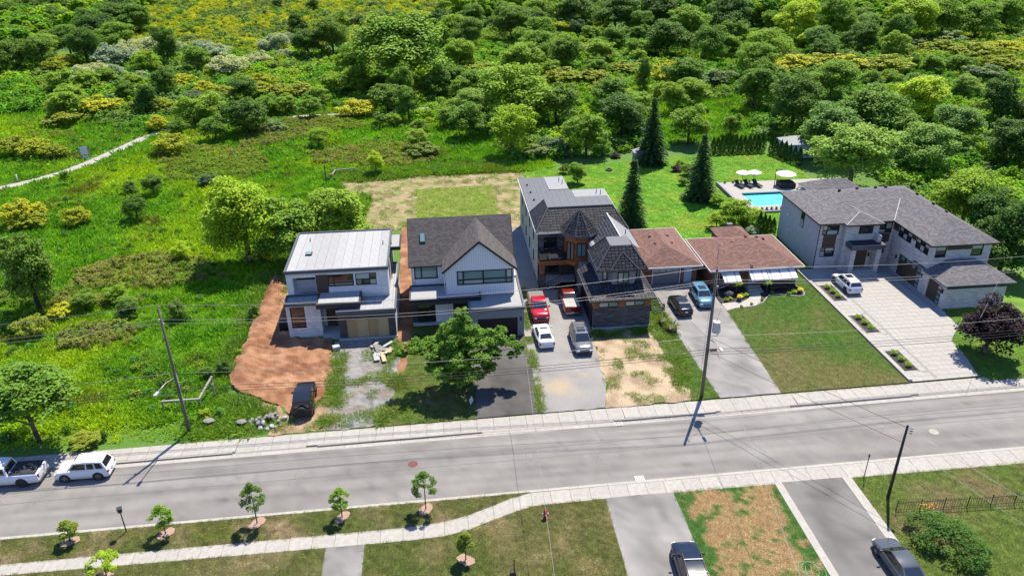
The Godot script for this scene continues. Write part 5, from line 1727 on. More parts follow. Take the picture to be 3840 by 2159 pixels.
	tube(st, [Vector3(20.9, 7.4, -79.6), Vector3(20.9, 8.2, -79.6)], [0.05], 6)
	EW(st, "roof_pipe", M.black, o)
	for zz in [-87.0, -91.0, -95.0, -99.0]:
		for yy in [1.6, 4.4]:
			st = B()
			bx(st, 11.08, 11.16, yy, yy + 1.3, zz - 0.3, zz + 0.3)
			EW(st, "side_window", M.black, o)

func build_bungalow() -> void:
	var X := Vector3.RIGHT
	var N := Vector3(0, 0, 1)
	# detached garage
	var o := thing("brick_garage", "brown-roofed brick garage with wide grey door at the driveway's end", "garage", Vector3(27.5, 0, -86.5))
	var st := B()
	bx(st, 23.4, 30.5, 0, 2.55, -92.3, -81.2)
	wall(st, Vector3(23.4, 0, -81.05), X, N, 7.1, 2.5, [[1.6, 4.95, 0.12, 2.12], [5.5, 6.5, 0.12, 2.1]])
	EW(st, "wall", M.red_brick, o)
	for k in 4:
		st = B()
		bx(st, 25.03, 28.32, 0.13 + k * 0.495, 0.61 + k * 0.495, -81.18, -81.15)
		EW(st, "door_panel", M.door_grey, o)
	st = B()
	bx(st, 24.92, 25.02, 0.12, 2.22, -81.1, -81.0)
	bx(st, 28.33, 28.43, 0.12, 2.22, -81.1, -81.0)
	bx(st, 25.02, 28.33, 2.1, 2.22, -81.1, -81.0)
	EW(st, "door_frame", M.white_paint, o)
	for k in 4:
		st = B()
		bx(st, 25.15 + k * 0.8, 25.75 + k * 0.8, 1.72, 1.98, -81.15, -81.14)
		EW(st, "door_light", M.glass_pale, o)
	st = B()
	bx(st, 28.92, 29.88, 0.13, 2.08, -81.17, -81.1)
	EW(st, "side_door", M.door_blue, o)
	st = B()
	hip_faces(st, 23.0, 30.95, -92.5, -80.45, 2.62, Vector3(26.95, 4.35, -88.4), Vector3(26.95, 4.35, -83.4))
	var rf := EW(st, "roof", M.shingle_brown, o)
	st = B()
	fascia(st, 23.0, 30.95, -92.5, -80.45, 2.62)
	EW(st, "gutter", M.white_paint, o)
	for p in [[26.0, 3.95, -86.9], [28.4, 3.75, -87.4], [26.1, 3.95, -84.6], [28.3, 3.75, -85.0]]:
		st = B()
		bx(st, p[0] - 0.15, p[0] + 0.15, p[1] - 0.2, p[1] + 0.14, p[2] - 0.15, p[2] + 0.15)
		EW(st, "roof_vent", M.rust_iron, o)
	# house
	o = thing("brick_bungalow", "brick bungalow with brown hip roof and three striped awnings", "house", Vector3(37, 0, -83))
	st = B()
	var holes := [[0.9, 2.5, 1.2, 2.3], [4.6, 5.5, 0.6, 2.35], [6.6, 9.6, 1.0, 2.3]]
	bx(st, 31.7, 42.3, 0, 2.75, -87.5, -79.2)
	wall(st, Vector3(31.7, 0, -79.05), X, N, 10.6, 2.75, holes)
	EW(st, "wall", M.red_brick, o)
	window(o, Vector3(31.7, 0, -79.05), X, N, holes[0], [0.5], [], M.white_paint, M.glass)
	window(o, Vector3(31.7, 0, -79.05), X, N, holes[2], [0.2, 0.8], [], M.white_paint, [M.glass, M.glass_pale, M.glass])
	st = B()
	bx(st, 36.32, 37.18, 0.6, 2.32, -79.17, -79.1)
	EW(st, "front_door", M.door_blue, o)
	st = B()
	hip_faces(st, 31.15, 42.75, -88.1, -78.35, 2.82, Vector3(36.0, 4.75, -83.2), Vector3(38.1, 4.75, -83.2))
	EW(st, "roof", M.shingle_brown, o)
	st = B()
	fascia(st, 31.15, 42.75, -88.1, -78.35, 2.82)
	EW(st, "gutter", M.white_paint, o)
	# rear addition
	st = B()
	bx(st, 35.4, 39.2, 0, 3.0, -90.2, -87.4)
	EW(st, "rear_room", M.red_brick, o)
	st = B()
	hip_faces(st, 35.15, 39.5, -90.6, -86.6, 3.15, Vector3(37.0, 4.1, -88.6), Vector3(37.6, 4.1, -88.6))
	EW(st, "rear_roof", M.shingle_brown, o)
	st = B()
	bx(st, 36.9, 37.6, 4.0, 4.25, -89.4, -88.8)
	EW(st, "roof_skylight", M.slate_metal, o)
	for p in [[35.3, 4.35, -82.9], [33.9, 3.75, -81.6], [37.2, 4.7, -83.6], [38.6, 4.6, -83.6], [39.6, 4.2, -83.8], [36.3, 3.05, -78.7]]:
		st = B()
		bx(st, p[0] - 0.14, p[0] + 0.14, p[1] - 0.25, p[1] + 0.16, p[2] - 0.14, p[2] + 0.14)
		EW(st, "roof_vent", M.rust_iron, o)
	st = B()
	tube(st, [Vector3(33.0, 3.4, -81.2), Vector3(33.0, 4.9, -81.2)], [0.04], 6)
	tube(st, [Vector3(33.0, 4.9, -81.2), Vector3(33.2, 5.05, -81.1)], [0.05], 6)
	EW(st, "service_mast", M.metal, o)
	# awnings of single strips
	for a in [[32.6, 34.7, 2.45, "left"], [35.9, 38.0, 2.55, "mid"], [38.1, 41.6, 2.5, "right"]]:
		st = B()
		bar(st, Vector3(a[0], a[2] - 0.74, -77.2), Vector3(a[1], a[2] - 0.74, -77.2), 0.05, 0.05)
		bar(st, Vector3(a[0], a[2] - 0.74, -77.2), Vector3(a[0], a[2] - 0.04, -78.9), 0.03, 0.03)
		bar(st, Vector3(a[1], a[2] - 0.74, -77.2), Vector3(a[1], a[2] - 0.04, -78.9), 0.03, 0.03)
		var aw := EW(st, "awning", M.white_paint, o)
		var n := int((a[1] - a[0]) / 0.23)
		for k in n:
			var x0: float = lerpf(a[0], a[1], float(k) / n)
			var x1: float = lerpf(a[0], a[1], float(k + 1) / n) - 0.01
			st = B()
			hexa(st, [Vector3(x0, a[2] - 0.04, -78.5), Vector3(x1, a[2] - 0.04, -78.5), Vector3(x1, a[2] - 0.64, -77.22), Vector3(x0, a[2] - 0.64, -77.22), Vector3(x0, a[2], -78.5), Vector3(x1, a[2], -78.5), Vector3(x1, a[2] - 0.6, -77.22), Vector3(x0, a[2] - 0.6, -77.22)])
			bx(st, x0, x1, a[2] - 0.82, a[2] - 0.62, -77.22, -77.2)
			E(st, "strip", M.awning_grey if k % 5 == 1 else M.awning_white, aw)
	# steps and curved walk
	for k in 3:
		st = B()
		bx(st, 36.0 - 0.1 * k, 37.5 + 0.05 * k, 0.0, 0.62 - 0.18 * k, -79.05, -78.2 + 0.45 * k)
		EW(st, "step", M.concrete, o)
	var walk := Node3D.new()
	walk.name = "front_walk"
	add_child(walk)
	tag(walk, "", "", "", "structure")
	var path := [[31.65, -75.1, 31.72, -73.4], [33.0, -75.25, 32.9, -73.85], [34.4, -75.4, 34.2, -74.05], [35.2, -75.95, 35.3, -74.2], [35.75, -76.6, 36.3, -74.95], [35.9, -77.3, 36.85, -76.2], [35.9, -77.85, 37.25, -77.6]]
	for k in path.size() - 1:
		st = B()
		var p: Array = path[k]
		var q: Array = path[k + 1]
		prism(st, [Vector2(p[0], p[1]), Vector2(q[0], q[1]), Vector2(q[2], q[3]), Vector2(p[2], p[3])], 0.0, 0.17 + 0.002 * (k % 2))
		E(st, "slab", M.concrete_c, walk)
	tag(sheet("flower_bed", ragged(poly2([31.8, -79.0, 31.7, -75.2, 33.0, -75.3, 34.4, -75.45, 35.2, -76, 35.8, -77.9, 35.8, -79.0]), 0.05), 0.6, M.bed_soil, flat(0.15), func(_p): return Color.WHITE), "", "", "", "structure")
	tag(sheet("flower_bed", ragged(poly2([37.4, -79.0, 37.2, -77.4, 36.9, -76.1, 36.4, -74.9, 35.4, -74.1, 36.6, -74.9, 37.9, -76.4, 39.2, -76.6, 41.3, -75.8, 42.2, -76.3, 42.5, -77.2, 42.1, -79.0]), 0.05), 0.6, M.bed_soil, flat(0.15), func(_p): return Color.WHITE), "", "", "", "structure")
	st = B()
	tube(st, [Vector3(31.7, 0.16, -73.3), Vector3(32.7, 0.16, -73.8), Vector3(35.3, 0.16, -74.1), Vector3(36.6, 0.16, -74.9), Vector3(37.3, 0.16, -75.8), Vector3(37.9, 0.16, -76.4), Vector3(39.2, 0.16, -76.6), Vector3(41.3, 0.16, -75.8), Vector3(42.0, 0.16, -75.95), Vector3(42.3, 0.16, -76.5), Vector3(42.4, 0.16, -77.3), Vector3(42.1, 0.16, -78.6)], [0.09], 6)
	tag(E(st, "garden_edging", M.kerb), "curving pale edging along the bungalow flower bed", "edging")

func build_large_house() -> void:
	var X := Vector3.RIGHT
	var N := Vector3(0, 0, 1)
	var W := Vector3(-1, 0, 0)
	var o := thing("large_stone_house", "large pale stone L-shaped house with grey hip roofs and paved forecourt", "house", Vector3(54.5, 0, -83))
	var st := B()
	bx(st, 46.3, 63.4, 0, 6.35, -93.9, -83.0)
	EW(st, "side_wall", M.big_stucco, o)
	st = B()
	bx(st, 56.1, 63.3, 0, 6.35, -83.0, -75.0)
	bx(st, 56.15, 63.3, 0, 3.1, -75.0, -71.25)
	EW(st, "wing_body", M.big_stone, o)
	# main front
	st = B()
	var front := [[0.5, 2.4, 1.75, 3.0], [0.35, 2.5, 4.7, 6.0], [7.4, 9.4, 4.6, 6.0], [7.5, 9.0, 1.9, 3.4]]
	wall(st, Vector3(46.3, 0, -82.75), X, N, 9.7, 6.35, front, 0.25)
	EW(st, "front_wall", M.big_stone, o)
	window(o, Vector3(46.3, 0, -82.75), X, N, front[0], [0.35], [0.6], M.black, [M.glass_pale, M.glass])
	window(o, Vector3(46.3, 0, -82.75), X, N, front[1], [0.3, 0.95], [0.5], M.black, [M.glass, M.glass_pale])
	window(o, Vector3(46.3, 0, -82.75), X, N, front[2], [0.6], [0.4], M.black, [M.glass_pale, M.glass])
	window(o, Vector3(46.3, 0, -82.75), X, N, front[3], [0.5], [0.5], M.black, M.glass)
	st = B()
	bx(st, 46.9, 48.6, 3.05, 4.68, -82.76, -82.7)
	EW(st, "dark_panel", M.wood_dark, o)
	st = B()
	bx(st, 53.9, 55.6, 3.45, 4.55, -82.76, -82.7)
	EW(st, "dark_panel", M.wood_dark, o)
	# entrance bay
	st = B()
	bx(st, 49.2, 53.5, 0, 6.3, -82.8, -81.9)
	EW(st, "entrance_bay", M.big_stone, o)
	st = B()
	bx(st, 50.9, 52.7, 5.05, 6.05, -81.92, -81.86)
	var bw := EW(st, "bay_window", M.black, o)
	for k in 3:
		st = B()
		bx(st, 50.97 + k * 0.58, 51.48 + k * 0.58, 5.12, 5.98, -81.86, -81.85)
		E(st, "pane", M.glass, bw)
	st = B()
	bx(st, 49.7, 50.3, 0, 3.6, -81.9, -80.6)
	EW(st, "porch_pier", M.big_stone, o)
	st = B()
	bx(st, 53.0, 53.6, 0, 3.6, -81.9, -80.6)
	EW(st, "porch_pier", M.big_stone, o)
	st = B()
	bx(st, 49.5, 53.8, 3.55, 4.15, -81.9, -80.3)
	EW(st, "porch_canopy", M.slate_metal, o)
	st = B()
	bx(st, 49.8, 53.5, 4.16, 4.2, -81.9, -80.5)
	EW(st, "canopy_roof", M.tile_c, o)
	st = B()
	bx(st, 53.0, 53.5, 4.15, 5.0, -81.9, -81.0)
	EW(st, "canopy_upstand", M.big_stone, o)
	st = B()
	bx(st, 50.6, 52.5, 0.4, 3.4, -81.88, -81.8)
	EW(st, "front_door", M.wood_dark, o)
	st = B()
	bx(st, 52.65, 52.8, 2.0, 2.5, -81.88, -81.7)
	EW(st, "wall_lantern", M.black, o)
	for k in 3:
		st = B()
		bx(st, 50.4 - 0.25 * k, 53.0 + 0.25 * k, 0.1, 0.55 - 0.14 * k, -81.9, -80.7 + 0.4 * k)
		EW(st, "step", M.foundation, o)
	# wing wall toward the forecourt (faces left)
	st = B()
	var wh := [[2.3, 7.05, 0.15, 2.85], [1.2, 3.9, 4.75, 6.1], [4.8, 7.4, 4.75, 6.1]]
	# u runs from the house towards the street
	wall(st, Vector3(55.92, 0, -82.75), N, W, 7.8, 6.35, wh, 0.2)
	EW(st, "wing_wall", M.big_stone, o)
	window(o, Vector3(55.92, 0, -82.75), N, W, wh[1], [0.33, 0.66], [0.55], M.black, [M.glass, M.glass_pale])
	window(o, Vector3(55.92, 0, -82.75), N, W, wh[2], [0.33, 0.66], [0.55], M.black, [M.glass, M.glass_pale])
	st = B()
	bx(st, 55.88, 55.915, 5.2, 6.3, -82.7, -81.6)
	EW(st, "dark_band", M.wood_dark, o)
	st = B()
	bx(st, 55.88, 55.915, 5.5, 6.3, -78.8, -78.0)
	EW(st, "dark_band", M.wood_dark, o)
	for k in 4:
		st = B()
		bx(st, 56.0, 56.04, 0.16 + k * 0.67, 0.81 + k * 0.67, -80.43, -75.72)
		var dp := EW(st, "garage_door_panel", M.wood_dark, o)
		for j in 4 if k == 3 else 1:
			st = B()
			bx(st, 55.985, 56.0, 0.25 + k * 0.67, 0.68 + k * 0.67, -76.5 - j * 1.15, -75.9 - j * 1.15)
			E(st, "light_panel", M.glass_teal, dp)
	# low garage in front
	st = B()
	wall(st, Vector3(55.95, 0, -75.0), N, W, 3.95, 3.05, [[0.85, 3.4, 0.15, 2.6]], 0.2)
	wall(st, Vector3(55.956, 0, -71.045), X, N, 7.4, 2.5, [], 0.2)
	EW(st, "low_garage_wall", M.big_stone, o)
	for k in 4:
		st = B()
		bx(st, 56.03, 56.07, 0.16 + k * 0.61, 0.75 + k * 0.61, -74.14, -71.61)
		var dp := EW(st, "garage_door_panel", M.wood_dark, o)
		st = B()
		bx(st, 56.015, 56.03, 0.25 + k * 0.61, 0.62 + k * 0.61, -72.3, -71.8)
		E(st, "light_panel", M.glass_teal, dp)
	st = B()
	var wf := [[0.3, 6.8, 0.12, 0.5]]
	wall(st, Vector3(56.0, 2.5, -71.08), X, N, 7.3, 0.62, wf, 0.12)
	EW(st, "clerestory_band", M.wood_dark, o)
	window(o, Vector3(56.0, 2.5, -71.08), X, N, wf[0], [0.17, 0.34, 0.5, 0.67, 0.84], [], M.black, M.glass_teal, 0.08, 0.05)
	for zz in [-80.9, -75.4, -71.35]:
		st = B()
		bx(st, 55.8, 55.92, 1.95, 2.4, zz - 0.08, zz + 0.08)
		EW(st, "wall_lantern", M.black, o)
	# upper front of the wing
	st = B()
	var uf := [[0.5, 1.8, 1.5, 2.95], [4.9, 6.3, 1.5, 2.95]]
	wall(st, Vector3(55.95, 3.2, -74.85), X, N, 7.3, 3.15, uf, 0.2)
	EW(st, "upper_front", M.big_stone, o)
	for g in uf: window(o, Vector3(55.95, 3.2, -74.85), X, N, g, [], [0.55], M.black, [M.glass, M.glass_pale])
	st = B()
	bx(st, 57.8, 60.8, 5.6, 6.3, -74.86, -74.82)
	EW(st, "dark_band", M.wood_dark, o)
	# left side openings
	st = B()
	bx(st, 46.24, 46.3, 4.0, 6.0, -87.9, -87.0)
	var sw := EW(st, "side_window", M.black, o)
	for k in 2:
		st = B()
		bx(st, 46.225, 46.24, 4.08 + 0.95 * k, 4.95 + 0.97 * k, -87.82, -87.08)
		E(st, "pane", M.glass_pale if k == 0 else M.glass, sw)
	for p in [[4.0, -91.4], [2.0, -91.0]]:
		st = B()
		bx(st, 46.2, 46.3, p[0], p[0] + 0.25, p[1] - 0.15, p[1] + 0.15)
		EW(st, "wall_vent", M.white_paint, o)
	st = B()
	tube(st, [Vector3(46.25, 6.3, -82.7), Vector3(46.25, 0.1, -82.7)], [0.05], 6)
	EW(st, "downpipe", M.black, o)
	# roofs
	st = B()
	var ey := 6.42
	var r0 := Vector3(52.0, 8.5, -88.2)
	var r1 := Vector3(59.6, 8.5, -88.2)
	var r2 := Vector3(59.6, 8.5, -78.6)
	face(st, [r0, r1, Vector3(55.5, ey + 0.02, -82.3), Vector3(45.9, ey, -82.3)])
	face(st, [r0, Vector3(45.9, ey, -82.3), Vector3(45.9, ey, -94.3)])
	face(st, [r1, r0, Vector3(45.9, ey, -94.3), Vector3(63.8, ey, -94.3)])
	face(st, [r2, r1, Vector3(63.8, ey, -94.3), Vector3(63.8, ey, -74.4)])
	face(st, [r2, Vector3(63.8, ey, -74.4), Vector3(55.5, ey, -74.4)])
	face(st, [r1, r2, Vector3(55.5, ey, -74.4), Vector3(55.5, ey, -82.3)])
	# entrance hip
	var q0 := Vector3(49.0, ey, -81.5)
	var q1 := Vector3(53.8, ey, -81.5)
	var qa := Vector3(51.4, 7.35, -83.4)
	var qb := Vector3(51.4, 7.35, -85.0)
	face(st, [qa, q1, q0])
	face(st, [qb, qa, q0, Vector3(49.0, ey, -82.3)])
	face(st, [qa, qb, Vector3(53.8, ey, -82.3), q1])
	EW(st, "roof", M.shingle_grey, o)
	st = B()
	for s in [[45.9, 49.0, -82.3], [53.8, 55.5, -82.3], [49.0, 53.8, -81.5], [55.5, 63.8, -74.4]]:
		bx(st, s[0], s[1], ey - 0.16, ey + 0.01, s[2] - 0.02, s[2] + 0.06)
	bx(st, 45.84, 45.9, ey - 0.16, ey + 0.01, -94.3, -82.26)
	bx(st, 55.44, 55.5, ey - 0.16, ey + 0.01, -82.3, -74.36)
	bx(st, 63.8, 63.86, ey - 0.16, ey + 0.01, -94.3, -74.36)
	EW(st, "gutter", M.black, o)
	st = B()
	bx(st, 45.92, 63.78, ey - 0.14, ey - 0.12, -94.28, -82.32)
	bx(st, 55.52, 63.78, ey - 0.14, ey - 0.12, -82.32, -74.42)
	bx(st, 49.02, 53.78, ey - 0.14, ey - 0.12, -82.3, -81.52)
	EW(st, "soffit", M.slate_metal, o)
	st = B()
	bar(st, r1.lerp(Vector3(55.5, ey, -82.3), 0.35) + Vector3(0, 0.02, 0), Vector3(55.5, ey + 0.03, -82.3), 0.1, 0.03)
	bar(st, qb + Vector3(-0.4, 0.2, -0.4), q1 + Vector3(0, 0.05, -0.05), 0.09, 0.03)
	bar(st, qa + Vector3(0, 0.02, 0), q0 + Vector3(0, 0.05, -0.05), 0.1, 0.04)
	EW(st, "valley_flashing", M.foundation, o)
	st = B()
	hip_faces(st, 55.6, 64.0, -77.5, -70.65, 3.15, Vector3(58.6, 4.65, -74.2), Vector3(61.0, 4.65, -74.2))
	EW(st, "low_garage_roof", M.shingle_grey, o)
	st = B()
	fascia(st, 55.6, 64.0, -75.0, -70.65, 3.15, 0.14)
	EW(st, "low_garage_gutter", M.slate_metal, o)
	st = B()
	bx(st, 50.0, 57.0, 0.2, 6.0, -96.6, -93.9)
	EW(st, "rear_room", M.big_stucco, o)
	st = B()
	hip_faces(st, 49.6, 57.4, -97.0, -92.0, 6.5, Vector3(52.0, 7.9, -94.4), Vector3(55.0, 7.9, -94.4))
	EW(st, "rear_roof", M.shingle_grey, o)
	for p in [[51.2, 8.3, -88.6], [53.5, 8.5, -88.5], [56.0, 8.5, -88.5], [57.4, 8.5, -88.5], [60.2, 8.3, -86.0], [60.2, 8.3, -82.5], [60.3, 8.2, -80.0], [55.0, 7.8, -94.8]]:
		st = B()
		bx(st, p[0] - 0.13, p[0] + 0.13, p[1] - 0.25, p[1] + 0.2, p[2] - 0.13, p[2] + 0.13)
		EW(st, "roof_vent", M.black, o)

# ------------------------------------------------------------------ poles and wires
func utility_pole(x: float, z: float, h: float, label: String, m: Material, r := 0.15) -> Node3D:
	var o := thing("utility_pole", label, "utility pole", Vector3(x, 0, z), 0.0, "utility poles")
	var st := B()
	tube(st, [Vector3(0, -0.1, 0), Vector3(0, h * 0.5, 0), Vector3(0, h, 0)], [r, r * 0.85, r * 0.66], 10)
	E(st, "post", m, o)
	return o

func insulator(o: Node3D, p: Vector3, d: Vector3) -> void:
	var st := B()
	tube(st, [p, p + d * 0.18, p + d * 0.2, p + d * 0.26, p + d * 0.28, p + d * 0.36], [0.03, 0.03, 0.07, 0.07, 0.05, 0.05], 7)
	E(st, "insulator", M.metal, o)

func street_arm(o: Node3D, y: float, dx: float, dz: float) -> void:
	var st := B()
	tube(st, [Vector3(0, y - 0.35, 0), Vector3(dx * 0.5, y + 0.12, dz * 0.5), Vector3(dx * 0.92, y + 0.2, dz * 0.92)], [0.045], 6)
	E(st, "lamp_arm", M.metal, o)
	st = B()
	var d := Vector3(dx, 0, dz).normalized()
	var bas := Basis.looking_at(d, Vector3.UP)
	var c := Vector3(dx, y + 0.16, dz)
	obx(st, Transform3D(bas, c), Vector3(0.24, 0.12, 0.6))
	obx(st, Transform3D(bas, c + Vector3(0, 0.07, 0)), Vector3(0.16, 0.05, 0.4))
	E(st, "lamp_head", M.transformer, o)

func wire(label: String, pts: Array, sag: float, r: float, m: Material, called := "power_wire") -> void:
	var st := B()
	for k in pts.size() - 1:
		var run := []
		var a: Vector3 = pts[k]
		var b: Vector3 = pts[k + 1]
		var n := maxi(8, int(a.distance_to(b) / 2.5))
		for i in n + 1:
			var f := float(i) / n
			run.append(a.lerp(b, f) - Vector3(0, sag * 4.0 * f * (1.0 - f) * pow(a.distance_to(b) / 47.0, 2.0), 0))
		tube(st, run, [r], 4)
	tag(E(st, called, m), label, "wire", "overhead wires")

func build_poles() -> void:
	var p1 := Vector3(-23.7, 0, -57.5)
	var p2 := Vector3(23.45, 0, -57.5)
	var o := utility_pole(p1.x, p1.z, 12.6, "tall grey wooden utility pole in the weeds left of the red earth", M.pole_wood)
	for s in [[12.5, Vector3(0, 1, 0)], [11.75, Vector3(0, 0, 1)], [11.0, Vector3(0, 0, -1)]]: insulator(o, Vector3(0, s[0], 0) + s[1] * 0.08, s[1])
	street_arm(o, 6.25, -0.5, 3.2)
	var st := B()
	tube(st, [Vector3(0.17, 0.1, 0.05), Vector3(0.13, 6.2, 0.05)], [0.04], 6)
	E(st, "conduit", M.metal, o)
	o = utility_pole(p2.x, p2.z, 13.4, "tall wooden utility pole with grey transformer beside the bungalow driveway", M.pole_wood, 0.17)
	for s in [[13.3, Vector3(0, 1, 0)], [12.55, Vector3(-0.3, 0, 1)], [11.9, Vector3(0.3, 0, 1)]]: insulator(o, Vector3(0, s[0], 0) + s[1] * 0.08, s[1].normalized())
	street_arm(o, 6.7, 0.15, 2.7)
	var tn := Node3D.new()
	tn.name = "transformer"
	o.add_child(tn, true)
	st = B()
	lathe(st, [Vector2(0.0, 7.1), Vector2(0.3, 7.1), Vector2(0.32, 7.16), Vector2(0.32, 8.1), Vector2(0.35, 8.12), Vector2(0.35, 8.2), Vector2(0.22, 8.27), Vector2(0, 8.28)], Transform3D(Basis.IDENTITY, Vector3(0.52, 0, 0.1)), 18)
	E(st, "tank", M.transformer, tn)
	st = B()
	tube(st, [Vector3(0.52, 8.25, 0.1), Vector3(0.55, 8.55, 0.1)], [0.06, 0.03], 6)
	tube(st, [Vector3(0.55, 8.5, 0.1), Vector3(0.7, 9.6, 0.3), Vector3(0.3, 10.8, 0.3), Vector3(0.05, 11.9, 0.2)], [0.012], 4)
	E(st, "bushing", M.metal, tn)
	st = B()
	tube(st, [Vector3(0.84, 7.9, 0.1), Vector3(0.9, 7.2, 0.2), Vector3(0.6, 6.8, 0.25), Vector3(0.15, 6.75, 0.15)], [0.03], 5)
	E(st, "lead", M.cable, tn)
	st = B()
	bx(st, 0.25, 0.85, 5.15, 5.32, 0.0, 0.2)
	bx(st, 0.0, 0.3, 5.2, 5.26, 0.05, 0.15)
	E(st, "splice_box", M.cable, o)
	# the run along the street goes on beyond the frame on both sides
	var ends := [Vector3(-70.5, 0, -56.4), p1, p2, Vector3(70.5, 0, -58.6)]
	utility_pole(-70.5, -56.4, 12.6, "wooden utility pole farther down the street beyond the parked white pickup", M.pole_wood)
	utility_pole(70.5, -58.6, 13.2, "wooden utility pole up the street beyond the dark purple tree", M.pole_wood)
	for s in [["uppermost bare power wire along the street", 12.95, 13.7, 0.0, 1.1, 0.017, "wire"], ["second bare power wire from the top along the street", 11.8, 12.6, 0.4, 1.1, 0.017, "wire"], ["third bare power wire from the top along the street", 11.05, 11.95, -0.35, 1.1, 0.017, "wire"], ["grey neutral wire below the transformer along the street", 6.45, 6.8, 0.2, 0.7, 0.019, "wire"], ["topmost of the three black cables low on the poles", 5.05, 5.4, 0.2, 0.6, 0.022, "cable"], ["middle one of the three black cables low on the poles", 4.75, 5.1, 0.2, 0.6, 0.022, "cable"], ["lowest of the three black cables on the poles", 4.5, 4.85, 0.2, 0.65, 0.024, "cable"]]:
		var pts := []
		for k in 4: pts.append(ends[k] + Vector3(0, [s[1], s[1], s[2], s[2]][k], s[3]))
		wire(s[0], pts, s[4], s[5], M[s[6]], "power_wire" if s[6] == "wire" else "telephone_cable")
	# near side
	var p3 := Vector3(33.55, 0, -42.6)
	o = utility_pole(p3.x, p3.z, 7.0, "dark wooden pole beside the near driveway with grey sedan", M.pole_dark, 0.13)
	for y in [6.85, 6.6, 6.4]: insulator(o, Vector3(0.05, y, 0.05), Vector3(0.8, 0, 0.6))
	wire("slack service wire crossing the road from transformer pole to dark pole", [p2 + Vector3(0, 6.7, 0.2), p3 + Vector3(0, 6.8, 0)], 0.9, 0.02, M.cable, "service_wire")
	wire("lower service cable crossing the road to the dark pole", [p2 + Vector3(0, 5.2, 0.2), p3 + Vector3(0, 5.4, 0)], 0.8, 0.018, M.cable, "service_wire")
	wire("service wire from the dark pole towards the lower right corner", [p3 + Vector3(0.1, 6.7, 0), Vector3(44.0, 4.5, -26.0)], 0.6, 0.018, M.wire, "service_wire")
	wire("thin service wire beside it running to the lower right", [p3 + Vector3(0.1, 5.3, 0), Vector3(42.0, 3.6, -26.0)], 0.6, 0.014, M.wire, "service_wire")
	wire("service drop hanging over the maple's driveway and the near lawn", [Vector3(6.6, 6.1, -57.3), Vector3(5.5, 4.5, -30.0)], 0.5, 0.014, M.wire, "service_wire")
	wire("service drop from the transformer pole over the patchy sod", [p2 + Vector3(0.2, 6.6, 0.2), Vector3(20.5, 4.0, -28.0)], 0.6, 0.014, M.wire, "service_wire")
	wire("service drop from the transformer pole to the bungalow roof mast", [p2 + Vector3(0.1, 6.6, 0), Vector3(33.1, 4.95, -81.1)], 0.8, 0.014, M.cable, "service_wire")
	wire("service drop from the transformer pole to the dark stone house", [p2 + Vector3(-0.1, 6.5, 0), Vector3(22.3, 4.6, -73.5)], 0.4, 0.014, M.cable, "service_wire")
	wire("service drop from the street wires to the large house's low garage", [Vector3(50.0, 6.4, -58.0), Vector3(62.8, 4.4, -71.5)], 0.3, 0.014, M.wire, "service_wire")
	st = B()
	tube(st, [Vector3.ZERO, Vector3(0, 2.3, 0)], [0.035], 6)
	bx(st, -0.05, 0.05, 2.1, 2.35, -0.04, 0.04)
	var sp := E(st, "marker_post", M.pole_dark)
	sp.position = Vector3(32.9, 0, -45.05)
	tag(sp, "thin dark marker post at the sidewalk edge by the near driveway", "post")
	o = thing("lamp_post", "short dark lamp post on the grass boulevard between saplings", "lamp post", Vector3(-25.1, 0.02, -45.55))
	st = B()
	tube(st, [Vector3.ZERO, Vector3(0, 2.0, 0)], [0.05, 0.04], 8)
	E(st, "post", M.plastic, o)
	st = B()
	obx(st, Transform3D(Basis(Vector3.UP, 0.4), Vector3(0, 2.12, 0)), Vector3(0.3, 0.28, 0.3))
	obx(st, Transform3D(Basis(Vector3.UP, 0.4), Vector3(0, 2.29, 0)), Vector3(0.38, 0.06, 0.38))
	E(st, "lantern", M.plastic, o)
	o = thing("banner_post", "tall dark post with narrow panel on the near lawn by the bottom edge", "post", Vector3(3.45, 0, -36.9))
	st = B()
	tube(st, [Vector3.ZERO, Vector3(0, 2.9, 0)], [0.05, 0.03], 8)
	E(st, "post", M.plastic, o)
	st = B()
	bx(st, -0.32, 0.12, 0.3, 1.7, -0.06, 0.06)
	E(st, "panel", M.pole_dark, o)

# ------------------------------------------------------------------ smaller things
func rock_mesh(sd: int, flatness := 0.6) -> Mesh:
	rng.seed = sd
	var st := B()
	var pts := []
	for j in 4:
		var ring := []
		var ph := PI * (j + 0.5) / 4.0 - PI / 2
		for i in 7:
			var a := TAU * (i + 0.3 * j) / 7
			var r := rng.randf_range(0.38, 0.56)
			ring.append(Vector3(cos(a) * cos(ph) * r, (sin(ph) * 0.5 + 0.35) * flatness, sin(a) * cos(ph) * r))
		pts.append(ring)
	for j in 3:
		for i in 7:
			face(st, [pts[j + 1][i], pts[j + 1][(i + 1) % 7], pts[j][(i + 1) % 7], pts[j][i]])
	face(st, pts[3])
	st.generate_normals()
	return st.commit()

func slab_debris(parent: Node3D, called: String, m: Material, p: Vector3, s: Vector3, turn: float, tip: float) -> void:
	var st := B()
	obx(st, Transform3D(Basis(Vector3.UP, turn) * Basis(Vector3.RIGHT, tip), p), s)
	E(st, called, m, parent)

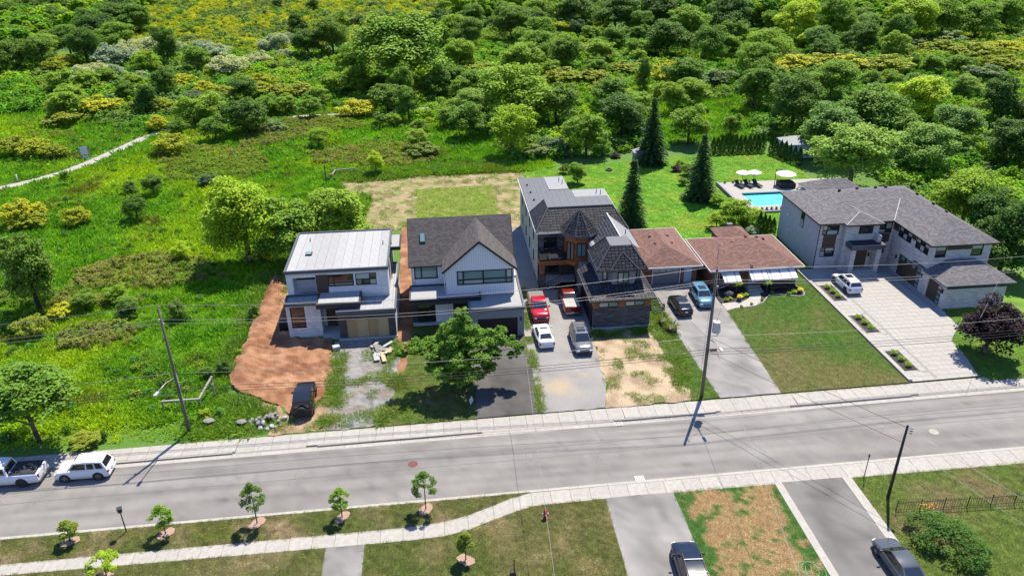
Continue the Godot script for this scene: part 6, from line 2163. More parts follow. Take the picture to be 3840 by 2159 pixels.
func build_small_things() -> void:
	var st := B()
	# hydrant
	var o := thing("fire_hydrant", "red fire hydrant on the near lawn beside the sidewalk", "fire hydrant", Vector3(6.5, 0.02, -43.4))
	lathe(st, [Vector2(0.2, 0), Vector2(0.2, 0.06), Vector2(0.14, 0.08), Vector2(0.13, 0.55), Vector2(0.17, 0.58), Vector2(0.17, 0.63), Vector2(0.13, 0.66)], Transform3D.IDENTITY, 14)
	E(st, "barrel", M.hydrant_red, o)
	st = B()
	lathe(st, [Vector2(0.14, 0.66), Vector2(0.12, 0.75), Vector2(0.05, 0.82), Vector2(0.03, 0.88), Vector2(0, 0.88)], Transform3D.IDENTITY, 14)
	E(st, "bonnet", M.hydrant_red, o)
	for d in [Vector3(1, 0, 0), Vector3(-1, 0, 0), Vector3(0, 0, 1)]:
		st = B()
		tube(st, [d * 0.1 + Vector3(0, 0.45, 0), d * 0.24 + Vector3(0, 0.45, 0)], [0.07], 8)
		E(st, "nozzle", M.hydrant_silver, o)
	# trail sign and marker
	o = thing("trail_sign", "white information board on two posts beside the meadow trail", "sign", Vector3(-66.0, 0, -145.2), 0.35)
	st = B()
	bx(st, -0.75, -0.62, 0, 2.4, -0.06, 0.06)
	bx(st, 0.62, 0.75, 0, 2.4, -0.06, 0.06)
	E(st, "post", M.grey_wood, o)
	st = B()
	bx(st, -0.62, 0.62, 0.9, 2.35, -0.03, 0.03)
	E(st, "panel", M.sign_face, o)
	st = B()
	bx(st, -0.45, 0.45, 0.25, 0.6, 0.02, 0.06)
	E(st, "lower_panel", M.sign_face, o)
	st = B()
	tube(st, [Vector3.ZERO, Vector3(0, 1.3, 0)], [0.12, 0.10], 8)
	var mk := E(st, "trail_marker", M.white_paint)
	mk.position = Vector3(-72.6, 0, -133.0)
	tag(mk, "short white marker post beside the trail near the left edge", "post")
	# timber barriers
	o = thing("log_barrier", "low grey timber barrier around the utility pole in the weeds", "barrier", Vector3(-25, 0, -61.8))
	for a in [[Vector3(-2.0, 0.95, 0.5), Vector3(1.35, 0.95, 0.5)], [Vector3(1.35, 0.95, 0.5), Vector3(1.9, 1.5, -2.4)]]:
		st = B()
		bar(st, a[0], a[1], 0.17, 0.17)
		E(st, "rail", M.grey_wood, o)
	for p in [Vector3(-2.0, 0, 0.5), Vector3(1.35, 0, 0.5), Vector3(1.9, 0, -2.2), Vector3(2.3, 0, -1.0)]:
		st = B()
		bar(st, p, p + Vector3(0, 1.0 if p.x < 1.5 else 1.6, 0), 0.14, 0.14)
		E(st, "post", M.grey_wood, o)
	o = thing("log_barrier", "bent grey timber barrier at the far end of the mown strip", "barrier", Vector3(-17.0, 0, -129))
	for a in [[Vector3(-1.6, 0.7, 1.8), Vector3(-1.2, 0.9, -0.3)], [Vector3(-1.2, 0.9, -0.3), Vector3(2.0, 0.95, -0.75)]]:
		st = B()
		bar(st, a[0], a[1], 0.18, 0.18)
		E(st, "rail", M.grey_wood, o)
	for p in [Vector3(-1.2, 0, -0.3), Vector3(2.0, 0, -0.75), Vector3(-1.6, 0, 1.8)]:
		st = B()
		bar(st, p, p + Vector3(0, 1.0, 0), 0.18, 0.18)
		E(st, "post", M.grey_wood, o)
	st = B()
	bar(st, Vector3.ZERO, Vector3(0, 3.4, 0), 0.14, 0.14)
	mk = E(st, "survey_post", M.pole_dark)
	mk.position = Vector3(-19.2, 0, -124.2)
	tag(mk, "slender dark post standing at the meadow's edge by the bent barrier", "post")
	# broken stone and building waste
	var rocks := [rock_mesh(1), rock_mesh(2, 0.4), rock_mesh(3, 0.8)]
	var place := [[-22.2, -58.6, 1.2, "pale rock alone in the weeds nearest the utility pole"], [-19.2, -58.1, 1.1, "flat pale rock between the utility pole and the rubble heap"]]
	for p in place:
		var r := mi(rocks[1], "rock", M.rock)
		r.position = Vector3(p[0], 0.25, p[1])
		r.scale = Vector3(p[2], 0.8, p[2] * 0.8)
		tag(r, p[3], "rock")
	o = thing("rubble_heap", "heap of broken pale concrete and stone by the sidewalk near black SUV", "rubble", Vector3(-16.9, 0.05, -58.2))
	rng.seed = 44
	for k in 46:
		var a := rng.randf() * TAU
		var rr := sqrt(rng.randf())
		var r := mi(rocks[k % 3], "stone", M.rock if k % 5 else M.foundation, o)
		r.position = Vector3(cos(a) * rr * 1.6, (1.0 - rr) * 0.45, sin(a) * rr * 1.1)
		r.rotation = Vector3(rng.randf_range(-0.5, 0.5), rng.randf() * TAU, rng.randf_range(-0.5, 0.5))
		r.scale = Vector3.ONE * rng.randf_range(0.2, 0.6)
	o = thing("waste_pile", "pile of broken boards and white offcuts before the boarded garage", "waste pile", Vector3(-7.2, 0.08, -69.2))
	rng.seed = 45
	for k in 26:
		slab_debris(o, "board", [M.membrane, M.rock, M.lumber, M.foundation][k % 4], Vector3(rng.randf_range(-0.8, 0.8), 0.08 + 0.015 * k, rng.randf_range(-1.2, 1.0)), Vector3(rng.randf_range(0.2, 0.5), 0.03, rng.randf_range(0.4, 1.2)), rng.randf() * 3.0, rng.randf_range(-0.25, 0.25))
	slab_debris(o, "plank", M.lumber, Vector3(0.25, 0.3, 1.5), Vector3(0.42, 0.06, 1.7), 0.2, 0.05)
	slab_debris(o, "plank", M.membrane_c, Vector3(-0.45, 0.25, 1.4), Vector3(0.6, 0.05, 1.2), 0.15, 0.05)
	o = thing("pallet", "weathered pallet lying on the gravel before the boarded garage", "pallet", Vector3(-8.9, 0.1, -71.1), 0.05)
	for k in 6:
		st = B()
		bx(st, -0.55 + k * 0.19, -0.43 + k * 0.19, 0.1, 0.125, -0.45, 0.45)
		E(st, "slat", M.grey_wood, o)
	for k in 3:
		st = B()
		bx(st, -0.56, 0.53, 0.0, 0.098, -0.45 + k * 0.4, -0.37 + k * 0.4)
		E(st, "runner", M.grey_wood, o)
	st = B()
	bx(st, -0.35, 0.35, 0, 0.45, -0.3, 0.3)
	mk = E(st, "stone_block", M.foundation)
	mk.position = Vector3(-12.0, 0.1, -70.2)
	mk.rotation.y = 0.4
	tag(mk, "grey block lying on gravel beside the white house's porch", "block")
	# little for-sale board by the maple and a slab by the gravel
	o = thing("yard_sign", "small leaning white yard sign beside the maple's driveway", "sign", Vector3(1.65, 0.1, -58.6), 1.2)
	st = B()
	obx(st, Transform3D(Basis(Vector3.RIGHT, -0.3), Vector3(0, 0.55, 0)), Vector3(0.75, 0.5, 0.02))
	E(st, "board", M.sign_face, o)
	st = B()
	bar(st, Vector3(-0.25, 0, 0), Vector3(-0.25, 0.5, 0), 0.03, 0.03)
	bar(st, Vector3(0.25, 0, 0), Vector3(0.25, 0.5, 0), 0.03, 0.03)
	E(st, "stake", M.metal, o)
	st = B()
	bx(st, -0.35, 0.35, 0, 0.06, -0.25, 0.25)
	mk = E(st, "paving_slab", M.concrete)
	mk.position = Vector3(8.45, 0.12, -70.6)
	tag(mk, "small pale slab on the weedy strip beside the white sedan", "slab")
	# utility trailer
	o = thing("utility_trailer", "bare black utility trailer frame parked between stone house and driveway", "trailer", Vector3(23.9, 0.12, -75.0))
	st = B()
	for x in [-0.6, 0.6]: bar(st, Vector3(x, 0.5, -1.5), Vector3(x, 0.5, 1.3), 0.08, 0.1)
	for z in [-1.5, -0.8, 0.0, 0.8, 1.3]: bar(st, Vector3(-0.6, 0.5, z), Vector3(0.6, 0.5, z), 0.07, 0.08)
	bar(st, Vector3(-0.6, 0.5, 1.3), Vector3(0, 0.45, 2.2), 0.07, 0.08)
	bar(st, Vector3(0.6, 0.5, 1.3), Vector3(0, 0.45, 2.2), 0.07, 0.08)
	E(st, "frame", M.rim_dark, o)
	for s in [-1, 1]:
		wheel(o, Vector3(s * 0.8, 0.3, 0.1), 0.3, 0.18, s, M.rim)
	for p in [[23.7, -71.4, 0.0, "farther"], [24.1, -69.8, 0.25, "nearer"]]:
		o = thing("wooden_planter", "dark wooden planter of straggly herbs by the driveway, the %s one" % p[3], "planter", Vector3(p[0], 0.12, p[1]), p[2], "side planters")
		st = B()
		bx(st, -0.45, 0.45, 0, 0.5, -0.45, 0.45)
		E(st, "box", M.wood_dark, o)
		var g := mi(CR.herb, "herbs", M.leaf_O0, o)
		g.position.y = 0.4
		g.scale = Vector3(1.2, 1.0, 1.2)
	# bungalow front: swing seat, pots, standards, boulder, iron cart
	o = thing("garden_swing", "roofed garden swing seat before the bungalow's wide window", "swing", Vector3(39.6, 0.15, -77.6))
	st = B()
	for x in [-1.1, 1.1]:
		bar(st, Vector3(x, 0, -0.5), Vector3(x, 1.75, 0), 0.06, 0.06)
		bar(st, Vector3(x, 0, 0.5), Vector3(x, 1.75, 0), 0.06, 0.06)
	bar(st, Vector3(-1.1, 1.75, 0), Vector3(1.1, 1.75, 0), 0.06, 0.06)
	E(st, "frame", M.pole_dark, o)
	st = B()
	obx(st, Transform3D(Basis(Vector3.RIGHT, 0.2), Vector3(0, 1.82, 0)), Vector3(2.3, 0.05, 0.9))
	E(st, "roof", M.canvas, o)
	st = B()
	bx(st, -0.9, 0.9, 0.45, 0.55, -0.25, 0.25)
	E(st, "seat", M.wood_dark, o)
	st = B()
	bx(st, -0.9, 0.9, 0.55, 1.05, -0.3, -0.25)
	E(st, "backrest", M.wood_dark, o)
	for p in [[33.95, -75.6, "by the curved walk"], [41.7, -76.5, "at the bed's far corner"]]:
		o = thing("flower_pot", "blue glazed pot of yellow flowers " + p[2], "flower pot", Vector3(p[0], 0.15, p[1]), 0.0, "blue flower pots")
		st = B()
		lathe(st, [Vector2(0.0, 0.0), Vector2(0.2, 0), Vector2(0.3, 0.35), Vector2(0.32, 0.5), Vector2(0.28, 0.5), Vector2(0.26, 0.42), Vector2(0, 0.42)], Transform3D.IDENTITY, 14)
		E(st, "pot", M.pot_blue, o)
		var g := mi(CR.ball, "flowers", M.flower, o)
		g.position.y = 0.35
		g.scale = Vector3(0.9, 0.7, 0.9)
	for p in [[34.3, -77.5, "left of the front steps"], [37.95, -77.3, "right of the front steps"]]:
		o = thing("standard_shrub", "clipped ball shrub on a thin stem " + p[2], "shrub", Vector3(p[0], 0.15, p[1]), 0.0, "standard shrubs")
		st = B()
		tube(st, [Vector3.ZERO, Vector3(0, 1.2, 0)], [0.05, 0.04], 6)
		E(st, "stem", M.bark, o)
		var g := mi(CR.ball, "crown", M.leaf_R2, o)
		g.position.y = 0.95
		g.scale = Vector3(1.5, 1.25, 1.5)
	var bl := mi(rocks[2], "boulder", M.rock_dark)
	bl.position = Vector3(33.1, 0.15, -76.8)
	bl.scale = Vector3(1.3, 1.1, 1.0)
	tag(bl, "dark boulder in the bungalow flower bed beside the driveway", "boulder")
	o = thing("iron_cart", "white iron garden cart standing against the bungalow's corner", "garden cart", Vector3(32.8, 0.15, -78.3))
	st = B()
	for x in [-0.6, 0.6]: bar(st, Vector3(-0.6, 0.5, x * 0.5), Vector3(0.7, 0.9, x * 0.5), 0.05, 0.05)
	bar(st, Vector3(-0.6, 0.5, -0.3), Vector3(-0.6, 0.5, 0.3), 0.05, 0.05)
	bar(st, Vector3(0.1, 0.7, -0.3), Vector3(0.1, 0.7, 0.3), 0.05, 0.05)
	E(st, "frame", M.white_paint, o)
	for s in [-1, 1]:
		var wn := B()
		lathe(wn, [Vector2(0.36, -0.02), Vector2(0.42, -0.02), Vector2(0.42, 0.02), Vector2(0.36, 0.02), Vector2(0.36, -0.02)], Transform3D(Basis(Vector3.RIGHT, PI / 2), Vector3(0.5, 0.42, s * 0.34)), 16)
		E(wn, "wheel", M.rim_dark, o)
	rng.seed = 77
	var bedplants := [[32.4, -75.7, 0.6, "O"], [33.0, -76.0, 0.5, "Y"], [34.6, -76.4, 0.7, "R"], [35.2, -76.6, 0.6, "L"], [38.5, -76.9, 0.5, "R"], [40.3, -76.4, 0.6, "R"], [41.0, -76.6, 0.8, "L"], [36.6, -75.4, 0.4, "B"], [35.0, -74.5, 0.4, "B"], [33.6, -74.0, 0.4, "O"], [42.0, -77.4, 0.6, "R"], [38.9, -77.9, 0.6, "R"]]
	for k in bedplants.size():
		var p: Array = bedplants[k]
		var c := mi(CR.ball, "bed_plant", M["leaf_%s0" % p[3]])
		c.position = Vector3(p[0], 0.15, p[1])
		c.scale = Vector3(p[2], p[2] * 0.9, p[2]) * 1.3
		tag(c, "small low bed plant, %s from the driveway along the bungalow's flower beds" % ordinal(k + 1), "plant", "bungalow bed plants")
	for k in 4:
		var s := thing("stepping_stone", "flat stepping stone, %s of the row behind the brick garage" % ordinal(k + 1), "stepping stone", Vector3(31.9 + 0.25 * k, 0.06, -92.6 + k * 0.9), 0.0, "stepping stones")
		st = B()
		prism(st, [Vector2(-0.45, -0.2), Vector2(0.1, -0.3), Vector2(0.5, -0.1), Vector2(0.35, 0.25), Vector2(-0.3, 0.28)], 0.0, 0.05)
		E(st, "stone", M.foundation, s)
	# fire pit
	st = B()
	lathe(st, [Vector2(0.0, 0.08), Vector2(0.4, 0.08), Vector2(0.42, 0.3), Vector2(0.6, 0.3), Vector2(0.62, 0.0)], Transform3D.IDENTITY, 14)
	var fp := E(st, "fire_pit", M.rock_dark)
	fp.position = Vector3(29.3, 0.06, -125.4)
	tag(fp, "small round stone fire pit on the back lawn", "fire pit")
	# hose on the sod
	st = B()
	var run := []
	for k in 40:
		var a := k * 0.42
		run.append(Vector3(23.9 + cos(a) * (0.5 + 0.008 * k) + 0.02 * k, 0.06, -36.6 + sin(a) * (0.55 + 0.01 * k) + 0.015 * k))
	tube(st, run, [0.02], 5)
	tag(E(st, "garden_hose", M.hose), "pale green coiled garden hose on the patchy sod", "hose")
	# mulch rings under the saplings are laid with them; iron fence in the lower right
	o = thing("iron_fence", "black iron picket fence across the lower right lawn", "fence", Vector3(38.5, 0, -40.9))
	for k in 72:
		st = B()
		var x := -5.2 + k * 0.21
		var big := k % 9 == 0
		bar(st, Vector3(x, 0, 0.03 * x), Vector3(x, 1.15 if big else 1.02, 0.03 * x), 0.05 if big else 0.018, 0.05 if big else 0.018)
		E(st, "post" if big else "picket", M.black, o)
	for y in [0.2, 0.9]:
		st = B()
		bar(st, Vector3(-5.2, y, -0.156), Vector3(9.8, y, 0.294), 0.03, 0.04)
		E(st, "rail", M.black, o)

func build_pool() -> void:
	# terrace, pool and furniture behind the large house
	var st := B()
	bx(st, 45.3, 66.0, -0.05, 0.42, -115.5, -109.6)
	bx(st, 45.3, 47.3, -0.05, 0.42, -109.6, -103.0)
	bx(st, 47.3, 66.0, -0.05, 0.42, -104.4, -102.7)
	bx(st, 60.0, 66.0, -0.05, 0.42, -109.6, -104.4)
	tag(E(st, "pool_terrace", M.paver), "", "", "", "structure")
	var o := thing("swimming_pool", "turquoise swimming pool with tiled back wall behind the large house", "pool", Vector3(53, 0, -107))
	st = B()
	bx(st, 47.3, 60.0, 0.3, 0.62, -109.85, -109.6)
	EW(st, "tiled_wall", M.pool_tile, o)
	st = B()
	bx(st, 47.3, 60.0, 0.0, 0.28, -109.6, -104.4)
	EW(st, "water", M.pool_water, o)
	st = B()
	bx(st, 45.1, 45.4, -0.05, 0.6, -115.6, -108.0)
	bx(st, 47.0, 61.0, -0.05, 0.35, -102.7, -102.3)
	tag(E(st, "terrace_wall", M.grey_stucco), "low dark stone wall edging the pool terrace", "wall")
	for p in [[49.1, -114.6, "left of the pair by the loungers"], [51.0, -114.5, "right of the pair by the loungers"]]:
		o = thing("parasol", "white octagonal parasol, " + p[2], "parasol", Vector3(p[0], 0.42, p[1]), 0.0, "white parasols")
		st = B()
		tube(st, [Vector3.ZERO, Vector3(0, 2.2, 0)], [0.035], 6)
		E(st, "pole", M.plastic, o)
		st = B()
		lathe(st, [Vector2(1.15, 1.85), Vector2(0.6, 2.12), Vector2(0.0, 2.3)], Transform3D.IDENTITY, 8)
		lathe(st, [Vector2(1.15, 1.75), Vector2(1.15, 1.85)], Transform3D.IDENTITY, 8)
		E(st, "canopy", M.canvas, o)
	o = thing("cantilever_parasol", "large white cantilever parasol with dark mast over the hot tub", "parasol", Vector3(54.3, 0.42, -112.9))
	st = B()
	tube(st, [Vector3(-0.4, 0, 0), Vector3(-0.4, 2.8, 0)], [0.06], 6)
	tube(st, [Vector3(-0.4, 2.7, 0), Vector3(1.3, 2.6, 0)], [0.05], 6)
	E(st, "mast", M.plastic, o)
	st = B()
	lathe(st, [Vector2(1.7, 1.95), Vector2(0.9, 2.3), Vector2(0.0, 2.5)], Transform3D(Basis.IDENTITY, Vector3(1.3, 0, 0)), 8)
	E(st, "canopy", M.canvas, o)
	o = thing("hot_tub", "dark square hot tub beneath the cantilever parasol", "hot tub", Vector3(55.6, 0.42, -112.4))
	st = B()
	parapet(st, -1.2, 1.2, -1.1, 1.1, 0, 0.8, 0.25)
	E(st, "shell", M.plastic, o)
	st = B()
	bx(st, -0.95, 0.95, 0.3, 0.6, -0.85, 0.85)
	E(st, "cover", M.cushion, o)
	for k in 3:
		o = thing("sun_lounger", "dark sun lounger on the pool terrace, %s from the terrace corner" % ordinal(k + 1), "sun lounger", Vector3(48.1 + k * 1.5, 0.42, -113.1), 0.25, "sun loungers")
		st = B()
		bx(st, -0.35, 0.35, 0.25, 0.38, -0.6, 1.0)
		E(st, "mattress", M.cushion, o)
		st = B()
		obx(st, Transform3D(Basis(Vector3.RIGHT, 0.7), Vector3(0, 0.6, -0.8)), Vector3(0.7, 0.12, 0.8))
		E(st, "backrest", M.cushion, o)
		for x in [-0.3, 0.3]:
			for z in [-0.5, 0.9]:
				st = B()
				bx(st, x - 0.03, x + 0.03, 0, 0.25, z - 0.03, z + 0.03)
				E(st, "leg", M.plastic, o)
	for k in 9:
		var c := mi(CR.ball, "box_ball", M.leaf_D1)
		c.position = Vector3(46.4 + k * 1.4, 0.42, -115.15) if k < 4 else Vector3(47.8 + (k - 4) * 0.75, 0.42, -102.95)
		c.scale = Vector3.ONE * 0.6
		tag(c, "clipped box ball, %s along the pool terrace %s edge" % [ordinal(k + 1 if k < 4 else k - 3), "far" if k < 4 else "near"], "shrub", "box balls")
	# garden house at the far right and the small grey shed
	o = thing("garden_shed", "pale blue shed with grey roof behind the cedar hedge", "shed", Vector3(65.2, 0, -130.0))
	st = B()
	bx(st, -2.6, 2.6, 0, 2.6, -2.2, 2.2)
	E(st, "wall", M.shed_wall, o)
	st = B()
	hip_faces(st, -2.9, 2.9, -2.5, 2.5, 2.6, Vector3(-0.9, 3.6, 0), Vector3(0.9, 3.6, 0))
	E(st, "roof", M.membrane, o)
	o = thing("garden_kiosk", "small pale kiosk half hidden by the big spruce", "kiosk", Vector3(35.4, 0, -128.9))
	st = B()
	bx(st, -0.9, 0.9, 0, 2.2, -0.9, 0.9)
	E(st, "wall", M.grey_stucco, o)
	st = B()
	hip_faces(st, -1.1, 1.1, -1.1, 1.1, 2.2, Vector3(-0.1, 2.9, 0), Vector3(0.1, 2.9, 0))
	E(st, "roof", M.membrane_c, o)

func build_cars() -> void:
	car("pickup_truck", "white pickup with black bed cover parked at the road's left edge", "pickup truck", "pickup", -36.9, -52.75, PI / 2, 5.8, 1.98, 1.9, "white", {"y": -0.12, "cover": "cushion", "dark_rims": true})
	car("boxy_suv", "white boxy SUV parked on the road behind the white pickup", "SUV", "suv", -30.75, -52.85, PI / 2, 4.3, 1.8, 1.68, "white", {"y": -0.12, "rails": true, "rail_mat": "paint_white"})
	car("offroad_suv", "black off-road SUV with spare wheel parked on the bare earth", "SUV", "box", -13.9, -60.55, 0.05, 4.6, 1.92, 1.88, "black", {"spare": true, "dark_bumper": true, "dark_rims": true, "y": 0.06})
	car("pickup_truck", "bright red pickup facing the street on the gravel lot", "pickup truck", "pickup", 10.25, -75.9, PI, 5.8, 1.98, 1.92, "red", {"y": 0.08, "dark_mirrors": true})
	car("pickup_truck", "dark red pickup with pale bed cover in the stone house's shade", "pickup truck", "pickup", 14.0, -77.0, 0.0, 5.5, 1.92, 1.85, "dark_red", {"y": 0.08, "cover": "tonneau_pale", "dark_mirrors": true})
	car("sedan", "white sedan with sunroof parked behind the bright red pickup", "car", "sedan", 10.0, -69.7, 0.04, 4.55, 1.82, 1.44, "white", {"y": 0.08, "sunroof": true})
	car("suv", "silver SUV with roof bars facing the street on gravel", "SUV", "suv", 13.75, -68.15, PI, 4.85, 1.9, 1.78, "silver", {"y": 0.08, "rails": true, "crossbars": true, "dark_bumper": true, "sunroof": true})
	car("hatchback", "black hatchback parked on the bungalow's asphalt driveway", "car", "hatch", 26.5, -74.55, 0.02, 4.4, 1.78, 1.48, "black", {"y": 0.13})
	car("crossover", "light blue crossover facing the street on the bungalow driveway", "car", "suv", 29.6, -76.3, PI - 0.04, 4.7, 1.85, 1.6, "blue", {"y": 0.13, "sunroof": true})
	car("compact_suv", "white compact SUV with black sunroof on the paved forecourt", "SUV", "suv", 47.9, -77.3, 0.0, 4.4, 1.85, 1.62, "white", {"y": 0.155, "sunroof": true, "dark_rims": true, "rails": true})
	car("dark_suv", "dark navy SUV with roof bars on the near driveway at the bottom edge", "SUV", "suv", 15.75, -36.75, -0.06, 4.9, 1.92, 1.76, "navy", {"y": 0.03, "rails": true, "crossbars": true})
	car("grey_sedan", "grey four-door sedan on the near driveway beside the dark leafy bush", "car", "sedan", 30.4, -35.7, 0.0, 4.7, 1.84, 1.46, "grey", {"y": 0.03, "dark_mirrors": true})

# ------------------------------------------------------------------ planting
func build_feature_trees() -> void:
	# the maple before the gabled house: tiers of lit leaf clusters on spreading limbs
	rng.seed = 501
	var o := thing("maple_tree", "leafy bright green maple on the lawn before the gabled house", "tree", Vector3(0.95, 0.08, -62.0))
	var lv := Leaves.new()
	var st := B()
	for s in [[0.0, 0.0], [0.35, 0.12]]:
		tube(st, [Vector3(s[0], 0, s[1]), Vector3(s[0] + 0.05, 1.4, s[1]), Vector3(s[0] * 1.8 - 0.1, 3.4, s[1] * 2), Vector3(s[0] * 2 - 0.1, 6.6, 0)], [0.2, 0.16, 0.12, 0.04], 8)
	# leaf clusters: offset from the trunk, radius
	var cl := [[0.2, 8.0, 0.0, 0.6], [0.1, 7.3, -0.2, 0.8], [-0.4, 6.6, 0.2, 0.95], [0.7, 6.3, 0.0, 1.0], [-2.4, 5.0, 0.0, 0.9], [-3.5, 4.8, 0.2, 0.85], [-4.6, 4.5, 0.0, 0.75], [-5.3, 4.1, 0.2, 0.5], [2.3, 4.9, 0.0, 0.95], [3.2, 4.6, 0.2, 0.9], [4.2, 4.5, -0.2, 0.85], [5.0, 4.0, 0.2, 0.7], [4.7, 3.3, 0.3, 0.5], [3.7, 5.7, 0.0, 0.6], [-1.2, 5.2, 0.5, 1.0], [0.0, 4.9, 1.0, 1.1], [1.2, 5.0, 0.4, 1.0], [-0.9, 3.9, 1.7, 1.0], [0.8, 3.7, 1.9, 1.0], [-1.9, 3.8, 0.6, 0.85], [2.0, 3.5, 1.0, 0.9], [0.0, 5.4, -1.4, 1.1], [-1.5, 4.6, -1.4, 1.0], [1.6, 4.5, -1.5, 1.0], [0.3, 2.9, 1.5, 0.75], [-1.2, 2.9, 0.9, 0.7], [2.4, 2.8, 1.6, 0.6], [-2.6, 3.3, 1.6, 0.6], [1.5, 2.6, -0.8, 0.6], [-0.6, 5.9, 1.0, 0.9], [0.9, 5.6, 1.2, 0.9], [-2.6, 4.3, 1.2, 0.8], [2.8, 4.1, 1.2, 0.8], [-0.2, 4.2, 2.4, 0.9], [1.6, 4.3, 1.9, 0.85], [-1.7, 4.5, 1.6, 0.9], [-3.2, 4.2, -0.8, 0.8], [3.0, 4.9, -1.0, 0.8], [0.0, 6.4, -0.8, 0.9], [-0.4, 3.4, -1.6, 0.8], [-1.5, 2.5, 1.9, 0.75], [0.0, 2.3, 2.5, 0.8], [1.4, 2.4, 2.1, 0.75], [-0.5, 2.0, 1.7, 0.65], [0.8, 3.1, 2.7, 0.8], [-1.9, 3.2, 2.4, 0.8], [0.5, 5.9, 0.9, 0.9], [-0.9, 6.0, -0.6, 0.9]]
	for c in cl:
		c[0] *= 1.06
		c[3] *= 1.16
	for c in cl:
		var e := Vector3(c[0], c[1], c[2])
		tube(st, [Vector3(0.05, c[1] * 0.6, 0), e * Vector3(0.5, 0.95, 0.5) + Vector3(0, -0.2, 0), e], [0.07, 0.045, 0.015], 5)
	E(st, "trunk", M.bark_dark, o)
	for c in cl:
		for j in 13:
			var p: Vector3 = Vector3(c[0], c[1], c[2]) + rdir() * Vector3(c[3], c[3] * 0.7, c[3]) * rng.randf_range(0.4, 1.0)
			var r: float = c[3] * rng.randf_range(0.28, 0.5)
			lobe(lv, p, Vector3(r, r * 0.6, r), 62, 0.18, shade_of(0.22), 0.5)
	mi(lv.mesh(), "crown", M.leaf_R1, o)
	# tree at the left edge by the road
	o = tree("R", -36.6, -57.7, 6.6, 7.6, "round green tree with bare trunk at the road's left edge", "street trees", 0, 1)
	var ec := o.get_node("crown") as MeshInstance3D
	ec.scale.y *= 0.84
	ec.position.y = 2.0
	# purple maple
	o = tree("R", 54.6, -61.4, 6.6, 6.4, "dark purple-leaved tree on the lawn right of the forecourt", "street trees", 1, 0, "purple_maple")
	(o.get_node("crown") as MeshInstance3D).material_override = M.leaf_K0
	# saplings in mulch rings
	var sap := [[-28.9, -44.95, 1.9, 1.4, "O", "leftmost on the boulevard"], [-22.05, -44.95, 2.7, 1.7, "R", "right of the dark lamp post"], [-15.4, -45.3, 3.9, 1.8, "D", "tallest, in the boulevard's middle"], [-9.0, -45.2, 2.8, 1.5, "R", "between the two taller ones"], [-2.6, -45.35, 3.7, 2.0, "D", "last before the path bends"], [0.25, -39.9, 2.6, 1.0, "O", "on the lawn below the bend of the path"], [-24.9, -41.1, 2.2, 2.2, "L", "at the bottom edge below the sidewalk"]]
	for s in sap:
		o = thing("sapling", "staked young street tree, " + s[5], "sapling", Vector3(s[0], 0.03, s[1]), 0.0, "saplings in mulch rings")
		st = B()
		tube(st, [Vector3.ZERO, Vector3(0.02, s[2] * 0.5, 0), Vector3(0, s[2] * 0.92, 0)], [0.045, 0.035, 0.012], 6)
		E(st, "trunk", M.bark_dark, o)
		rng.seed = int(absf(s[0]) * 10)
		var l2 := Leaves.new()
		for k in 26:
			var f := rng.randf()
			var a := rng.randf() * TAU
			var w: float = s[3] * 0.42 * sin(PI * clampf(f * 0.85 + 0.18, 0, 1))
			lobe(l2, Vector3(cos(a) * w, s[2] * lerpf(0.42, 0.97, f), sin(a) * w), Vector3(0.27, 0.2, 0.27), 80, 0.105, shade_of(0.2), 0.5)
		mi(l2.mesh(), "crown", M["leaf_%s0" % s[4]], o)
		var ring := []
		for k in 26:
			var a := TAU * k / 26
			ring.append(Vector2(cos(a), sin(a)) * (0.55 + 0.14 * sin(a * 2.0 + s[0]) + rng.randf_range(-0.07, 0.07)))
		st = B()
		prism(st, ring, -0.02, 0.04)
		var mu := E(st, "mulch_ring", M.mulch)
		mu.position = o.position
		tag(mu, "woodchip ring round the sapling " + s[5], "mulch", "mulch rings")
	# spruces and cedars in the back gardens
	tree("S", 27.1, -100.6, 10.0, 5, "tall slim spruce behind the dark stone house", "garden spruces", 0, 0)
	tree("S", 37.4, -128.0, 12.0, 6, "broad dark spruce beside the small kiosk", "garden spruces", 1, 1)
	tree("S", 40.2, -109.4, 10.6, 6, "spruce standing on the back lawn near the pool terrace", "garden spruces", 1, 0)
	for k in 12:
		tree("C", 50.2 + k * 0.86, -132.1 + 0.1 * sin(k * 1.7), 3.3 + 0.4 * hash2(k, 4), 0.8, "narrow clipped cedar, %s from the left in the back hedge" % ordinal(k + 1), "cedar hedge", k % 2, 0)
	for k in 7:
		tree("C", 60.8 + k * 0.35, -130.6 + k * 1.15, 3.2 + 0.4 * hash2(k, 5), 0.8, "narrow cedar, %s along the side hedge before the blue shed" % ordinal(k + 1), "side cedar hedge", k % 2, 1)
	for k in 4:
		tree("C", 43.9 + k * 0.62, -94.6 + k * 0.12, 3.4 - 0.25 * k, 1.0, "columnar cedar, %s of four beside the large house's wall" % ordinal(k + 1), "wall cedars", k % 2, 0)
	# bush in the lower right corner
	rng.seed = 612
	o = thing("garden_bush", "large dark mixed bush beside the grey sedan in the lower right corner", "bush", Vector3(35.0, 0, -37.4))
	lv = Leaves.new()
	for k in 60:
		var a := rng.randf() * TAU
		var r := sqrt(rng.randf())
		lobe(lv, Vector3(cos(a) * r * 2.1 + 0.5 * sin(a), 0.5 + 1.1 * (1.0 - r * r), sin(a) * r * 2.9), Vector3(0.5, 0.45, 0.5), 95, 0.13, shade_of(0.2) * (Color(0.85, 0.95, 0.9) if k % 4 else Color(1.9, 1.25, 1.6)), 0.45)
	mi(lv.mesh(), "foliage", M.leaf_D1, o)
	var fl := Leaves.new()
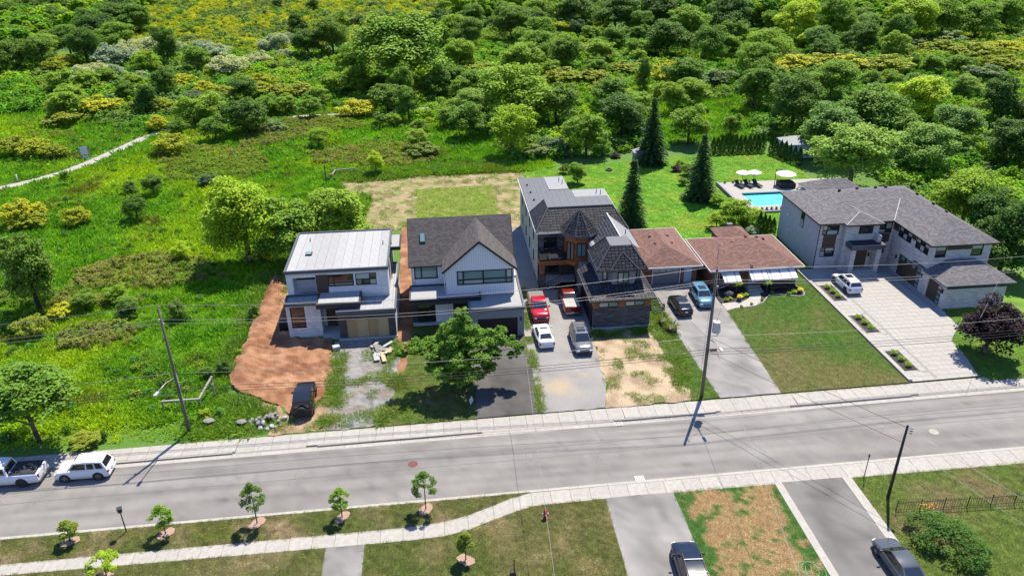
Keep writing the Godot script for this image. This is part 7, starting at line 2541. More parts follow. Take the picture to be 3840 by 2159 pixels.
	for k in 26: fl.leaf(Vector3(rng.randf_range(-0.6, 0.9), rng.randf_range(0.9, 1.3), rng.randf_range(-3.2, -2.6)), rdir(), Vector3.UP, 0.14, 0.05, Color.WHITE)
	mi(fl.mesh(), "flower", M.flower_orange, o)
	tree("P", 46.6, -42.9, 2.0, 2.0, "dark shrub beside the fence at the right edge", "near shrubs", 0, 0)

# kind, x, z, height, width of each tree and large shrub that can be told apart
const TREES := [
	"D", -155.3, -311.0, 10.2, 9.0, "D", -142.1, -294.6, 8.4, 9.9, "D", -141.7, -309.5, 9.2, 10.8, "D", -130.4, -296.8, 8.9, 10.5, "D", -146.5, -332.6, 9.9, 11.6,
	"D", -153.1, -327.1, 10.6, 12.5, "R", -162.5, -332.1, 9.4, 11.1, "D", -139.8, -334.4, 9.1, 10.7, "R", -118.3, -290.7, 9.8, 11.5, "D", -115.8, -302.6, 10.1, 11.9,
	"R", -108.8, -302.4, 9.6, 11.3, "D", -107.4, -267.4, 10.3, 12.1, "R", -98.7, -257.8, 9.0, 10.6, "D", -107.5, -304.3, 7.1, 8.3, "D", -118.0, -320.5, 10.5, 12.4,
	"R", -115.3, -262.7, 8.1, 9.5, "D", -120.2, -259.7, 7.3, 8.6, "R", -129.5, -268.3, 8.0, 9.4, "D", -134.9, -268.4, 7.9, 8.5, "D", -117.9, -233.7, 8.1, 9.6,
	"D", -111.2, -232.8, 8.7, 8.1, "R", -118.0, -250.8, 7.3, 8.6, "D", -100.0, -237.5, 10.1, 8.3, "D", -77.4, -236.8, 9.6, 6.4, "W", -93.0, -237.3, 7.4, 8.8,
	"W", -90.1, -242.3, 7.0, 7.2, "W", -88.5, -253.8, 6.7, 7.9, "W", -93.0, -226.1, 4.2, 5.0, "W", -93.0, -216.8, 4.7, 5.6, "W", -83.9, -213.8, 5.3, 6.2, "W", -77.4, -215.3, 3.1, 3.6,
	"W", -79.0, -254.5, 4.5, 5.2, "W", -67.1, -238.9, 6.8, 8.0, "W", -56.6, -220.1, 6.5, 7.7, "W", -65.5, -246.3, 5.3, 6.3, "W", -50.7, -231.9, 5.0, 4.5, "W", -53.9, -256.7, 3.0, 3.5,
	"L", -79.0, -222.5, 5.9, 7.0, "R", -64.7, -222.2, 6.5, 7.0, "R", -92.0, -199.6, 5.5, 6.5, "R", -87.1, -203.1, 5.0, 5.8, "R", -83.7, -208.1, 4.4, 5.2, "R", -76.8, -203.9, 4.4, 5.2,
	"Y", -105.7, -228.1, 5.2, 5.2, "Y", -105.0, -235.8, 5.0, 5.1, "D", -65.9, -195.4, 6.4, 5.4, "R", -74.2, -192.3, 4.1, 4.8, "Y", -76.5, -180.0, 4.5, 6.9,
	"Y", -69.3, -179.3, 3.0, 4.5, "D", -64.4, -175.8, 6.1, 4.9, "Y", -62.6, -179.7, 3.7, 5.7, "R", -81.2, -174.5, 5.7, 6.7, "R", -83.9, -185.8, 5.2, 6.1, "O", -80.7, -171.1, 3.3, 5.6,
	"B", -77.3, -190.9, 2.9, 3.9, "B", -58.7, -188.6, 3.0, 5.0, "D", -45.4, -187.3, 5.2, 6.1, "D", -38.9, -158.6, 6.5, 7.4, "R", -44.3, -153.8, 5.0, 5.0, "P", -58.7, -176.4, 2.3, 3.0,
	"R", -48.3, -168.3, 5.9, 6.9, "Y", -58.7, -164.6, 3.5, 3.7, "Y", -50.5, -146.0, 4.7, 5.8, "R", -53.3, -160.2, 3.0, 3.5, "R", -52.1, -167.8, 5.5, 6.5, "Y", -80.2, -149.2, 4.5, 5.2,
	"Y", -75.8, -147.9, 4.1, 5.4, "Y", -71.8, -146.5, 3.2, 4.1, "Y", -57.3, -197.6, 3.8, 4.9, "Y", -51.9, -193.2, 3.2, 5.1, "Y", -64.3, -203.8, 4.4, 5.6, "Y", -43.4, -196.9, 5.4, 5.5,
	"D", -46.4, -279.1, 8.1, 6.5, "D", -37.6, -239.4, 8.2, 8.2, "D", -30.1, -240.5, 10.7, 9.9, "W", -50.5, -256.6, 6.0, 7.0, "W", -50.7, -231.9, 4.7, 5.5,
	"W", -48.1, -268.9, 4.5, 5.3, "W", -45.0, -242.5, 3.7, 4.4, "R", -8.3, -196.1, 16.0, 21.9, "D", -18.2, -269.4, 6.8, 8.1, "R", 12.6, -262.0, 7.4, 6.2, "R", 5.5, -257.2, 6.2, 7.3,
	"R", -19.5, -193.5, 5.6, 6.3, "R", -8.4, -180.2, 7.5, 5.7, "Y", -6.2, -186.5, 3.9, 6.4, "Y", -14.9, -201.0, 3.1, 5.2, "R", 5.6, -182.2, 4.2, 4.5, "R", -6.2, -164.6, 5.9, 4.8,
	"Y", -17.2, -170.1, 4.0, 6.6, "B", -33.6, -159.4, 2.5, 4.1, "L", -23.2, -146.5, 3.6, 4.3, "R", 2.1, -157.5, 3.9, 4.6, "R", 9.4, -166.8, 3.9, 3.9, "L", -4.1, -141.6, 4.0, 4.7,
	"O", -3.3, -138.5, 3.2, 5.3, "Y", -42.2, -192.6, 3.7, 6.2, "Y", -38.8, -191.2, 3.7, 6.2, "Y", -33.2, -189.2, 4.2, 7.0, "R", -27.4, -180.5, 4.1, 4.6, "R", -37.8, -174.4, 4.0, 4.7,
	"R", -34.0, -174.7, 3.5, 4.1, "R", -27.9, -169.3, 3.9, 4.5, "R", -12.1, -158.6, 2.8, 2.8, "R", -9.7, -160.0, 2.6, 2.8, "D", -11.0, -172.1, 5.5, 6.5, "D", 0.3, -185.8, 6.4, 6.4,
	"R", -24.5, -189.6, 5.1, 6.0, "D", -51.4, -358.7, 5.0, 5.9, "D", -69.2, -371.4, 4.1, 4.5, "B", -28.4, -309.3, 4.7, 4.6, "R", -34.9, -308.2, 5.7, 6.7, "R", 5.5, -339.5, 5.3, 6.3,
	"B", -72.9, -349.4, 2.6, 4.2, "B", -21.2, -329.3, 3.3, 3.6, "R", 8.6, -224.7, 4.9, 5.7, "R", 4.4, -192.2, 5.6, 6.5, "Y", 0.6, -193.9, 3.8, 5.2, "Y", 12.7, -204.5, 4.7, 7.8,
	"R", 10.2, -187.2, 5.8, 6.8, "R", 14.7, -183.1, 6.5, 7.6, "R", -3.8, -154.2, 2.9, 3.4, "D", 25.9, -259.2, 10.6, 11.9, "R", 38.9, -282.3, 10.7, 12.6, "D", 50.1, -280.4, 11.1, 13.1,
	"D", 63.1, -271.0, 11.8, 13.9, "D", 77.2, -270.1, 11.6, 13.6, "R", 81.0, -244.9, 10.9, 12.8, "D", 96.8, -253.9, 12.2, 13.8, "R", 55.6, -238.8, 6.8, 8.0,
	"R", 66.0, -250.7, 5.2, 6.1, "D", 67.7, -223.4, 9.9, 11.6, "R", 29.4, -222.4, 8.3, 9.8, "R", 37.1, -218.5, 5.4, 6.3, "R", 46.1, -212.9, 6.9, 8.1, "R", 22.0, -198.5, 9.0, 10.6,
	"R", 15.7, -155.9, 11.7, 13.7, "R", 30.5, -203.7, 4.3, 4.4, "D", 24.5, -155.0, 8.2, 8.6, "R", 16.7, -155.3, 6.4, 7.5, "L", 13.5, -136.6, 8.8, 8.1, "R", 27.0, -134.5, 7.8, 7.5,
	"D", 35.7, -143.9, 8.6, 9.4, "R", 39.6, -168.8, 6.5, 7.7, "R", 51.8, -161.9, 5.7, 5.3, "R", 47.8, -139.2, 7.6, 7.2, "R", 57.0, -164.8, 5.8, 6.8, "D", 50.1, -182.1, 7.7, 3.5,
	"B", 21.8, -136.0, 3.8, 5.3, "B", 17.2, -134.3, 2.8, 4.0, "B", 39.3, -144.8, 2.6, 4.4, "R", 57.4, -142.3, 4.3, 3.9, "Y", 32.6, -194.9, 4.7, 7.9, "Y", 39.0, -192.4, 4.5, 7.2,
	"Y", 50.4, -204.5, 4.1, 6.9, "Y", 59.9, -192.7, 6.0, 6.2, "B", 64.3, -188.2, 4.5, 6.4, "B", 69.7, -187.3, 4.5, 6.3, "R", 10.9, -167.3, 3.5, 3.2, "R", 53.2, -175.8, 3.6, 4.2,
	"B", 49.7, -268.9, 6.3, 4.6, "R", 51.9, -258.5, 4.8, 5.7, "D", 64.8, -311.4, 7.5, 8.8, "R", 57.4, -215.5, 4.1, 4.8, "R", 41.6, -199.7, 4.7, 5.5, "Y", 43.9, -235.0, 4.1, 6.9,
	"L", 115.4, -241.6, 11.9, 12.2, "R", 127.4, -241.1, 12.9, 10.5, "D", 126.2, -221.5, 8.4, 9.1, "R", 137.6, -223.1, 10.1, 8.9, "L", 150.6, -238.0, 12.4, 14.6,
	"R", 141.8, -254.8, 8.3, 9.8, "R", 163.9, -241.4, 12.0, 14.2, "R", 173.2, -238.1, 10.9, 12.8, "R", 189.9, -248.2, 10.8, 12.1, "R", 117.4, -270.6, 10.0, 9.7,
	"R", 100.8, -224.0, 6.5, 7.6, "L", 114.0, -231.5, 4.7, 5.5, "D", 70.7, -144.4, 11.3, 10.1, "G", 69.9, -126.7, 10.4, 12.3, "G", 65.0, -109.8, 11.5, 13.5,
	"R", 79.5, -130.3, 12.3, 14.5, "L", 97.3, -145.1, 9.9, 11.6, "G", 94.0, -128.3, 8.9, 10.4, "G", 80.8, -115.9, 9.1, 10.7, "D", 113.2, -141.7, 9.7, 8.4,
	"G", 100.8, -123.2, 6.9, 6.7, "Y", 88.5, -198.2, 4.8, 7.6, "Y", 96.3, -201.6, 5.1, 8.4, "Y", 103.3, -201.2, 5.2, 8.7, "Y", 109.4, -198.5, 5.2, 8.7, "Y", 117.9, -193.4, 5.8, 9.7,
	"Y", 148.7, -217.1, 5.0, 8.3, "R", 89.9, -167.0, 8.4, 9.9, "B", 160.1, -230.9, 5.2, 8.7, "B", 137.6, -182.0, 4.5, 7.2, "Y", 150.4, -192.9, 5.0, 8.3, "Y", 153.6, -209.1, 5.5, 9.1,
	"Y", 166.3, -212.7, 5.2, 8.6, "D", 127.0, -195.0, 3.9, 2.1, "R", 130.5, -192.2, 4.2, 5.0, "B", 147.5, -226.0, 3.7, 6.1, "R", 111.4, -179.9, 3.9, 4.5, "R", 106.6, -179.2, 4.1, 4.8,
	"R", 137.1, -191.2, 4.8, 5.6, "R", 104.5, -155.6, 7.8, 9.2, "G", 122.1, -166.1, 4.9, 5.8, "D", 136.6, -266.6, 9.2, 7.7, "L", -25.7, -93.6, 12.2, 11.4,
	"R", -19.7, -92.1, 8.6, 8.9, "R", -13.9, -96.4, 9.0, 9.3, "D", -47.5, -83.3, 9.8, 6.9, "D", -45.6, -111.2, 4.2, 3.5, "D", -50.8, -123.7, 2.3, 2.7, "D", -46.7, -122.7, 3.6, 3.6,
	"Y", -53.9, -110.6, 3.7, 3.9, "Y", -62.2, -112.3, 5.0, 5.2, "Y", -60.5, -110.3, 3.0, 4.6, "B", -39.3, -126.3, 2.6, 2.8, "D", 68.9, -79.2, 9.7, 8.3, "L", 72.1, -91.9, 9.4, 10.4,
	"D", 71.3, -85.8, 8.8, 6.8, "D", 98.1, -117.9, 8.4, 9.5, "D", -38.4, -157.3, 6.5, 6.4, "L", -34.7, -95.1, 2.9, 2.6, "R", -42.3, -82.9, 2.3, 2.8, "R", -37.0, -82.0, 2.0, 2.3,
	"L", -39.0, -84.0, 2.4, 2.8, "Y", -44.2, -81.8, 1.9, 3.1, "R", -64.8, -133.2, 1.5, 1.7, "D", -42.1, -82.5, 2.3, 2.6, "D", -36.4, -80.4, 2.5, 2.9, "D", -30.4, -78.9, 2.5, 2.3,
	"D", -22.0, -78.1, 1.9, 1.6, "O", -45.7, -77.1, 3.2, 3.1, "D", -22.7, -67.1, 1.5, 1.7, "D", -24.2, -66.2, 1.3, 1.4, "O", -32.3, -56.7, 1.3, 2.2, "D", -30.8, -57.2, 1.1, 0.7,
	"R", 41.9, -106.2, 2.1, 2.4, "L", 38.9, -97.7, 2.6, 3.1, "L", 41.5, -97.6, 4.3, 5.1, "L", 44.5, -98.4, 2.5, 3.0, "R", 42.7, -97.0, 1.7, 2.0, "W", 42.8, -94.6, 1.8, 2.1,
	"P", 40.7, -123.3, 1.5, 1.9, "O", 42.1, -120.7, 2.8, 2.4, "R", 42.0, -125.5, 1.5, 1.8, "P", 32.1, -132.6, 1.1, 1.9, "R", 22.6, -119.4, 3.5, 3.6, "O", 21.5, -124.9, 2.2, 1.8,
	"R", 39.7, -116.1, 1.4, 1.7, "L", -11.2, -128.7, 4.0, 3.0, "R", 80.7, -189.6, 8.7, 9.0, "R", 76.0, -169.4, 6.8, 7.5, "G", 6.8, -162.3, 6.3, 7.0, "R", 27.6, -237.9, 7.4, 8.1,
	"R", 76.8, -212.5, 9.8, 9.0, "R", 155.3, -254.7, 6.1, 6.4, "R", 85.0, -219.4, 6.5, 7.1, "D", 35.7, -210.8, 8.2, 8.0, "R", 40.0, -152.6, 7.0, 7.6, "R", 6.3, -148.5, 7.2, 7.4,
	"D", 71.5, -282.4, 7.5, 8.3, "D", -3.6, -257.8, 7.4, 7.1, "L", 78.5, -295.9, 6.1, 6.9, "D", 108.2, -208.3, 6.4, 6.7, "G", 137.6, -240.4, 8.3, 8.2, "D", 35.3, -272.8, 8.3, 9.2,
	"R", 112.6, -253.7, 8.3, 8.1, "D", 11.2, -279.3, 5.6, 6.6, "R", 105.0, -263.8, 5.6, 6.2, "R", 14.7, -291.7, 8.3, 8.9, "D", 10.6, -243.3, 9.6, 8.9, "D", 162.2, -269.6, 6.6, 7.2,
	"R", 69.8, -162.4, 8.3, 7.7, "R", 60.0, -181.3, 7.4, 8.4, "G", 145.9, -282.9, 8.4, 8.6, "R", 91.5, -208.2, 9.1, 9.3, "G", 112.1, -220.3, 7.8, 8.0, "L", 103.2, -295.2, 6.8, 7.6,
	"R", 99.2, -273.8, 5.5, 6.2, "R", 6.3, -250.2, 9.6, 8.8, "R", 32.9, -243.6, 9.3, 9.0, "R", 94.1, -242.3, 7.3, 7.5, "G", 74.0, -155.2, 6.7, 7.4, "R", 27.6, -293.7, 7.9, 8.0,
	"R", 58.8, -290.9, 6.7, 7.2, "D", 130.5, -260.5, 5.7, 6.6, "D", 82.5, -278.4, 8.3, 9.3, "R", 132.3, -214.1, 7.1, 7.2, "R", -4.9, -273.5, 7.3, 7.9, "R", 109.5, -274.3, 8.0, 8.5,
	"R", 58.3, -222.0, 5.9, 6.4, "L", -20.8, -207.0, 9.0, 8.6, "L", -12.7, -226.2, 7.2, 7.7, "G", -12.8, -256.9, 7.6, 8.8, "D", 2.6, -282.4, 7.8, 8.0, "R", 70.1, -262.6, 8.1, 8.5,
	"R", 6.9, -214.0, 8.1, 8.2, "R", 153.6, -298.5, 8.3, 9.1,
]

func cam_x(x: float, z: float) -> float:
	var v := Vector3(x, -42, z)
	return v.dot(CAM_R) / v.dot(CAM_W)

func build_woods() -> void:
	var list := []
	for i in range(0, TREES.size(), 5):
		list.append([TREES[i], TREES[i + 1], TREES[i + 2], TREES[i + 3], TREES[i + 4]])
	var bands := [[-101.0, "near the houses"], [-135.0, "at the meadow edge"], [-165.0, "short of the trail"], [-200.0, "along the trail"], [-245.0, "beyond the trail"], [-300.0, "in the far thicket"], [-9999.0, "in the far woodland"]]
	list.sort_custom(func(a, b): return cam_x(a[1], a[2]) < cam_x(b[1], b[2]))
	var tally := {}
	for t in list:
		var b := 0
		while t[2] < bands[b][0]: b += 1
		var key := "%s%d" % [t[0], b]
		tally[key] = tally.get(key, 0) + 1
		var info: Array = KIND[t[0]]
		tree(t[0], t[1], t[2], t[3], t[4], "%s, %s from left of its kind %s" % [info[1], ordinal(tally[key]), bands[b][1]], "%ss %s" % [info[2], bands[b][1]])

func far_wood(called: String, poly: PackedVector2Array, step: float, h0: float, h1: float, cols: Array, label: String, sd: int, skip := 0.0, mesh_keys := ["far0", "far1", "far2", "far3"], m: Material = null) -> void:
	rng.seed = sd
	var spots := []
	var lo := poly[0]
	var hi := poly[0]
	for p in poly:
		lo = lo.min(p)
		hi = hi.max(p)
	var z := lo.y
	while z < hi.y:
		var x := lo.x
		while x < hi.x:
			var p := Vector2(x + rng.randf_range(-0.5, 0.5) * step, z + rng.randf_range(-0.5, 0.5) * step)
			x += step
			if rng.randf() < skip or not inside(p, poly) or near_trail(p) < 2.6 or (called == "undergrowth" and inside(p, GLADE)) or (inside(p, LOTS) and p.x < 63.0): continue
			var h := rng.randf_range(h0, h1)
			var mixk := clampf(0.5 + 1.3 * n_big.get_noise_2d(p.x * 3.0, p.y * 3.0) + rng.randf_range(-0.25, 0.25), 0, 0.999)
			var k := mixk * (cols.size() - 1)
			var c: Color = cols[int(k)].lerp(cols[int(k) + 1], k - int(k)) * rng.randf_range(0.8, 1.2)
			spots.append([p.x, p.y, h, h * rng.randf_range(0.95, 1.35), c])
		z += step
	var ms := []
	for k in mesh_keys: ms.append(CR[k])
	scatter(called, ms, m if m else M.thicket, spots, label, "woodland")

var TRAIL := PackedVector2Array()
var LOTS := PackedVector2Array()
var GLADE := PackedVector2Array()
func near_trail(p: Vector2) -> float:
	var d := 99.0
	if p.y > -110.0: return d
	for i in TRAIL.size() - 1:
		d = minf(d, p.distance_to(Geometry2D.get_closest_point_to_segment(p, TRAIL[i], TRAIL[i + 1])))
	return d

func build_cover() -> void:
	# meadow: clumps of weeds, denser near the street
	rng.seed = 900
	var spots := []
	var bands := [[-56.9, -95.0, -62.0, 4.0, 0.40, 0.55], [-95.0, -140.0, -98.0, 20.0, 0.58, 0.75], [-140.0, -205.0, -150.0, 90.0, 0.95, 1.0]]
	for b in bands:
		var z: float = b[0]
		while z > b[1]:
			var x: float = b[2]
			while x < b[3]:
				var p := Vector2(x + rng.randf_range(-0.6, 0.6) * b[4], z + rng.randf_range(-0.6, 0.6) * b[4])
				x += b[4]
				if inside(p, LOTS) or p.y > z_up(p.x) - 2.75: continue
				if near_trail(p) < 1.5: continue
				var u := n_big.get_noise_2d(p.x * 5.0, p.y * 5.0)
				var v := n_mid.get_noise_2d(p.x * 2.2, p.y * 2.2)
				var w := n_mid.get_noise_2d(p.x * 0.7 + 300.0, p.y * 0.7)
				var c := Color(0.215, 0.435, 0.016).lerp(Color(0.115, 0.30, 0.018), clampf(0.5 + v * 1.6, 0, 1))
				c = c.lerp(Color(0.40, 0.54, 0.016), clampf(0.15 + u * 1.4, 0, 0.8))
				c = c.lerp(Color(0.15, 0.135, 0.035), clampf((w - 0.28) * 3.0, 0, 0.8))
				c = c * rng.randf_range(0.78, 1.25)
				var h: float = b[5] * rng.randf_range(0.7, 1.35) * (1.0 + 0.7 * v)
				if p.y > z_up(p.x) - 5.5: h *= 0.6
				spots.append([p.x, p.y, h, h * 1.25, c])
			z -= b[4]
	scatter("meadow_weeds", [CR.weed0, CR.weed1, CR.weed2], M.meadow, spots, "tall bright green meadow weeds left of and behind the houses", "meadow")
	# taller leafy plants standing out of the meadow
	spots = []
	rng.seed = 905
	for k in 5200:
		var p := Vector2(rng.randf_range(-110, 10), rng.randf_range(-200, -58))
		if inside(p, LOTS) or near_trail(p) < 2.0 or p.y > z_up(p.x) - 4.0: continue
		if n_mid.get_noise_2d(p.x * 0.9 + 80.0, p.y * 0.9) < 0.05: continue
		var h := rng.randf_range(0.5, 1.15)
		var c: Color = [Color(0.09, 0.24, 0.025), Color(0.14, 0.30, 0.02), Color(0.24, 0.34, 0.03), Color(0.08, 0.19, 0.03)][rng.randi() % 4]
		spots.append([p.x, p.y, h * 1.3, h * 1.25, c * rng.randf_range(0.8, 1.2)])
	scatter("meadow_plants", [CR.bush0, CR.bush2], M.meadow, spots, "taller leafy plants scattered through the meadow", "meadow")
	# thickets of low brownish shrubs
	var olive := [Color(0.17, 0.27, 0.025), Color(0.22, 0.28, 0.03), Color(0.22, 0.225, 0.055), Color(0.15, 0.27, 0.022)]
	var th := [[-55.5, -151.9, -44.6, -150.4, -32.7, -144.3, -30.8, -132.7, -33.8, -128.9, -44.9, -129.2, -48.5, -133.9], [-47.2, -93.9, -41.8, -97.7, -37.8, -98.7, -30, -93.4, -27.6, -89.2, -34.6, -87.9, -42.5, -88, -45.5, -88.9], [-42.1, -75.4, -42.5, -78.7, -39.3, -80.2, -33.7, -76.6, -34.2, -74.2, -40.3, -73.3], [-25.3, -141.9, -12.6, -148.5, -4.5, -145.9, -0.5, -141.2, -1, -133.5, -8, -132, -22.3, -135.8], [-39, -176.5, -20.7, -170, -13.3, -160.3, -23.7, -156, -38, -146.4, -40.3, -156.9], [-85.8, -166.5, -75.2, -165, -73.3, -159.7, -83.1, -161.9], [-50.8, -80.8, -47.4, -82.5, -45.5, -78.3, -49.2, -77.5], [-54.9, -89.5, -44.9, -87.4, -36, -84.3, -35.7, -82.9, -52.7, -84.9]]
	var names := ["below the trail sign", "in the meadow's middle", "nearest the road in the meadow", "behind the mown strip", "this side of the trail", "beyond the trail at the left", "at the left edge of the meadow", "by the dark tree on the left"]
	for k in th.size():
		far_wood("shrub_thicket", poly2(th[k]), 0.95, 0.9, 1.7, olive, "low brownish olive thicket " + names[k], 940 + k, 0.08, ["bush0", "bush1"], M.thicket)
	# green undergrowth between the trees
	var green := [Color(0.10, 0.27, 0.016), Color(0.17, 0.37, 0.018), Color(0.28, 0.43, 0.02), Color(0.15, 0.27, 0.06), Color(0.12, 0.31, 0.018)]
	far_wood("undergrowth", poly2([-60, -160, -20, -178, 10, -150, 14, -132, 66, -136, 130, -150, 190, -205, 120, -205, 60, -200, 20, -200, -50, -205, -100, -190]), 2.2, 1.6, 3.8, green, "mixed green undergrowth between the trees", 960, 0.25, ["bush0", "bush1", "bush2"])
	far_wood("undergrowth", poly2([64, -97, 100, -92, 150, -140, 130, -160, 66, -138, 66, -128, 84, -134, 74, -120]), 2.4, 1.6, 4.6, green, "garden shrubs and scrub behind the large house", 962, 0.3, ["bush0", "bush1", "bush2"])
	far_wood("undergrowth", poly2([-150, -170, -90, -185, -50, -200, 30, -200, 130, -190, 260, -250, 120, -262, 20, -290, -20, -250, -110, -250, -220, -260]), 2.7, 2.4, 5.0, green, "green scrub beyond the trail", 961, 0.15, ["bush0", "bush1", "bush2"])
	var yel := [Color(0.22, 0.33, 0.014), Color(0.36, 0.43, 0.012), Color(0.47, 0.47, 0.012), Color(0.30, 0.38, 0.02), Color(0.15, 0.24, 0.05)]
	far_wood("yellow_scrub", poly2([-135, -290, -60, -258, 5, -285, 12, -470, -150, -490]), 2.6, 1.8, 3.2, yel, "wide field of yellow flowering scrub at the top", 970, 0.02, ["bush0", "bush1", "bush2"], M.yellow)
	far_wood("undergrowth", poly2([-135, -290, -60, -258, 5, -285, 12, -470, -150, -490]), 5.0, 2.2, 5.0, [Color(0.10, 0.20, 0.05), Color(0.13, 0.27, 0.03), Color(0.16, 0.24, 0.08)], "green bushes scattered over the yellow field", 975, 0.6, ["bush0", "bush1", "bush2"])
	far_wood("yellow_scrub", poly2([-82, -199, -45, -197, -16, -210, -16, -242, -82, -242]), 2.5, 1.6, 3.0, yel, "band of yellow scrub beyond the trail", 971, 0.05, ["bush0", "bush1"], M.yellow)
	far_wood("yellow_scrub", poly2([14, -288, 40, -256, 66, -286, 68, -312, 36, -292]), 2.5, 2.0, 3.4, yel, "patch of yellow scrub among the trees right of centre", 972, 0.05, ["bush0", "bush1"], M.yellow)
	far_wood("yellow_scrub", poly2([58, -212, 76, -203, 105, -193, 122, -240, 80, -250]), 2.5, 2.0, 3.6, yel, "bank of yellow scrub above the back lawn", 973, 0.05, ["bush0", "bush1"], M.yellow)
	far_wood("yellow_scrub", poly2([124, -204, 150, -193, 205, -198, 215, -255, 130, -238]), 2.5, 2.0, 3.6, yel, "bank of yellow scrub at the upper right", 974, 0.05, ["bush0", "bush1"], M.yellow)
	# far woods as masses
	var wood := [Color(0.085, 0.24, 0.016), Color(0.13, 0.32, 0.016), Color(0.27, 0.44, 0.018), Color(0.11, 0.27, 0.025)]
	far_wood("far_woodland", poly2([-330, -235, -125, -232, -118, -300, -145, -500, -520, -520]), 6.2, 7.0, 12.0, wood, "dark green wood at the upper left", 980, 0.05)
	far_wood("far_woodland", poly2([10, -300, 60, -318, 110, -262, 215, -262, 300, -230, 480, -300, 480, -560, 10, -560]), 6.2, 7.5, 13.5, wood, "mixed green wood at the upper right", 981, 0.03)
	far_wood("far_woodland", poly2([-420, -500, 20, -470, 20, -620, -420, -640]), 8.0, 6.0, 9.0, wood, "wood beyond the yellow field", 982, 0.1)
	far_wood("side_woodland", poly2([100, -95, 140, -110, 150, -150, 128, -150, 105, -128]), 5.0, 4.0, 7.5, wood, "trees beyond the right-hand gardens", 983, 0.1)

func tufts(called: String, poly: PackedVector2Array, step: float, keep: float, h0: float, h1: float, cols: Array, label: String, sd: int, y := 0.05, soft := 2.4) -> void:
	rng.seed = sd
	var spots := []
	var lo := poly[0]
	var hi := poly[0]
	for p in poly:
		lo = lo.min(p)
		hi = hi.max(p)
	var z := lo.y
	while z < hi.y:
		var x := lo.x
		while x < hi.x:
			var p := Vector2(x + rng.randf_range(-0.6, 0.6) * step, z + rng.randf_range(-0.6, 0.6) * step)
			x += step
			if not inside(p, poly): continue
			var n := n_mid.get_noise_2d(p.x * soft + sd, p.y * soft) + 0.5 * n_fine.get_noise_2d(p.x * 6.0, p.y * 6.0 + sd)
			if n < keep: continue
			var h := rng.randf_range(h0, h1)
			spots.append([p.x, p.y, h, h * rng.randf_range(1.2, 2.2), cols[rng.randi() % cols.size()] * rng.randf_range(0.8, 1.2), y])
		z += step
	scatter(called, [CR.tuft0, CR.tuft1], M.tuft, spots, label, "weeds")

# short blades on every lawn, coloured like the turf they stand on
func build_grass() -> void:
	rng.seed = 777
	var spots := []
	for l in LAWNS:
		var poly: PackedVector2Array = l[0]
		var lo := poly[0]
		var hi := poly[0]
		for p in poly:
			lo = lo.min(p)
			hi = hi.max(p)
		lo = lo.max(Vector2(-48, -140))
		hi = hi.min(Vector2(64, -33.5))
		var z := lo.y
		while z < hi.y:
			var step: float = 0.21 if z > -50.0 else (0.28 if z > -86.0 else 0.5)
			var x := lo.x
			while x < hi.x:
				var p := Vector2(x + rng.randf_range(-0.6, 0.6) * step, z + rng.randf_range(-0.6, 0.6) * step)
				x += step
				if not inside(p, poly): continue
				var h := rng.randf_range(0.05, 0.11) * (1.0 if z > -86.0 else 1.6)
				spots.append([p.x, p.y, h, step * rng.randf_range(0.9, 1.3), l[2].call(p) * rng.randf_range(1.15, 1.9), l[1].call(p)])
			z += step
	scatter("lawn_grass", [CR.tuft0, CR.tuft1], M.tuft, spots, "short mown grass on the lawns", "grass")

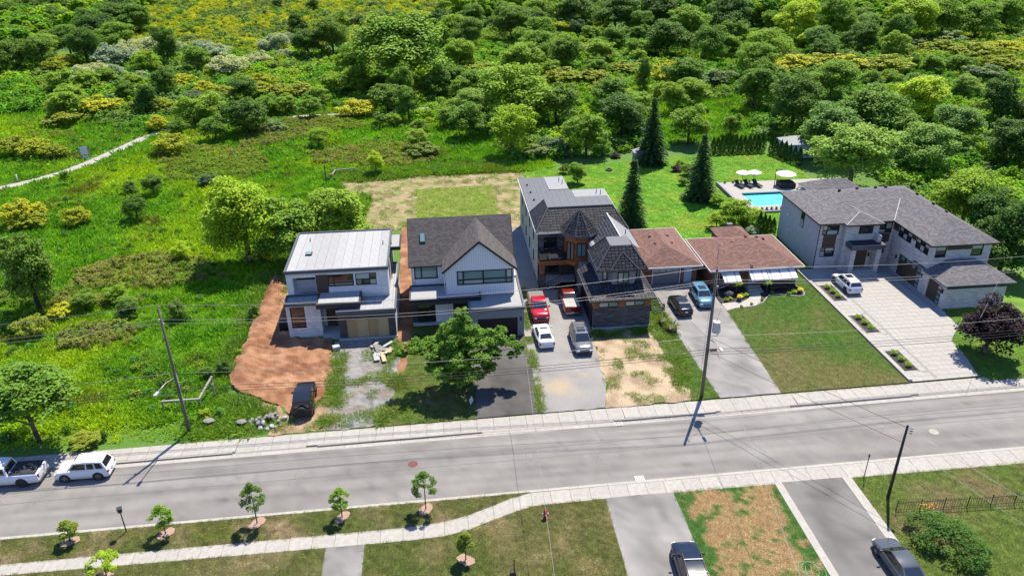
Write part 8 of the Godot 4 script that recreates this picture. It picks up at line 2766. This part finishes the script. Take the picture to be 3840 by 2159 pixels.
func build_tufts() -> void:
	tufts("rank_grass", poly2([-22.5, -66, -21.5, -62.6, -18.5, -61.6, -16.8, -60, -17.8, -56.6, -24, -56.6]), 0.36, -0.25, 0.35, 0.75, [Color(0.13, 0.27, 0.02), Color(0.19, 0.31, 0.03), Color(0.09, 0.2, 0.02)], "rank weeds between the utility pole and the rubble heap", 14, 0.0)
	var g := [Color(0.13, 0.27, 0.025), Color(0.20, 0.31, 0.04), Color(0.09, 0.2, 0.02), Color(0.30, 0.30, 0.1)]
	tufts("earth_weeds", poly2([-21.8, -63, -18, -62, -15.5, -60, -12.5, -62.5, -11.5, -69, -5.5, -72, -5.3, -62, -6.2, -56.6, -21, -56.4]), 0.28, 0.14, 0.12, 0.34, g, "patchy weeds on the bare earth and gravel before the white house", 1)
	tufts("earth_weeds", poly2([-12.3, -69.5, -11.0, -69.5, -10.6, -57, -12.0, -57]), 0.22, -0.12, 0.2, 0.5, g, "weedy line between red earth and gravel", 2)
	tufts("earth_weeds", poly2([-6.4, -71.5, -5.5, -71.5, -4.2, -62.5, -4.0, -57, -7.0, -56.6]), 0.24, -0.1, 0.2, 0.5, g, "weedy line beside the narrow red earth strip", 3)
	tufts("drive_weeds", poly2([8.05, -82, 9.3, -82, 8.7, -67.5, 8.25, -56.8, 7.85, -56.8, 8.05, -70]), 0.2, -0.15, 0.16, 0.36, g, "weeds along the gap between driveway and gravel lot", 4, 0.09)
	tufts("sand_weeds", poly2([15.2, -70.5, 22.2, -70.8, 24.2, -79, 24.2, -70, 23.4, -60.2, 22.6, -57.1, 14.2, -56.9, 15.0, -62]), 0.26, 0.2, 0.1, 0.3, g, "scattered weeds on the sandy earth before the stone house", 5, 0.1)
	tufts("sand_weeds", poly2([21.6, -80, 24.2, -80, 24.3, -70, 23.6, -62, 22.4, -57.2, 21.6, -57.2, 21.2, -66]), 0.24, -0.05, 0.16, 0.42, g, "weedy margin beside the side lawn", 6, 0.1)
	tufts("sand_weeds", poly2([15.6, -70.9, 22.0, -71.0, 22.0, -69.2, 15.6, -69.2]), 0.22, -0.1, 0.2, 0.45, [g[0], g[2]], "weeds along the stone garage's foot", 7, 0.1)
	var hay := [Color(0.33, 0.30, 0.12), Color(0.2, 0.3, 0.05), Color(0.14, 0.28, 0.03), Color(0.14, 0.28, 0.03)]
	tufts("mown_grass", poly2([-18.2, -127.6, 14.0, -128, 13.0, -108, 11.1, -101, 7.9, -101, 8.5, -120.2, -4.1, -119.8, -4.1, -103, -12.2, -103, -15.2, -118.4]), 0.5, 0.1, 0.15, 0.4, hay, "rough cut grass behind the new houses", 8, 0.05)
	tufts("rank_grass", poly2([-18, -131, 14, -131.5, 14, -127.2, -2, -127.2, -14.5, -125.2, -18, -127]), 0.45, -0.5, 0.6, 1.1, [g[0], g[1], g[2]], "rank green grass along the end of the mown strip", 9, 0.0)
	tufts("rank_grass", poly2([-12.5, -104, -18.2, -90, -21.8, -76, -22.2, -66, -23.4, -66, -23.5, -90, -16, -118, -12, -118]), 0.4, -0.6, 0.5, 1.0, [g[0], g[1], g[2]], "rank grass beside the red earth", 10, 0.0)
	tufts("sapling_dandelions", poly2([-30, -45.6, -5, -46.0, -5, -43.7, -30, -43.5]), 0.35, 0.32, 0.08, 0.18, [Color(0.3, 0.3, 0.02), Color(0.14, 0.22, 0.02)], "small yellow weeds on the boulevard grass", 11, 0.02, 1.6)
	tufts("path_weeds", poly2([28.9, -45, 33.5, -45, 33.5, -33, 31.9, -33, 31.9, -45]), 0.3, 0.0, 0.08, 0.2, [g[0], g[3]], "weeds along the near driveway border", 12, 0.02)
	tufts("lawn_weeds", poly2([34, -62, 40, -66, 39, -68, 36, -67, 35, -64]), 0.3, 0.05, 0.08, 0.16, [Color(0.34, 0.36, 0.2), Color(0.1, 0.2, 0.05)], "pale clover patch on the bungalow lawn", 13, 0.14)

const CAM_R := Vector3(0.99483540, -0.01105073, 0.10089806)
const CAM_U := Vector3(0.05545992, 0.89172906, -0.44915864)
const CAM_W := Vector3(0.08501020, -0.45243471, -0.88773650)

func _ready() -> void:
	# camera
	var cam := Camera3D.new()
	cam.name = "camera"
	cam.transform = Transform3D(Basis(CAM_R, CAM_U, -CAM_W), Vector3(0, 42, 0))
	cam.fov = 41.49
	cam.near = 0.5
	cam.far = 3000.0
	add_child(cam)
	# sky, sun, exposure
	var env := Environment.new()
	env.background_mode = Environment.BG_SKY
	var sky := Sky.new()
	var sm := ProceduralSkyMaterial.new()
	sm.sky_top_color = Color(0.38, 0.51, 0.76)
	sm.sky_horizon_color = Color(0.80, 0.84, 0.88)
	sm.ground_horizon_color = Color(0.45, 0.48, 0.42)
	sm.ground_bottom_color = Color(0.25, 0.28, 0.2)
	sm.sky_curve = 0.12
	sm.sun_angle_max = 0.5
	sky.sky_material = sm
	env.sky = sky
	env.background_energy_multiplier = 0.85
	env.tonemap_mode = Environment.TONE_MAPPER_LINEAR
	env.tonemap_exposure = 2.35
	env.sdfgi_enabled = true
	env.ssao_enabled = true
	env.ssil_enabled = true
	var we := WorldEnvironment.new()
	we.name = "world"
	we.environment = env
	add_child(we)
	var sun := DirectionalLight3D.new()
	sun.name = "sun"
	sun.light_energy = 1.55
	sun.light_color = Color(1.0, 0.955, 0.88)
	sun.light_angular_distance = 0.5
	sun.shadow_enabled = true
	sun.transform = Transform3D(Basis.looking_at(-SUN_TO, Vector3.UP), Vector3(0, 100, 0))
	add_child(sun)

	n_big.seed = 3
	n_big.frequency = 0.006
	n_mid.seed = 4
	n_mid.frequency = 0.12
	n_mid.fractal_octaves = 3
	n_fine.seed = 5
	n_fine.frequency = 0.06
	n_fine.fractal_octaves = 2
	make_textures()
	make_materials()
	make_crowns()
	CR.ball = bush_mesh(400, 540, 0.10)
	CR.herb = clump_mesh(401, 140, 0.45, 0.03)
	for k in 2: CR["tuft%d" % k] = clump_mesh(430 + k, 44, 0.55, 0.03, 0.3)
	for k in 3:
		CR["weed%d" % k] = clump_mesh(410 + k, [22, 26, 18][k], [0.42, 0.5, 0.35][k], [0.075, 0.10, 0.06][k])
		CR["bush%d" % k] = bush_mesh(420 + k, 260, 0.115, 1.0)
	TRAIL = poly2([-110, -118, -84, -125.5, -73.9, -129.8, -71, -132.2, -66.8, -137.3, -64.2, -143.2, -61.9, -151, -60, -158.2, -57.5, -164, -48, -170, -30, -172, -14, -172.4, -9, -172.6, -3.9, -174.6, 2.3, -177.4, 7.5, -179.5, 18, -188, 27.5, -194, 40, -197])
	GLADE = poly2([41, -135.5, 61, -135.5, 72, -172, 48, -178, 42, -160])
	LOTS = poly2([-20.8, -56.3, -21.8, -62.0, -22.2, -66.5, -21.9, -76, -20.0, -90, -12.4, -104, -11.2, -116, -15, -118, -18, -127.2, 14, -127.2, 26, -129, 50, -133, 64, -134, 100, -128, 100, -30, -20.8, -30])
	build_ground()
	build_lots()
	build_white_house()
	build_gable_house()
	build_stone_house()
	build_bungalow()
	build_large_house()
	build_pool()
	build_poles()
	build_cars()
	build_feature_trees()
	build_woods()
	build_cover()
	build_small_things()
	build_tufts()
	build_grass()
